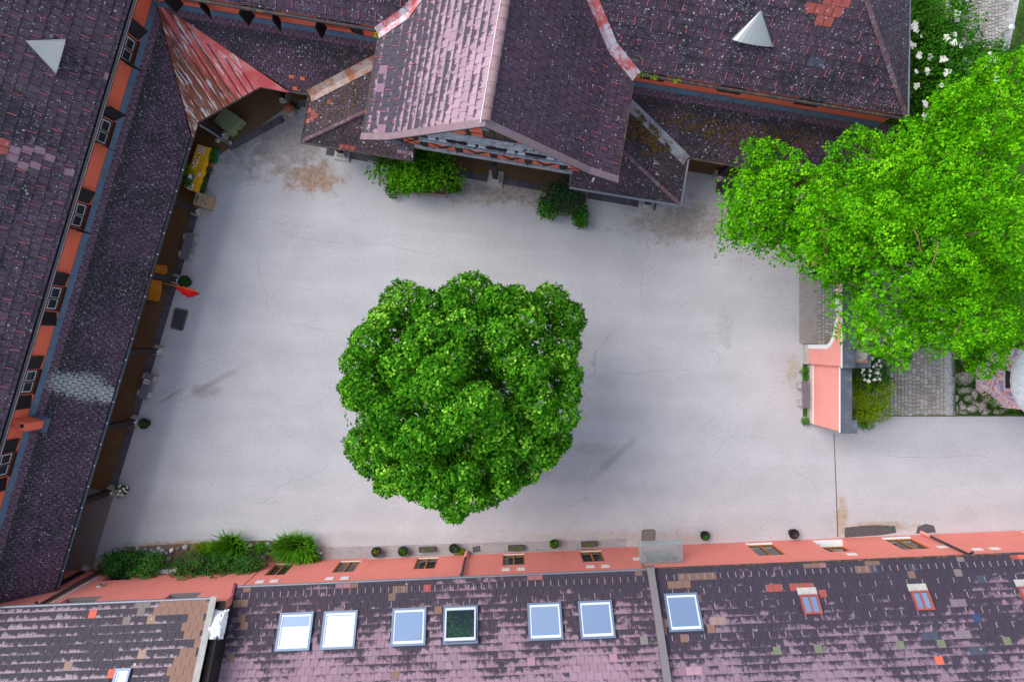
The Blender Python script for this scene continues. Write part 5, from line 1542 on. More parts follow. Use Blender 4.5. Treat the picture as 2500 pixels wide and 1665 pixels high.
# painted kiosk
KC = Vector((24.05, -1.75, 0))
KS = thing('painted_kiosk', 'round kiosk painted with pink and violet swirls under a pale metal roof', 'kiosk', KC)
mb = MB(); mb.lathe(KC, [(1.55, 0), (1.52, 2.95)], 8, False, rz=R(22.5)); mb.build('wall', G['mural'], KS)
mb = MB(); mb.lathe(KC, [(0, 2.96), (1.9, 2.96)][::-1] , 28, False); mb.lathe(KC, [(1.86, 2.98), (1.88, 3.06), (1.2, 3.3), (.4, 3.45), (0, 3.48)], 28); mb.build('metal_roof', G['domecap'], KS)
for k in (0, 2, 4, 6):
    a = R(45 * k); n = Vector((math.cos(a), math.sin(a), 0)); t = Vector((-n.y, n.x, 0)); ap_ = 1.55 * math.cos(R(22.5))
    o0 = KC + n * (ap_ - .015)
    mb = MB(); mb.prism([o0 + t * (.40 * math.cos(q_)) + UPZ * (2.05 + .7 * max(0, math.sin(q_))) for q_ in [math.pi * j_ / 10 for j_ in range(11)]], n * .03); w = mb.build('window', simple('kiosk_dark', (.05, .025, .02), .6, .2), KS) if k == 0 else None
    if k == 0: KW = w.data.materials[0]
    else: w = mb.build('window', KW, KS)
    mb = MB()
    for (a0_, b0_, c0_, d0_) in ((-.52, -.44, 1.98, 2.84), (.44, .52, 1.98, 2.84), (-.44, .44, 1.98, 2.05), (-.44, .44, 2.78, 2.84)):
        mb.obox(o0 + t * a0_ + UPZ * c0_, t * (b0_ - a0_), n * .05, UPZ * (d0_ - c0_))
    mb.build('window_frame', G['sash'], w)
# path light at the top right lawn edge
p = W(2472, 66, .8); PL = thing('garden_light', 'small round bollard light at the edge of the top right path', 'lamp', Z(p))
mb = MB(); mb.lathe(Z(p), [(.06, 0), (.06, .7)], 12); mb.build('post', G['steel'], PL)
mb = MB(); mb.lathe(Z(p), [(.07, .68), (.15, .72), (.15, .76), (.05, .80), (0, .805)], 18); mb.build('cap', G['domecap'], PL)
# ------------------------------------------------------------------ foliage
def unit(a): return a / np.maximum(np.linalg.norm(a, axis=-1, keepdims=True), 1e-9)
def leaf_mesh(name, C, Nn, per, rad, size, mat, off, tilt=.55, tint0=None, width=.62, rng=RNG, droop=.15, light_tips=.12, up=.25):
    C = np.asarray(C, float); Nn = unit(np.asarray(Nn, float)); n = len(C)
    c = np.repeat(C, per, 0); nn = np.repeat(Nn, per, 0); m = len(c)
    r = rng.normal(size=(m, 3)); tang = unit(r - nn * (r * nn).sum(1, keepdims=True))
    rr = rad * np.sqrt(rng.random((m, 1)))
    p = c + tang * rr + nn * (rng.normal(size=(m, 1)) * rad * .35)
    d = unit(tang + nn * rng.normal(up, .35, (m, 1)) - np.array([0, 0, 1.]) * droop)
    ln = unit(nn + rng.normal(size=(m, 3)) * tilt)
    s = unit(np.cross(d, ln)); ln = np.cross(s, d)
    L = size * rng.uniform(.65, 1.3, (m, 1)); Wd = L * width * .5
    base = p; tip = p + d * L
    mid = p + d * L * .52
    a = mid + s * Wd + ln * (L * .12); b = mid - s * Wd + ln * (L * .12)
    V = np.stack([base, b, tip, a], 1).reshape(-1, 3) - np.array(off)
    F = np.arange(4 * m, dtype=np.int32)
    me = bpy.data.meshes.new(name)
    me.vertices.add(4 * m); me.vertices.foreach_set('co', V.astype(np.float32).ravel())
    me.loops.add(4 * m); me.loops.foreach_set('vertex_index', F)
    me.polygons.add(m); me.polygons.foreach_set('loop_start', np.arange(0, 4 * m, 4, dtype=np.int32))
    me.update(calc_edges=True)
    t = (tint0 if tint0 is not None else np.full(n, .45)); t = np.repeat(t, per) + rng.normal(0, .16, m)
    t = np.where(rng.random(m) < light_tips, t + .4, t)
    at = me.attributes.new('tint', 'FLOAT', 'POINT'); at.data.foreach_set('value', np.repeat(t, 4).astype(np.float32))
    me.materials.append(mat)
    return me

def fib(center, radii, s, rng, zmin=-.3, jit=.25):
    r = float(np.mean(radii)); n = max(10, int(4 * math.pi * r * r / (s * s)))
    k = np.arange(n) + .5; ph = np.arccos(1 - 2 * k / n); th = math.pi * (1 + 5 ** .5) * k + rng.uniform(0, 6.28)
    v = np.stack([np.cos(th) * np.sin(ph), np.sin(th) * np.sin(ph), np.cos(ph)], 1)
    v = unit(v + rng.normal(size=v.shape) * jit * s / r); v = v[v[:, 2] > zmin]
    q = 1 + rng.normal(size=(len(v), 1)) * .07
    return np.asarray(center) + v * np.asarray(radii) * q, unit(v / np.asarray(radii))

def shell(center, radii, n, rng=RNG, zmin=-.15, jitter=.1):
    v = rng.normal(size=(n * 3, 3)); v = unit(v); v = v[v[:, 2] > zmin][:n]
    k = 1 + rng.normal(size=(len(v), 1)) * jitter
    return np.asarray(center) + v * np.asarray(radii) * k, unit(v / np.asarray(radii))

def limb(mb, a, b, r0, r1, sag=.0, n=5, wob=.12, rng=random):
    a, b = Vector(a), Vector(b); pts = []; rs = []
    for k in range(n + 1):
        t = k / n; p = a.lerp(b, t) + Vector((rng.uniform(-wob, wob), rng.uniform(-wob, wob), rng.uniform(-wob, wob))) * (1 if 0 < k < n else 0) - UPZ * sag * math.sin(math.pi * t)
        pts.append(p); rs.append(r0 + (r1 - r0) * t)
    mb.tube(pts, rs, 7)

# big tree in the yard -------------------------------------------------
K = 2500 / 2354.0
lobes = [(930, 700, 60), (885, 745, 48), (985, 705, 40), (1085, 682, 62), (1040, 690, 42), (1145, 700, 50), (1185, 690, 36), (1262, 700, 52), (1302, 735, 48), (1298, 790, 42),
         (850, 790, 52), (822, 835, 42), (842, 895, 58), (822, 905, 42), (832, 1022, 44), (860, 1055, 50), (905, 1092, 46), (885, 1118, 26), (950, 1105, 46), (1000, 1125, 48), (1045, 1160, 40), (1048, 1182, 20), (1085, 1140, 40),
         (1120, 1130, 38), (1160, 1112, 36), (1215, 1085, 28), (1190, 1095, 26), (1245, 1040, 42), (1270, 1005, 48), (1290, 955, 44), (1300, 865, 44), (1285, 830, 40), (1302, 905, 36), (925, 840, 58), (900, 960, 58), (890, 1020, 46), (990, 770, 60), (1070, 755, 55), (1150, 770, 55),
         (960, 800, 45), (1040, 830, 55), (1180, 830, 55), (1235, 790, 44), (1215, 860, 50), (1008, 875, 62), (950, 905, 52), (1098, 935, 62), (1060, 960, 48), (1140, 985, 52), (1190, 955, 45), (1020, 990, 55), (960, 1010, 55), (1085, 1030, 55), (1150, 1050, 48), (1010, 1060, 50), (1205, 1010, 46), (1235, 930, 48), (960, 1060, 40), (1070, 1090, 42), (1206, 742, 48), (1225, 700, 30), (1140, 720, 40), (1100, 875, 20), (1140, 845, 24)]
TR = W(1168, 930, 0)
_r = random.Random(44)
for _ in range(38):
    a_ = _r.uniform(0, 6.283); q_ = math.sqrt(_r.random()) * .93
    lobes.insert(0, ((1122 + 290 * q_ * math.cos(a_)) / K, (968 + 295 * q_ * math.sin(a_)) / K, _r.uniform(17, 31)))
tree = thing('yard_tree', 'round dark green broadleaf tree standing alone in the middle of the courtyard', 'tree', Z(TR))
Cs = []; Ns = []; Ts = []; Ci_ = []; Ni_ = []
rng = np.random.default_rng(11)
for (x, y, r) in lobes:
    x, y, r = x * K, y * K, r * K
    rho = min(1, math.hypot((x - 1122) / 300, (y - 968) / 305))
    z = 4.7 + 4.6 * math.sqrt(max(0, 1 - rho ** 2)) + rng.normal() * .45 + .35
    if (x, y) == (lobes[-2][0] * K, lobes[-2][1] * K): z -= 2
    if math.hypot(x - 1075 * K, y - 900 * K) < 75 * K: z += .7
    if math.hypot(x - 1125 * K, y - 868 * K) < 32 * K: z -= 2.0
    p = np.array(W(x, y, z)); rm = r * (CAM_H - z) / FPX * .90
    c, n = fib(p, (rm * .93, rm * .93, rm), .215, rng, -.35)
    Cs.append(c); Ns.append(n); Ts.append(.42 + rng.normal() * .08 + rng.normal(0, .17, len(c)))
    c, n = fib(p - np.array([0, 0, rm * .25]), (rm * .72, rm * .72, rm * .8), .20, rng, -.3)
    Ci_.append(c); Ni_.append(n)
Cs = np.concatenate(Cs); Ns = np.concatenate(Ns); Ts = np.concatenate(Ts)
me = leaf_mesh('crown', Cs, Ns, 13, .075, .128, G['leaf_dark'], tree.location, .34, Ts, .72, rng, light_tips=.10, up=.38)
bare('crown', me, tree)
for q_ in range(3):
    c, n = shell(np.array([TR.x - .95, TR.y - .75, 4.7]), (3.7 - .5 * q_, 3.75 - .5 * q_, 3.4 - .7 * q_), 800, rng, -.3, .07); Ci_.append(c); Ni_.append(n)
Ci = np.concatenate(Ci_); Ni = np.concatenate(Ni_)
me = leaf_mesh('inner_foliage', Ci, Ni, 8, .17, .16, G['leaf_dark'], tree.location, .5, np.full(len(Ci), .4), .85, rng, light_tips=.0)
bare('inner_foliage', me, tree)
mb = MB(); top = Vector((TR.x - .4, TR.y - .3, 3.2)); mb.tube([Z(TR, -.1), Z(TR, .3), Z(TR, 1.6), top], [.42, .32, .27, .24], 10)
mb.build('trunk', G['bark'], tree)
lm = MB()
for k in range(16):
    x, y, r = lobes[(k * 5 + 3) % len(lobes)]
    rho = min(1, math.hypot((x * K - 1122) / 300, (y * K - 968) / 305)); z = 4.2 + 4.6 * math.sqrt(max(0, 1 - rho ** 2))
    limb(lm, top - UPZ * random.uniform(0, 1), W(x * K, y * K, z), .13, .03)
lm.build('limbs', G['bark'], tree)

# bright tree over the gate --------------------------------------------
bt_poly = [(1745, 585), (1772, 545), (1768, 510), (1790, 490), (1770, 468), (1800, 430), (1812, 395), (1805, 350), (1835, 328), (1880, 335), (1925, 350), (1965, 372), (1990, 405), (2012, 395), (2008, 350), (2045, 335), (2075, 310), (2095, 297), (2130, 310), (2160, 325), (2190, 285), (2215, 270), (2240, 292), (2272, 268), (2262, 225), (2290, 205), (2330, 205), (2360, 178), (2372, 150), (2420, 130), (2470, 118), (2520, 100), (2620, 120), (2660, 500), (2640, 850), (2520, 868), (2470, 850), (2460, 905), (2425, 925), (2382, 938), (2345, 885), (2320, 862), (2292, 878), (2262, 842), (2240, 850), (2215, 905), (2180, 918), (2150, 880), (2110, 865), (2075, 840), (2088, 800), (2080, 760), (2074, 720), (2060, 695), (2030, 700), (2015, 720), (2000, 690), (1985, 650), (1940, 618), (1935, 640), (1905, 640), (1890, 600), (1850, 620), (1835, 632), (1815, 600), (1790, 605), (1770, 585)]
def in_poly(px, py, poly):
    ins = np.zeros(len(px), bool); n = len(poly)
    for i in range(n):
        x0, y0 = poly[i]; x1, y1 = poly[(i + 1) % n]
        cnd = ((y0 > py) != (y1 > py)) & (px < (x1 - x0) * (py - y0) / ((y1 - y0) + 1e-9) + x0)
        ins ^= cnd
    return ins
def edge_dist(px, py, poly):
    d = np.full(len(px), 1e9)
    for i in range(len(poly)):
        a = np.array(poly[i], float); b = np.array(poly[(i + 1) % len(poly)], float); ab = b - a
        t = np.clip(((px - a[0]) * ab[0] + (py - a[1]) * ab[1]) / (ab @ ab), 0, 1)
        d = np.minimum(d, np.hypot(px - a[0] - t * ab[0], py - a[1] - t * ab[1]))
    return d
rng = np.random.default_rng(23)
bt_root = Vector((16.9, 3.6, 0))
gtree = thing('gate_tree', 'large bright yellow-green tree spreading over the gateway and the right edge', 'tree', bt_root)
px = rng.uniform(1740, 2660, 9000); py = rng.uniform(100, 920, 9000)
ok = in_poly(px, py, bt_poly); px, py = px[ok], py[ok]
ed = edge_dist(px, py, bt_poly)
# thin to sprays: dart throwing
sel = []
for i in range(len(px)):
    if ed[i] < 13: continue
    md = (37 if px[i] > 2000 else 31) if ed[i] > 35 else 18
    if all((px[i] - px[j]) ** 2 + (py[i] - py[j]) ** 2 > md * md for j in sel): sel.append(i)
px, py, ed = px[sel], py[sel], ed[sel]
holes_ = [(2255, 612, 42), (2200, 660, 26), (2000, 520, 22), (2130, 470, 18), (2410, 760, 22), (2080, 690, 14), (1930, 470, 14)]
Cs = []; Ns = []; Ts = []; crowns = []; Ci_ = []; Ni_ = []
for x, y, e in zip(px, py, ed):
    if any(math.hypot(x - a, y - b) < c for a, b, c in holes_): continue
    if e > 40 and x > 2000 and math.sin(x * .052 + 2 * math.sin(y * .031)) * math.sin(y * .047 + 1.7 * math.sin(x * .027)) > .62: continue
    q = min(1.0, e / 230.0)
    z = 5.8 + 5.0 * math.sqrt(q) + .9 * math.sin(x * .021 + 1.3) * math.cos(y * .024) + rng.normal() * .8
    if x < 1960: z = min(z, 8.2) - .4
    p = np.array(W(x, y, z)); crowns.append(p)
    r = min(rng.uniform(.30, .46), max(.15, (e - 2) / 80))
    k = int(78 * (r / .4) ** 2) + 14
    c, n = fib(p, (r, r, r * .75), .165, rng, -.3, .4)
    Cs.append(c); Ns.append(n); Ts.append(.42 + rng.normal() * .10 + rng.normal(0, .14, len(c)))
    if e > 48:
        c, n = shell(p - np.array([0, 0, 2.1]), (r * 1.9, r * 1.9, r), k // 2, rng, -.1, .25)
        Ci_.append(c); Ni_.append(n)
me = leaf_mesh('crown', np.concatenate(Cs), np.concatenate(Ns), 11, .06, .105, G['leaf_bright'], bt_root, .40, np.concatenate(Ts), .66, rng, droop=.2, light_tips=.12, up=.35)
Ci = np.concatenate(Ci_); bare('inner_foliage', leaf_mesh('inner_foliage', Ci, np.concatenate(Ni_), 6, .2, .15, G['leaf_bright'], bt_root, .6, np.full(len(Ci), .4), .66, rng, light_tips=0), gtree)
bare('crown', me, gtree)
mb = MB(); t2 = Vector((16.6, 3.8, 4.2)); mb.tube([bt_root - UPZ * .1, bt_root + UPZ * .4, bt_root + UPZ * 2.2, t2], [.5, .36, .3, .28], 10); mb.build('trunk', G['bark'], gtree)
lm = MB()
for k in range(46):
    p = crowns[(k * 37) % len(crowns)]
    limb(lm, t2 - UPZ * random.uniform(0, 1.2), Vector(p) - UPZ * .5, .10, .02, -.4)
lm.build('limbs', G['bark'], gtree)
tw = MB()
for (x0, y0, x1, y1) in ((2290, 590, 2262, 668), (2170, 605, 2196, 600), (2180, 590, 2192, 610), (2110, 385, 2215, 430), (2330, 820, 2350, 760), (2180, 690, 2160, 710), (1940, 495, 1970, 470), (2470, 820, 2490, 850), (2430, 285, 2475, 270), (2230, 560, 2250, 620), (2010, 590, 2018, 615), (2060, 660, 2090, 652), (2070, 690, 2105, 694), (2125, 815, 2145, 790)):
    p = (x0 + x1) / 2, (y0 + y1) / 2; e = float(edge_dist(np.array([p[0]]), np.array([p[1]]), bt_poly)[0]); z = 6.3 + 5.2 * math.sqrt(min(1, e / 230))
    limb(tw, W(x0, y0, z), W(x1, y1, z - .2), .022, .012, -.1, 4, .04)
tw.build('twigs', G['twig'], gtree)

# ------------------------------------------------------------------ shrubs and plants
def bush(name, label, px, py, rx, ry, h, mat, n=260, per=9, size=.11, rad=.13, group=None, z0=0.0, cat='shrub', tint=.3, seed=1, lumps=6, parts='foliage', rz=0, light=.12):
    rng = np.random.default_rng(seed)
    p = W(px, py, z0 + h * .6)
    root = thing(name, label, cat, Vector((p.x, p.y, z0)), group)
    Cs = []; Ns = []; Ts = []
    c, nn = shell((p.x, p.y, z0 + h * .3), (rx * .8, ry * .8, h * .6), n // 2, rng, -.1, .12); Cs.append(c); Ns.append(nn); Ts.append(np.full(len(c), tint))
    for k in range(lumps):
        a = 2 * math.pi * k / lumps + rng.uniform(-.3, .3); q = .62 if k else 0
        lc = (p.x + math.cos(a) * rx * q, p.y + math.sin(a) * ry * q, z0 + h * (.72 - .3 * q) + rng.uniform(-.06, .06) * h)
        s = .48 * rng.uniform(.8, 1.15)
        c, nn = shell(lc, (rx * s, ry * s, h * .36), n // lumps, rng, -.2, .16); Cs.append(c); Ns.append(nn); Ts.append(np.full(len(c), tint + rng.normal(0, .1)))
    me = leaf_mesh(parts, np.concatenate(Cs), np.concatenate(Ns), per, rad, size, mat, root.location, .6, np.concatenate(Ts), .66, rng, light_tips=light)
    bare(parts, me, root)
    mb = MB()
    for k in range(5):
        a = k * 1.26; limb(mb, (p.x, p.y, z0 - .02), (p.x + math.cos(a) * rx * .5, p.y + math.sin(a) * ry * .5, z0 + h * .6), .03, .01, 0, 3, .03)
    mb.build('stems', G['bark'], root)
    return root
def flowers(root, pts, r, mat, name='flower_head'):
    mb = MB(); rr = random.Random(5)
    for k in range(9):
        a = k * 2.4; q = r * math.sqrt(k / 9); mb.lathe((math.cos(a) * q, math.sin(a) * q, rr.uniform(-.01, .015)), [(r * .42, 0), (r * .3, r * .2), (0, r * .26)], 7)
    me = mb.mesh(name, mat)
    for p in pts:
        o = bare(name, me, root); o.location = Vector(p) - Z(org(root), root.location.z); s = random.uniform(.7, 1.25); o.scale = (s, s, s); o.rotation_euler = (random.uniform(-.4, .4), random.uniform(-.4, .4), random.uniform(0, 6))
def blades(name, label, cat, px, py, rx, ry, h, mat, n=520, seed=2, w=.042, group=None):
    rng = np.random.default_rng(seed); p = W(px, py, h * .4); root = thing(name, label, cat, Z(p), group)
    a = rng.uniform(0, 2 * math.pi, n); q = np.sqrt(rng.random(n)); bx = p.x + np.cos(a) * rx * q * .75; by = p.y + np.sin(a) * ry * q * .75
    th = a + rng.normal(0, .7, n); ln = h * rng.uniform(.8, 1.35, n); lean = rng.uniform(.35, 1.0, n) * (0.4 + .6 * q)
    d = np.stack([np.cos(th), np.sin(th)], 1); s = np.stack([-d[:, 1], d[:, 0]], 1)
    segs = 4; V = np.zeros((n, segs * 2 + 1, 3))
    for k in range(segs + 1):
        t = k / segs; r_ = ln * (lean * t ** 1.6 * .75); z = ln * (t - .42 * lean * t ** 2.4)
        cx = bx + d[:, 0] * r_; cy = by + d[:, 1] * r_; ww = w * (1 - t) ** .7
        if k < segs:
            V[:, 2 * k] = np.stack([cx + s[:, 0] * ww, cy + s[:, 1] * ww, z], 1); V[:, 2 * k + 1] = np.stack([cx - s[:, 0] * ww, cy - s[:, 1] * ww, z], 1)
        else: V[:, 2 * k] = np.stack([cx, cy, z], 1)
    F = []
    for i in range(n):
        b = i * 9
        F += [(b, b + 1, b + 3, b + 2), (b + 2, b + 3, b + 5, b + 4), (b + 4, b + 5, b + 7, b + 6), (b + 6, b + 7, b + 8)]
    me = bpy.data.meshes.new('foliage'); me.from_pydata((V.reshape(-1, 3) - np.array(root.location)).tolist(), [], F)
    t = np.repeat(rng.uniform(.2, .9, n), 9); at = me.attributes.new('tint', 'FLOAT', 'POINT'); at.data.foreach_set('value', t.astype(np.float32))
    me.materials.append(mat); bare('foliage', me, root)
    return root

# flower bed at the foot of the lower left house
bed = [W(x, y) for x, y in ((255, 1352), (300, 1335), (420, 1328), (560, 1322), (650, 1318), (770, 1332), (792, 1352), (740, 1372), (560, 1382), (250, 1398))]
structure('flower_bed', sheet([(p.x, p.y) for p in bed], .02), G['soil'])
gp = 'rose bushes in the flower bed'
bush('rose_bush', 'dark rose bush at the left end of the flower bed', 298, 1376, .95, .68, 1.45, G['leaf_rose'], 300, 9, .085, .10, gp, seed=31, tint=.15, light=.06)
bush('rose_bush', 'second rose bush from the left, hanging a spray over the pink wall', 370, 1392, .86, .78, 1.9, G['leaf_rose'], 300, 9, .085, .10, gp, seed=32, tint=.45)
bush('rose_bush', 'rose bush between the white wall ledge and the tall grass clump', 470, 1392, .95, .78, 1.9, G['leaf_rose'], 320, 9, .085, .10, gp, seed=33, tint=.25)
bush('rose_bush', 'rose bush in front of the tall grass clump against the wall', 543, 1394, .88, .72, 1.9, G['leaf_rose'], 300, 9, .085, .10, gp, seed=34, tint=.4)
bush('rose_bush', 'rightmost rose bush of the flower bed', 606, 1388, .85, .72, 1.7, G['leaf_rose'], 280, 9, .085, .10, gp, seed=35, tint=.3)
blades('grass_clump', 'tall bright green strap-leaved clump in the middle of the flower bed', 'plant', 560, 1338, .85, .62, .95, G['leaf_lily'], 460, 41)
blades('grass_clump', 'widest bright strap-leaved clump at the right end of the flower bed', 'plant', 722, 1336, 1.05, .62, .85, G['leaf_lily'], 760, 42)
bush('leafy_plant', 'low yellow-green plant left of the tall grass clump', 500, 1338, .5, .36, .5, G['leaf_yellow'], 90, 8, .07, .08, None, seed=43, cat='plant')
bush('leafy_plant', 'low fresh green plant beside the stones between the two grass clumps', 640, 1338, .42, .3, .4, G['leaf_lily'], 80, 8, .07, .08, None, seed=44, cat='plant')
bush('leafy_plant', 'small green plant at the lower right end of the flower bed', 765, 1362, .38, .32, .4, G['leaf_lily'], 70, 8, .07, .08, None, seed=45, cat='plant')
spots = [(268, 1350), (283, 1343), (296, 1340), (308, 1341), (276, 1370), (338, 1338), (347, 1345), (357, 1340), (371, 1342), (380, 1350), (390, 1338), (399, 1345), (408, 1349), (421, 1343), (436, 1338), (366, 1357), (413, 1364), (455, 1334), (590, 1330), (601, 1337), (612, 1331), (655, 1328), (663, 1336), (652, 1348), (646, 1356), (776, 1342), (784, 1350), (778, 1360), (768, 1350), (630, 1325), (520, 1372), (508, 1362)]
for i, (x, y) in enumerate(spots):
    p = W(x, y); s = random.uniform(.2, .36); mb = MB(); mb.rock((p.x, p.y, 0), (s, s * random.uniform(.7, 1), s * .6), i + 50, random.uniform(0, 3)); o = mb.build('border_stone', G['white'] if i == 13 else G['rock'])
    lab = {13: 'whitest stone edging the flower bed', 16: 'reddish oblong stone lying between two rose bushes'}.get(i, 'rounded grey stone edging the flower bed under the pink wall')
    tag(o, lab, 'stone', 'stones edging the flower bed')

# shrubs right of the gate wall
s1 = bush('flowering_shrub', 'dark green shrub with white blossom behind the round pier cap', 2128, 905, 1.0, .9, 2.0, G['leaf_rose'], 260, 9, .10, .11, seed=51, tint=.1)
flowers(s1, [W(random.uniform(2100, 2152), random.uniform(872, 932), 1.9 + random.uniform(-.2, .3)) for _ in range(34)], .07, G['petal'])
bush('yellow_green_shrub', 'yellow-green shrub between the gate wall and the cobbled path', 2122, 970, 1.25, 1.1, 1.7, G['leaf_yellow'], 380, 10, .085, .12, seed=52, tint=.4)
bush('low_green_shrub', 'small fresh green shrub at the foot of the gate wall end', 2108, 1022, .6, .55, .9, G['leaf_lily'], 120, 9, .085, .1, seed=53)
for i, (x, y, w, h) in enumerate(((2142, 1012, .55, .5), (2155, 1000, .4, .35))):
    p = W(x, y); mb = MB(); mb.rock((p.x, p.y, 0), (w, h, .3), 90 + i); tag(mb.build('boulder', G['rock']), ['larger pale boulder below the yellow-green shrub', 'smaller grey boulder next to the cobbles under the yellow-green shrub'][i], 'rock')
for i, (x, y) in enumerate(((1968, 912), (1968, 1028))):
    bush('weed_tuft', ['weed tuft above the bench on the gate wall', 'weed tuft at the lower end of the gate wall'][i], x, y, .2 if i else .27, .2 if i else .34, .3, G['leaf_lily'], 30, 8, .06, .05, seed=60 + i, cat='plant')
bush('kiosk_shrub', 'round green shrub below the painted kiosk', 2460, 958, .95, .85, 1.0, G['leaf_elder'], 260, 9, .085, .1, seed=61, tint=.25)
# elder thicket at the top right
el = []
for i, (x, y, rx, ry, h, lab) in enumerate(((2275, 40, 1.9, 2.0, 3.4, 'elder bush with creamy flowers at the top edge beside the dark hipped roof'), (2285, 150, 2.0, 1.9, 3.3, 'middle elder bush with cream flowers between roof and cobbled path'), (2275, 260, 1.7, 1.6, 2.8, 'shaded elder bush at the hip corner of the dark roof'), (2400, 165, 1.5, 1.0, 2.4, 'elder bush crossing the lower end of the top right cobbled path'))):
    e = bush('elder_bush', lab, x, y, rx, ry, h, G['leaf_elder'], 620, 9, .12, .14, 'elder bushes at the top right', seed=70 + i, tint=[.3, .3, .05, .35][i], lumps=9)
    nf = (12, 16, 6, 16)[i]
    flowers(e, [W(x + random.uniform(-.75, .75) * rx * 50, y + random.uniform(-.7, .7) * ry * 50, h * random.uniform(.85, 1.0)) for _ in range(nf)], .13, G['petal'])
# grass blades in the lawn patches that are in view
def grass(poly, n, seed):
    rng = np.random.default_rng(seed); xs = rng.uniform(min(p[0] for p in poly), max(p[0] for p in poly), n); ys = rng.uniform(min(p[1] for p in poly), max(p[1] for p in poly), n)
    k = in_poly(xs, ys, poly); xs, ys = xs[k], ys[k]
    return [W(x, y) for x, y in zip(xs, ys)]
gpts = grass([(2440, 170), (2505, -20), (2600, -20), (2600, 300), (2440, 300)], 5000, 1) + grass([(2325, 1012), (2322, 840), (2520, 840), (2520, 1014)], 9000, 2)
C_ = np.array([[p.x, p.y, .02] for p in gpts]); me = leaf_mesh('lawn_grass', C_, np.tile([0, 0, 1.], (len(C_), 1)), 3, .05, .07, G['blade'], (0, 0, 0), .9, np.full(len(C_), .4), .25, RNG, droop=-.6)
tag(bare('lawn_grass', me), kind='stuff')

# planter boxes in front of the porch
def planter(label, quad, h, lab):
    P = [W(x, y, h) for x, y in quad]; c = sum(P, Vector()) / 4
    t = thing('planter_box', label, 'planter', Z(c))
    for i in range(4):
        a, b = Z(P[i]), Z(P[(i + 1) % 4]); d = (b - a).normalized(); inn = Vector((-d.y, d.x, 0))
        if (Z(c) - a).dot(inn) < 0: inn = -inn
        for k in range(2):
            mb = MB(); mb.obox(a + UPZ * (.02 + k * (h - .02) / 2) + (d * .05 if i % 2 else Vector()), (b - a) - (d * .1 if i % 2 else Vector()), inn * .048, UPZ * ((h - .02) / 2 - .012)); mb.build('board', G['planter'], t)
    mb = MB(); mb.prism([Z(c + (p - c) * .93, .1) for p in P], UPZ * (h - .16)); mb.build('soil', G['soil'], t)
    return t
planter('wooden planter box under the bright green shrub by the porch', [(968, 466), (1090, 478), (1102, 428), (978, 414)], .45, 0)
bush('planter_shrub', 'bright green shrub filling the left planter before the porch', 1018, 414, 1.9, 1.0, 1.5, G['leaf_shrub'], 520, 9, .15, .16, z0=.35, seed=81, tint=.42, lumps=8)
bush('trailing_plant', 'small dark green tendril hanging off the left planter corner', 958, 462, .3, .35, .5, G['leaf_rose'], 40, 8, .1, .09, seed=82, cat='plant')
bush('trailing_plant', 'leafy shoot reaching out at the right side of the left planter', 1110, 452, .3, .4, .8, G['leaf_shrub'], 40, 8, .12, .1, seed=83, cat='plant', tint=.1)
planter('wooden planter box holding dusky herbs right of the porch middle', [(1326, 512), (1424, 530), (1436, 470), (1336, 456)], .40, 0)
bush('planter_shrub', 'dusky grey-green herbs filling the right planter before the porch', 1378, 480, 1.05, .82, .9, G['leaf_dusk'], 380, 9, .08, .12, z0=.3, seed=84, tint=.3, lumps=8)
bush('parsley_plant', 'deep green bushy plant at the left corner of the right planter', 1338, 508, .55, .55, .7, G['leaf_elder'], 130, 9, .09, .1, z0=.25, seed=85, tint=.3, cat='plant')
bush('parsley_plant', 'deep green plant spilling over the right corner of the right planter', 1420, 530, .42, .5, .55, G['leaf_elder'], 90, 9, .09, .1, z0=.1, seed=86, tint=.2, cat='plant')
p = W(1332, 462, .35); mb = MB(); mb.lathe(Z(p), [(.13, 0), (.2, .36), (.21, .4), (.18, .4), (.17, .3), (0, .3)], 16); tag(mb.build('terracotta_pot', G['terra']), 'terracotta pot standing at the upper left corner of the right planter', 'pot')

# ------------------------------------------------------------------ pots and troughs along the pink wall
def pot(px, py, label, plant, group, s=1.0, z=0.0, saucer=False, mat='pot'):
    p = W(px, py, .3 * s); t = thing('flower_pot', label, 'pot', Vector((p.x, p.y, z)), group)
    mb = MB(); mb.lathe(t.location, [(.15 * s, 0), (.21 * s, .30 * s), (.235 * s, .31 * s), (.235 * s, .36 * s), (.20 * s, .36 * s), (.19 * s, .29 * s), (0, .29 * s)], 18); mb.build('pot', G[mat], t)
    if plant:
        rng = np.random.default_rng(int(px)); n = plant[1]
        c, nn = shell((p.x, p.y, z + .3 * s), (plant[2], plant[2], plant[2] * .9), n, rng, .1, .2)
        me = leaf_mesh('plant', c, nn, 7, .05, .075, G[plant[0]], t.location, .6, np.full(len(c), .35), .6, rng); bare('plant', me, t)
    return t
gq = 'flower pots along the pink wall'
pot(919, 1347, 'black pot with yellow-green seedlings, leftmost along the pink wall', ('leaf_yellow', 9, .11), gq, 1.05)
pot(984, 1345, 'black pot with a green tuft between the leftmost pot and the first stone trough', ('leaf_elder', 14, .12), gq, 1.05)
pot(1108, 1338, 'pot with a red-brown rim and small shoots next to the salmon downpipe', ('leaf_elder', 7, .1), gq, 1.0)
pot(1353, 1327, 'pot with a green plant leaning on the wall between the second and third trough', ('leaf_lily', 16, .16), gq, .95)
pot(1721, 1307, 'pot with two green shoots right of the glass door canopy', ('leaf_lily', 7, .12), gq, .98)
pot(1938, 1303, 'tilted empty dark pot, rightmost along the pink wall', None, gq, 1.05)
gq = 'pots at the arcade columns'
pot(451, 688, 'dark pot with a green plant beside the red flag', ('leaf_elder', 20, .2), gq, 1.25)
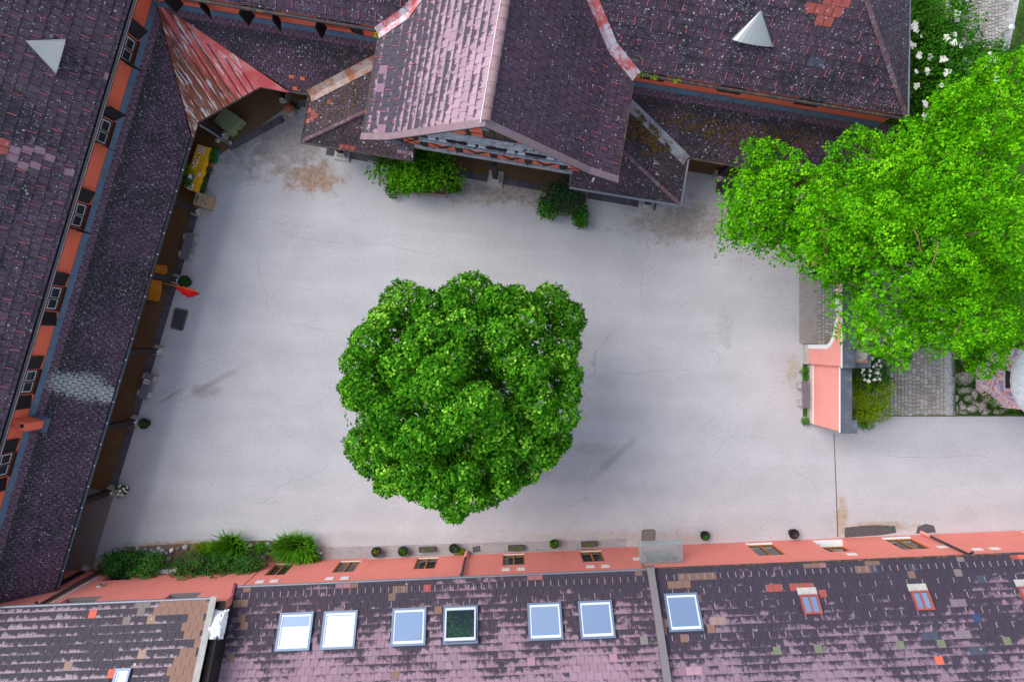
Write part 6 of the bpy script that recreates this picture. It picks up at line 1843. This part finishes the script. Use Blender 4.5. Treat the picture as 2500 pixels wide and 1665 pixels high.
pot(352, 1034, 'rusty-rimmed pot with a small green plant at an arcade column', ('leaf_elder', 14, .14), gq, 1.1)
w_ = pot(298, 1197, 'pot of white flowers at an arcade column', ('leaf_rose', 22, .3), gq, 1.1)
flowers(w_, [W(298 + random.uniform(-13, 13), 1197 + random.uniform(-12, 12), .62) for _ in range(20)], .045, G['petal'])
p = W(1126, 1345); bush('weed_tuft', 'yellow-green weed at the foot of the salmon downpipe', 1126, 1347, .22, .16, .25, G['leaf_yellow'], 26, 8, .06, .05, seed=91, cat='plant')
for i, (x, y) in enumerate(((1042, 1342), (1260, 1338), (1439, 1329))):
    p = W(x, y, .2); t = thing('stone_trough', ['dark mossy trough between two pots left of the salmon downpipe', 'dark mossy trough right of the salmon downpipe below a window', 'dark mossy trough left of the glass door canopy'][i], 'trough', Z(p), 'mossy troughs under the windows')
    mb = MB(); o = Z(p); L_, w2, h_ = .78, .22, .22
    mb.obox(o - BU * L_ / 2 - BN * w2 / 2, BU * L_, BN * w2, UPZ * .06)
    for a, b, c_, d_ in ((-L_ / 2, L_ / 2, -w2 / 2, -w2 / 2 + .04), (-L_ / 2, L_ / 2, w2 / 2 - .04, w2 / 2), (-L_ / 2, -L_ / 2 + .05, -w2 / 2 + .04, w2 / 2 - .04), (L_ / 2 - .05, L_ / 2, -w2 / 2 + .04, w2 / 2 - .04)):
        mb.obox(o + BU * a + BN * c_ + UPZ * .06, BU * (b - a), BN * (d_ - c_), UPZ * (h_ - .06))
    mb.build('trough', G['trough'], t)
    mb = MB(); mb.obox(o - BU * (L_ / 2 - .05) - BN * (w2 / 2 - .04) + UPZ * .06, BU * (L_ - .1), BN * (w2 - .08), UPZ * .11); mb.build('soil', G['soil'], t)
    rng = np.random.default_rng(300 + i); c = np.array([list(o + BU * rng.uniform(-.3, .3) + BN * rng.uniform(-.05, .05) + UPZ * .2) for _ in range(12)])
    bare('plant', leaf_mesh('plant', c, np.tile([0, 0, 1.], (12, 1)), 5, .04, .05, G['leaf_elder'], t.location, .6, None, .6, rng), t)
def doormat(quad, label, rim=False, z=.0, mat='mat'):
    P = [W(x, y) for x, y in quad]; c = sum(P, Vector()) / 4
    t = thing('door_mat', label, 'mat', Z(c)); mb = MB(); mb.prism([Z(p, .012) for p in P], UPZ * .018); mb.build('mat', G[mat], t)
    if rim:
        mb = MB()
        for i in range(4):
            a, b = Z(P[i], .01), Z(P[(i + 1) % 4], .01); d = (b - a).normalized(); n_ = Vector((d.y, -d.x, 0))
            if (Z(c) - a).dot(n_) > 0: n_ = -n_
            mb.obox(a, b - a, n_ * .06, UPZ * .024)
        mb.build('rim', G['matrim'], t)
    return t
doormat([(1570, 1295), (1597, 1294), (1596, 1322), (1569, 1323)], 'dark door mat on the asphalt in front of the glass canopy', True, mat='greycap')
doormat([(429, 754), (458, 760), (445, 806), (419, 799)], 'dark rectangular mat with a light rim beside the arcade below the red flag', True)
doormat([(1752, 440), (1800, 448), (1790, 478), (1750, 470)], 'black mat at the porch column partly under the bright tree', True)
for i, (pts, lab) in enumerate((([(2062, 1288), (2100, 1283), (2140, 1281), (2185, 1283), (2188, 1300), (2150, 1306), (2062, 1312)], 0), ([(2236, 1302), (2240, 1285), (2260, 1278), (2280, 1283), (2285, 1299)], 0), ([(1153, 1335), (1172, 1331), (1174, 1345), (1155, 1348)], 0))):
    P = [W(x, y) for x, y in pts]; structure('tar_patch', sheet([(p.x, p.y) for p in P], .006 + i * .0), G['patch'])
# narrow concrete margin along the pink wall and the thin joint line in the yard
q = [B(-11.0, 0), B(5.6, 0), B(5.6, .42), B(-11.0, .62)]
structure('concrete_margin', sheet([(p.x, p.y) for p in q], .004), simple('margin_concrete', (.33, .31, .315), .9, .3, 3, dirt=(.24, .17, .12), dirt_amt=.45))
q = [W(2035, 1058), W(2037, 1058), W(2047, 1310), W(2044, 1310)]
structure('paving_joint', sheet([(p.x, p.y) for p in q], .006), simple('joint_dirt', (.17, .13, .09), .95, .3, 4))

# ------------------------------------------------------------------ benches
def bench(label, a, b, w, stones, group=None):
    """slatted bench between ground points a,b (axis), seat height .45"""
    a, b = Z(a), Z(b); d = (b - a).normalized(); n = Vector((-d.y, d.x, 0)); L = (b - a).length
    t = thing('bench', label, 'bench', (a + b) / 2, group)
    for k in range(4):
        mb = MB(); mb.obox(a + n * (-w / 2 + k * w / 4 + .01) + UPZ * .42, d * L, n * (w / 4 - .025), UPZ * .045); mb.build('slat', G['benchwood'], t)
    for q in (.1, L - .36):
        mb = MB(); mb.obox(a + d * q - n * (w / 2 + (.10 if stones else -.03)), d * .26, n * (w + (.13 if stones else -.05)), UPZ * .415); mb.build('support', G['stone'], t)
    return t
bench('grey slatted bench on stone blocks below the cardboard box', W(466, 569, .43), W(449, 634, .43), .46, True)
b2 = bench('grey slatted bench with a colourful booklet on it', W(367, 911, .43), W(347, 973, .43), .44, True)
p = W(358, 932, .47); bk = thing('booklet', 'red and orange booklet lying on the arcade bench', 'booklet', Z(p, .47))
mb = MB(); mb.box(Z(p, .478), (.26, .2, .014), R(-15)); mb.build('cover', G['paper'], bk)
mb = MB(); mb.box(Z(p, .487) + Vector((.06, -.02, 0)), (.1, .15, .004), R(-15)); mb.build('print', G['flag'] if False else simple('orange_print', (.75, .12, .01), .7, .1), bk)
mb = MB(); mb.box(Z(p, .487) + Vector((-.05, .01, 0)), (.09, .13, .004), R(-15)); mb.build('print', G['cardgreen'], bk)
bench('wooden bench standing against the pink gate wall', W(1965, 930, .43), W(1968, 996, .43), .36, True)
bench('small slatted bench peeking out left of the planter box', W(893, 381, .43), W(925, 386, .43), .4, False)
bench('small pale slatted bench under the arcade by the red corner roof', W(742, 246, .43), W(745, 262, .43), .5, False)

# ------------------------------------------------------------------ the yellow table and what is on and round it
tq = [W(x, y, .75) for x, y in ((482, 352), (510, 361), (478, 468), (448, 455))]
tc = sum(tq, Vector()) / 4
TB = thing('market_table', 'long table under a yellow cloth set with jars beneath the arcade edge', 'table', Z(tc))
mb = MB(); mb.prism([p - UPZ * .03 for p in tq], UPZ * .03); mb.build('tabletop', G['card'], TB)
cl = MB(); n = 14; ring = []
for i in range(4):
    a, b = tq[i], tq[(i + 1) % 4]
    for k in range(n): ring.append(a.lerp(b, k / n))
vs = [p + UPZ * .006 for p in ring]; cc = Z(tc, .75)
for i, p in enumerate(ring):
    o = (Z(p) - Z(tc)); o = o / max(o.length, .01); wv = .03 * math.sin(i * 2.1)
    vs.append(p + o * (.045 + wv) - UPZ * (.33 + .05 * math.sin(i * 1.3)))
m_ = len(ring)
cl.add(vs, [tuple(range(m_))] + [(i, m_ + i, m_ + (i + 1) % m_, (i + 1) % m_) for i in range(m_)])
tag(cl.build('tablecloth', G['yellow']), 'bright yellow cloth hanging over the long market table', 'tablecloth')
for i in range(4):
    mb = MB(); p = Z(tc).lerp(Z(tq[i]), .86); mb.tube([p, p + UPZ * .72], .025, 6); mb.build('leg', G['steel'], TB)
U_ = (tq[1] - tq[0]).normalized(); V_ = (tq[3] - tq[0]).normalized()
jb = MB(); jb.lathe((0, 0, 0), [(.026, 0), (.03, .06), (.026, .07)], 9); jme = jb.mesh('glass_body', G['jar'])
lbm = MB(); lbm.lathe((0, 0, .07), [(.029, 0), (.029, .016), (0, .018)], 9); lme = lbm.mesh('lid', G['paper'])
k = 0
for (u, v) in [(i * .10 + .12 + j * .012, j * .10 + .09) for i in range(4) for j in range(4)] + [(.2 + random.uniform(-.09, .12), .62 + random.uniform(-.05, .55)) for _ in range(16)]:
    j = thing('jar', 'small pale-lidded jar on the yellow tablecloth', 'jar', tq[0] + U_ * u + V_ * v + UPZ * .007, 'jars on the yellow table')
    bare('glass_body', jme, j); bare('lid', lme, j)
p = W(469, 434, .86); mb = MB(); mb.lathe(Z(p, .757), [(.10, 0), (.155, .16), (.165, .17), (.15, .17), (.10, .03), (0, .02)], 20); tag(mb.build('metal_bowl', G['steel']), 'round steel bowl on the yellow table', 'bowl')
p = W(465, 456, .76); tr = thing('price_tray', 'white tray with printed cards at the lower end of the yellow table', 'tray', Z(p, .757)); mb = MB(); mb.box(Z(p, .768), (.24, .30, .02), R(-17)); mb.build('tray', G['paper'], tr)
for k in range(4):
    mb = MB(); q = Z(p, .782) + Vector(((k % 2) * .1 - .05, (k // 2) * .12 - .06, 0)); mb.box(q, (.07, .09, .006), R(-17)); mb.build('card', G['cardgreen'], tr)
p = W(487, 427, .76); mb = MB(); mb.box(Z(p, .762), (.10, .2, .008), R(-17)); tag(mb.build('paper_sheet', G['paper']), 'blank white sheet near the table edge', 'paper')
for i, (x, y, rx, ry, h, mt, lab) in enumerate(((517, 378, .28, .4, .55, 'leaf_elder', 'dark green plant in a crate at the upper end of the yellow table'), (505, 412, .25, .35, .45, 'leaf_dusk', 'olive potted plant beside the middle of the yellow table'), (492, 447, .26, .45, .5, 'leaf_elder', 'green potted plants beside the lower end of the yellow table'), (460, 418, .3, .4, 1.1, 'leaf_yellow', 'yellow-green plant behind the yellow table'), (462, 447, .25, .2, 1.1, 'leaf_rose', 'dark herb next to the steel bowl'))):
    bush('potted_plant', lab, x, y, rx, ry, h, G[mt], 70, 8, .07, .07, seed=120 + i, cat='plant')
for i, (x, y) in enumerate(((518, 380), (506, 398))):
    p = W(x, y, .2); mb = MB(); mb.frus(Z(p), (.46, .62), (.5, .66), .26, R(-17)); tag(mb.build('plant_crate', G['terra'] if i else G['cardgreen']), ['green crate of plants beside the top of the yellow table', 'brown crate of soil beside the middle of the yellow table'][i], 'crate')
# cardboard box on a stand
bq = [W(x, y, .62) for x, y in ((480, 468), (515, 479), (506, 510), (470, 499))]
CB = thing('cardboard_box', 'brown cardboard box with green and brown print below the yellow table', 'box', Z(sum(bq, Vector()) / 4))
mb = MB(); mb.prism([Z(p, .02) for p in bq], UPZ * .6); mb.build('carton', G['card'], CB)
u_ = (bq[1] - bq[0]); v_ = (bq[3] - bq[0])
def pr(a, b, c, d, m): mb = MB(); o = bq[0] + UPZ * .003; mb.prism([o + u_ * a + v_ * c, o + u_ * b + v_ * c, o + u_ * b + v_ * d, o + u_ * a + v_ * d], UPZ * .003); mb.build('print', G[m], CB)
pr(.06, .26, .25, .62, 'cardgreen'); pr(.12, .22, .62, .78, 'cardgreen'); pr(.78, .86, .58, .78, 'cardgreen'); pr(.80, .84, .12, .40, 'cardgreen')
for c in (.34, .43, .52, .62): pr(.5, .62 + .04 * math.sin(c * 40), c, c + .035, 'cardbrown')
mb = MB(); mb.obox(bq[0] + u_ * .497 + UPZ * .002, u_ * .006, v_, UPZ * .003); mb.build('flap_seam', G['cardbrown'], CB)

# sage cloth over a table in the arcade corner
sq = [W(x, y, .8) for x, y in ((548, 262), (590, 292), (558, 325), (520, 296))]
sc = sum(sq, Vector()) / 4
SG = thing('covered_table', 'table under a sage green cloth in the arcade corner below the red metal roof', 'table', Z(sc))
cl = MB(); ring = []
for i in range(4):
    for k in range(10): ring.append(sq[i].lerp(sq[(i + 1) % 4], k / 10))
vs = list(ring) + [p + (Z(p) - Z(sc)).normalized() * (.05 + .04 * math.sin(i * 1.9)) - UPZ * (.55 + .06 * math.sin(i * 1.1)) for i, p in enumerate(ring)]
m_ = len(ring); cl.add(vs, [tuple(range(m_))] + [(i, m_ + i, m_ + (i + 1) % m_, (i + 1) % m_) for i in range(m_)]); cl.build('cloth', G['sage'], SG)
for i in range(4):
    mb = MB(); p = Z(sc).lerp(Z(sq[i]), .8); mb.tube([p, p + UPZ * .78], .03, 6); mb.build('leg', G['darkwood'], SG)
# barrels and stones
p = W(705, 266, .45); ST = thing('round_stool', 'round reddish-topped stone stool at the arcade column below the red roof corner', 'stool', Z(p)); mb = MB(); mb.lathe(Z(p), [(.24, 0), (.26, .2), (.24, .5)], 20); mb.build('drum', G['stone'], ST); mb = MB(); mb.lathe(Z(p), [(.25, .5), (.25, .56), (0, .565)], 20); mb.build('seat', G['terra'], ST)
p = W(240, 1380, .3); mb = MB(); mb.lathe(Z(p), [(.2, 0), (.30, .12), (.33, .3), (.27, .45), (.12, .53), (0, .54)], 20); tag(mb.build('stone_ball', simple('sandy_stone', (.30, .255, .2), .9, .5, 9)), 'large round sandy stone ball at the arcade end by the pink wall', 'stone')
for i, (x, y) in enumerate(((561, 350), (533, 345))):
    p = W(x, y); mb = MB(); mb.rock((p.x, p.y, .02), (.32, .26, .2), 140 + i); tag(mb.build('pale_stone', G['stone']), ['pale stone at the foot of the grey downpipe', 'flat pale stone behind the grey downpipe at the corner column'][i], 'stone')

# red flag furled on a pole by the arcade column
a = W(393, 690, 1.75); b = W(481, 711, 2.35)
FL = thing('furled_flag', 'bright red furled flag on a wooden pole sticking out from the arcade column', 'flag', Z(a))
mb = MB(); mb.tube([a, b], .018, 7); mb.build('pole', G['ochrewood'], FL)
mb = MB(); mb.lathe(b, [(0, -.04), (.035, -.02), (.045, .01), (.02, .05), (0, .06)], 10); mb.build('finial', simple('gold_finial', (.6, .4, .06), .4, .1, metal=.6), FL)
cl = MB(); n = 26; m_ = 9; vs = []; d = b - a; dn_ = Vector((d.y, -d.x, 0)).normalized(); rr = random.Random(8)
for i in range(n):
    t = .34 + .64 * i / (n - 1); wd = .10 + .34 * math.sin(math.pi * min(1, (i / (n - 1)) * 1.05)) ** .8
    for j in range(m_):
        s = j / (m_ - 1)
        vs.append(a + d * t + dn_ * (wd * (s - .12) + .02 * math.sin(i * 1.1 + j)) - UPZ * (.05 + .5 * s * s + .05 * math.sin(i * .9 + j * 1.7)) + UPZ * (.06 * math.cos(j * 2.2 + i * .35)))
cl.add(vs, [(i * m_ + j, (i + 1) * m_ + j, (i + 1) * m_ + j + 1, i * m_ + j + 1) for i in range(n - 1) for j in range(m_ - 1)], True); cl.build('cloth', G['red'], FL)
# two amber lounge seats
def lounge(label, quad, z0, z1):
    P = [W(x, y, z) for (x, y), z in zip(quad, (z1, z0, z0, z1))]
    t = thing('lounge_seat', label, 'seat', Z(sum(P, Vector()) / 4), 'amber seats in the arcade')
    n = 8; mb = MB(); vs = []
    for i in range(n + 1):
        s = i / n; bow = math.sin(math.pi * s)
        for e in (0, 1):
            p = (P[0].lerp(P[3], s)).lerp(P[1].lerp(P[2], s), e); vs.append(p - UPZ * .12 * bow * (1 if e else .6) )
    vs2 = [v - UPZ * .05 for v in vs]; q = len(vs)
    mb.add(vs + vs2, [(2 * i, 2 * i + 1, 2 * i + 3, 2 * i + 2) for i in range(n)] + [(q + 2 * i + 1, q + 2 * i, q + 2 * i + 2, q + 2 * i + 3) for i in range(n)] + [(2 * i + 1, q + 2 * i + 1, q + 2 * i + 3, 2 * i + 3) for i in range(n)] + [(2 * i, 2 * i + 2, q + 2 * i + 2, q + 2 * i) for i in range(n)] + [(0, q, q + 1, 1), (2 * n, 2 * n + 1, q + 2 * n + 1, q + 2 * n)])
    mb.build('cushion', G['amber'], t)
    for (x, y) in ((.2, .2), (.2, .8), (.8, .2), (.8, .8)):
        p = (P[0].lerp(P[3], x)).lerp(P[1].lerp(P[2], x), y); mb = MB(); mb.tube([Z(p, .02), p - UPZ * .12], .02, 6); mb.build('leg', G['darkwood'], t)
lounge('amber lounge seat above the arcade column by the red flag', [(372, 646), (406, 648), (403, 672), (368, 668)], .5, .6)
lounge('longer amber lounge seat below the red flag', [(352, 680), (394, 686), (386, 736), (340, 728)], .5, .6)
# lightning conductor cables on the left eave
n_obj = len(bpy.data.objects)

# fallen leaf litter and moss clumps
G['litter'] = leaf_mat('dry_leaf', (.30, .19, .05), (.45, .32, .09), (.55, .45, .16), .1)
G['moss'] = leaf_mat('brown_moss', (.07, .040, .016), (.17, .105, .045), (.30, .20, .095), .05)
rng = np.random.default_rng(77)
pts = []
for (cx, cy, sx, sy, n) in ((1790, 560, 70, 60, 150), (1700, 520, 70, 25, 60), (1860, 640, 60, 60, 50), (1930, 905, 14, 40, 40), (1500, 1310, 260, 14, 120), (1640, 1270, 60, 14, 30), (450, 1330, 110, 8, 60), (1230, 470, 150, 16, 70), (2100, 1275, 70, 8, 40), (790, 1345, 20, 10, 30), (1660, 520, 25, 10, 20)):
    for x, y in zip(rng.normal(cx, sx, n), rng.normal(cy, sy, n)):
        if y < 1325 or x < 900: pts.append(W(x, y, .012))
pts = [p for p in pts if not (p.y > 9.0 - .167 * p.x) and p.y > -10.2 + .042 * p.x]
C_ = np.array([[p.x, p.y, .012] for p in pts])
tag(bare('leaf_litter', leaf_mesh('leaf_litter', C_, np.tile([0, 0, 1.], (len(C_), 1)), 1, .04, .06, G['litter'], (0, 0, 0), .25, rng.uniform(.1, .9, len(C_)), .7, rng, droop=0, up=0)), kind='stuff')
def moss(parent, pl, quad, n, seed, keep=None, s=.05):
    rng = np.random.default_rng(seed); xs = rng.uniform(min(q[0] for q in quad), max(q[0] for q in quad), n); ys = rng.uniform(min(q[1] for q in quad), max(q[1] for q in quad), n)
    k = in_poly(xs, ys, quad); C = []
    for x, y in zip(xs[k], ys[k]):
        if math.sin(x * .19 + 1.1 * math.sin(y * .13)) + math.sin(y * .23 + x * .07) > rng.normal(.25, .5): C.append(list(hit(x, y, pl.P0 + pl.N * .03, pl.N)))
    if not C: return
    C = np.array(C); o = bare('moss', leaf_mesh('moss', C, np.tile(list(pl.N), (len(C), 1)), 8, .05, s, G['moss'], org(parent), .6, None, .9, rng, droop=0), parent); o['kind'] = 'stuff'
moss(sk, plSr, [(1556, 262), (1572, 262), (1606, 320), (1640, 372), (1600, 372), (1552, 330), (1536, 340), (1545, 300)], 3000, 5, s=.065)
moss(sk, plSr, [(1552, 330), (1605, 330), (1600, 385), (1570, 400)], 160, 6)
moss(sk, plSl, [(775, 245), (880, 200), (884, 262), (775, 320), (768, 300)], 420, 7, s=.04)
moss(ar, plM, [(1590, 262), (1800, 300), (1990, 322), (1990, 370), (1830, 372), (1700, 330), (1620, 300)], 2600, 8, s=.045)
for (x, y, z) in ((1557, 181, 6.33), (1572, 180, 6.33), (1595, 187, 6.33), (1652, 196, 6.33), (922, 88, 6.33)):
    p = W(x, y, z); o = bare('roof_weed', leaf_mesh('roof_weed', np.array([list(p + Vector((random.uniform(-.1, .1), random.uniform(-.06, .06), 0))) for _ in range(10)]), np.tile([0, 0, 1.], (10, 1)), 8, .06, .07, G['leaf_yellow'], org(TW), .6, None, .6, rng), TW)

# long hairline cracks in the asphalt
G['crack'] = simple('crack_dirt', (.25, .235, .235), .95, .4, 5)
rr = random.Random(12)
for pts in ([(700, 576), (800, 590), (880, 594), (960, 602), (1030, 618), (1095, 628)], [(372, 968), (420, 945), (470, 925)], [(448, 905), (500, 880), (540, 872)], [(632, 640), (634, 680), (650, 720), (660, 770)], [(700, 790), (760, 800), (850, 815)], [(1565, 640), (1568, 720), (1572, 800)], [(1480, 905), (1560, 915), (1640, 900), (1700, 908)], [(1750, 1010), (1700, 1060), (1730, 1110)], [(545, 800), (520, 770)], [(1000, 1240), (1100, 1215), (1180, 1222)], [(780, 560), (700, 545), (640, 550)], [(2150, 1110), (2250, 1118), (2330, 1112), (2440, 1120)]):
    P = []
    for i in range(len(pts) - 1):
        for k in range(6):
            t = k / 6; P.append(W(pts[i][0] + (pts[i + 1][0] - pts[i][0]) * t + rr.uniform(-3, 3), pts[i][1] + (pts[i + 1][1] - pts[i][1]) * t + rr.uniform(-3, 3)))
    mb = MB(); L_ = []; R_ = []
    for i, p in enumerate(P):
        dd = (P[min(i + 1, len(P) - 1)] - P[max(i - 1, 0)]).normalized(); n_ = Vector((-dd.y, dd.x, 0)); w_ = .009 * rr.uniform(.3, 1) * (1 if 0 < i < len(P) - 1 else .1)
        L_.append(p + n_ * w_ + UPZ * .005); R_.append(p - n_ * w_ + UPZ * .005)
    for i in range(len(P) - 1): mb.quad(R_[i], R_[i + 1], L_[i + 1], L_[i])
    structure('paving_crack', mb, G['crack'])
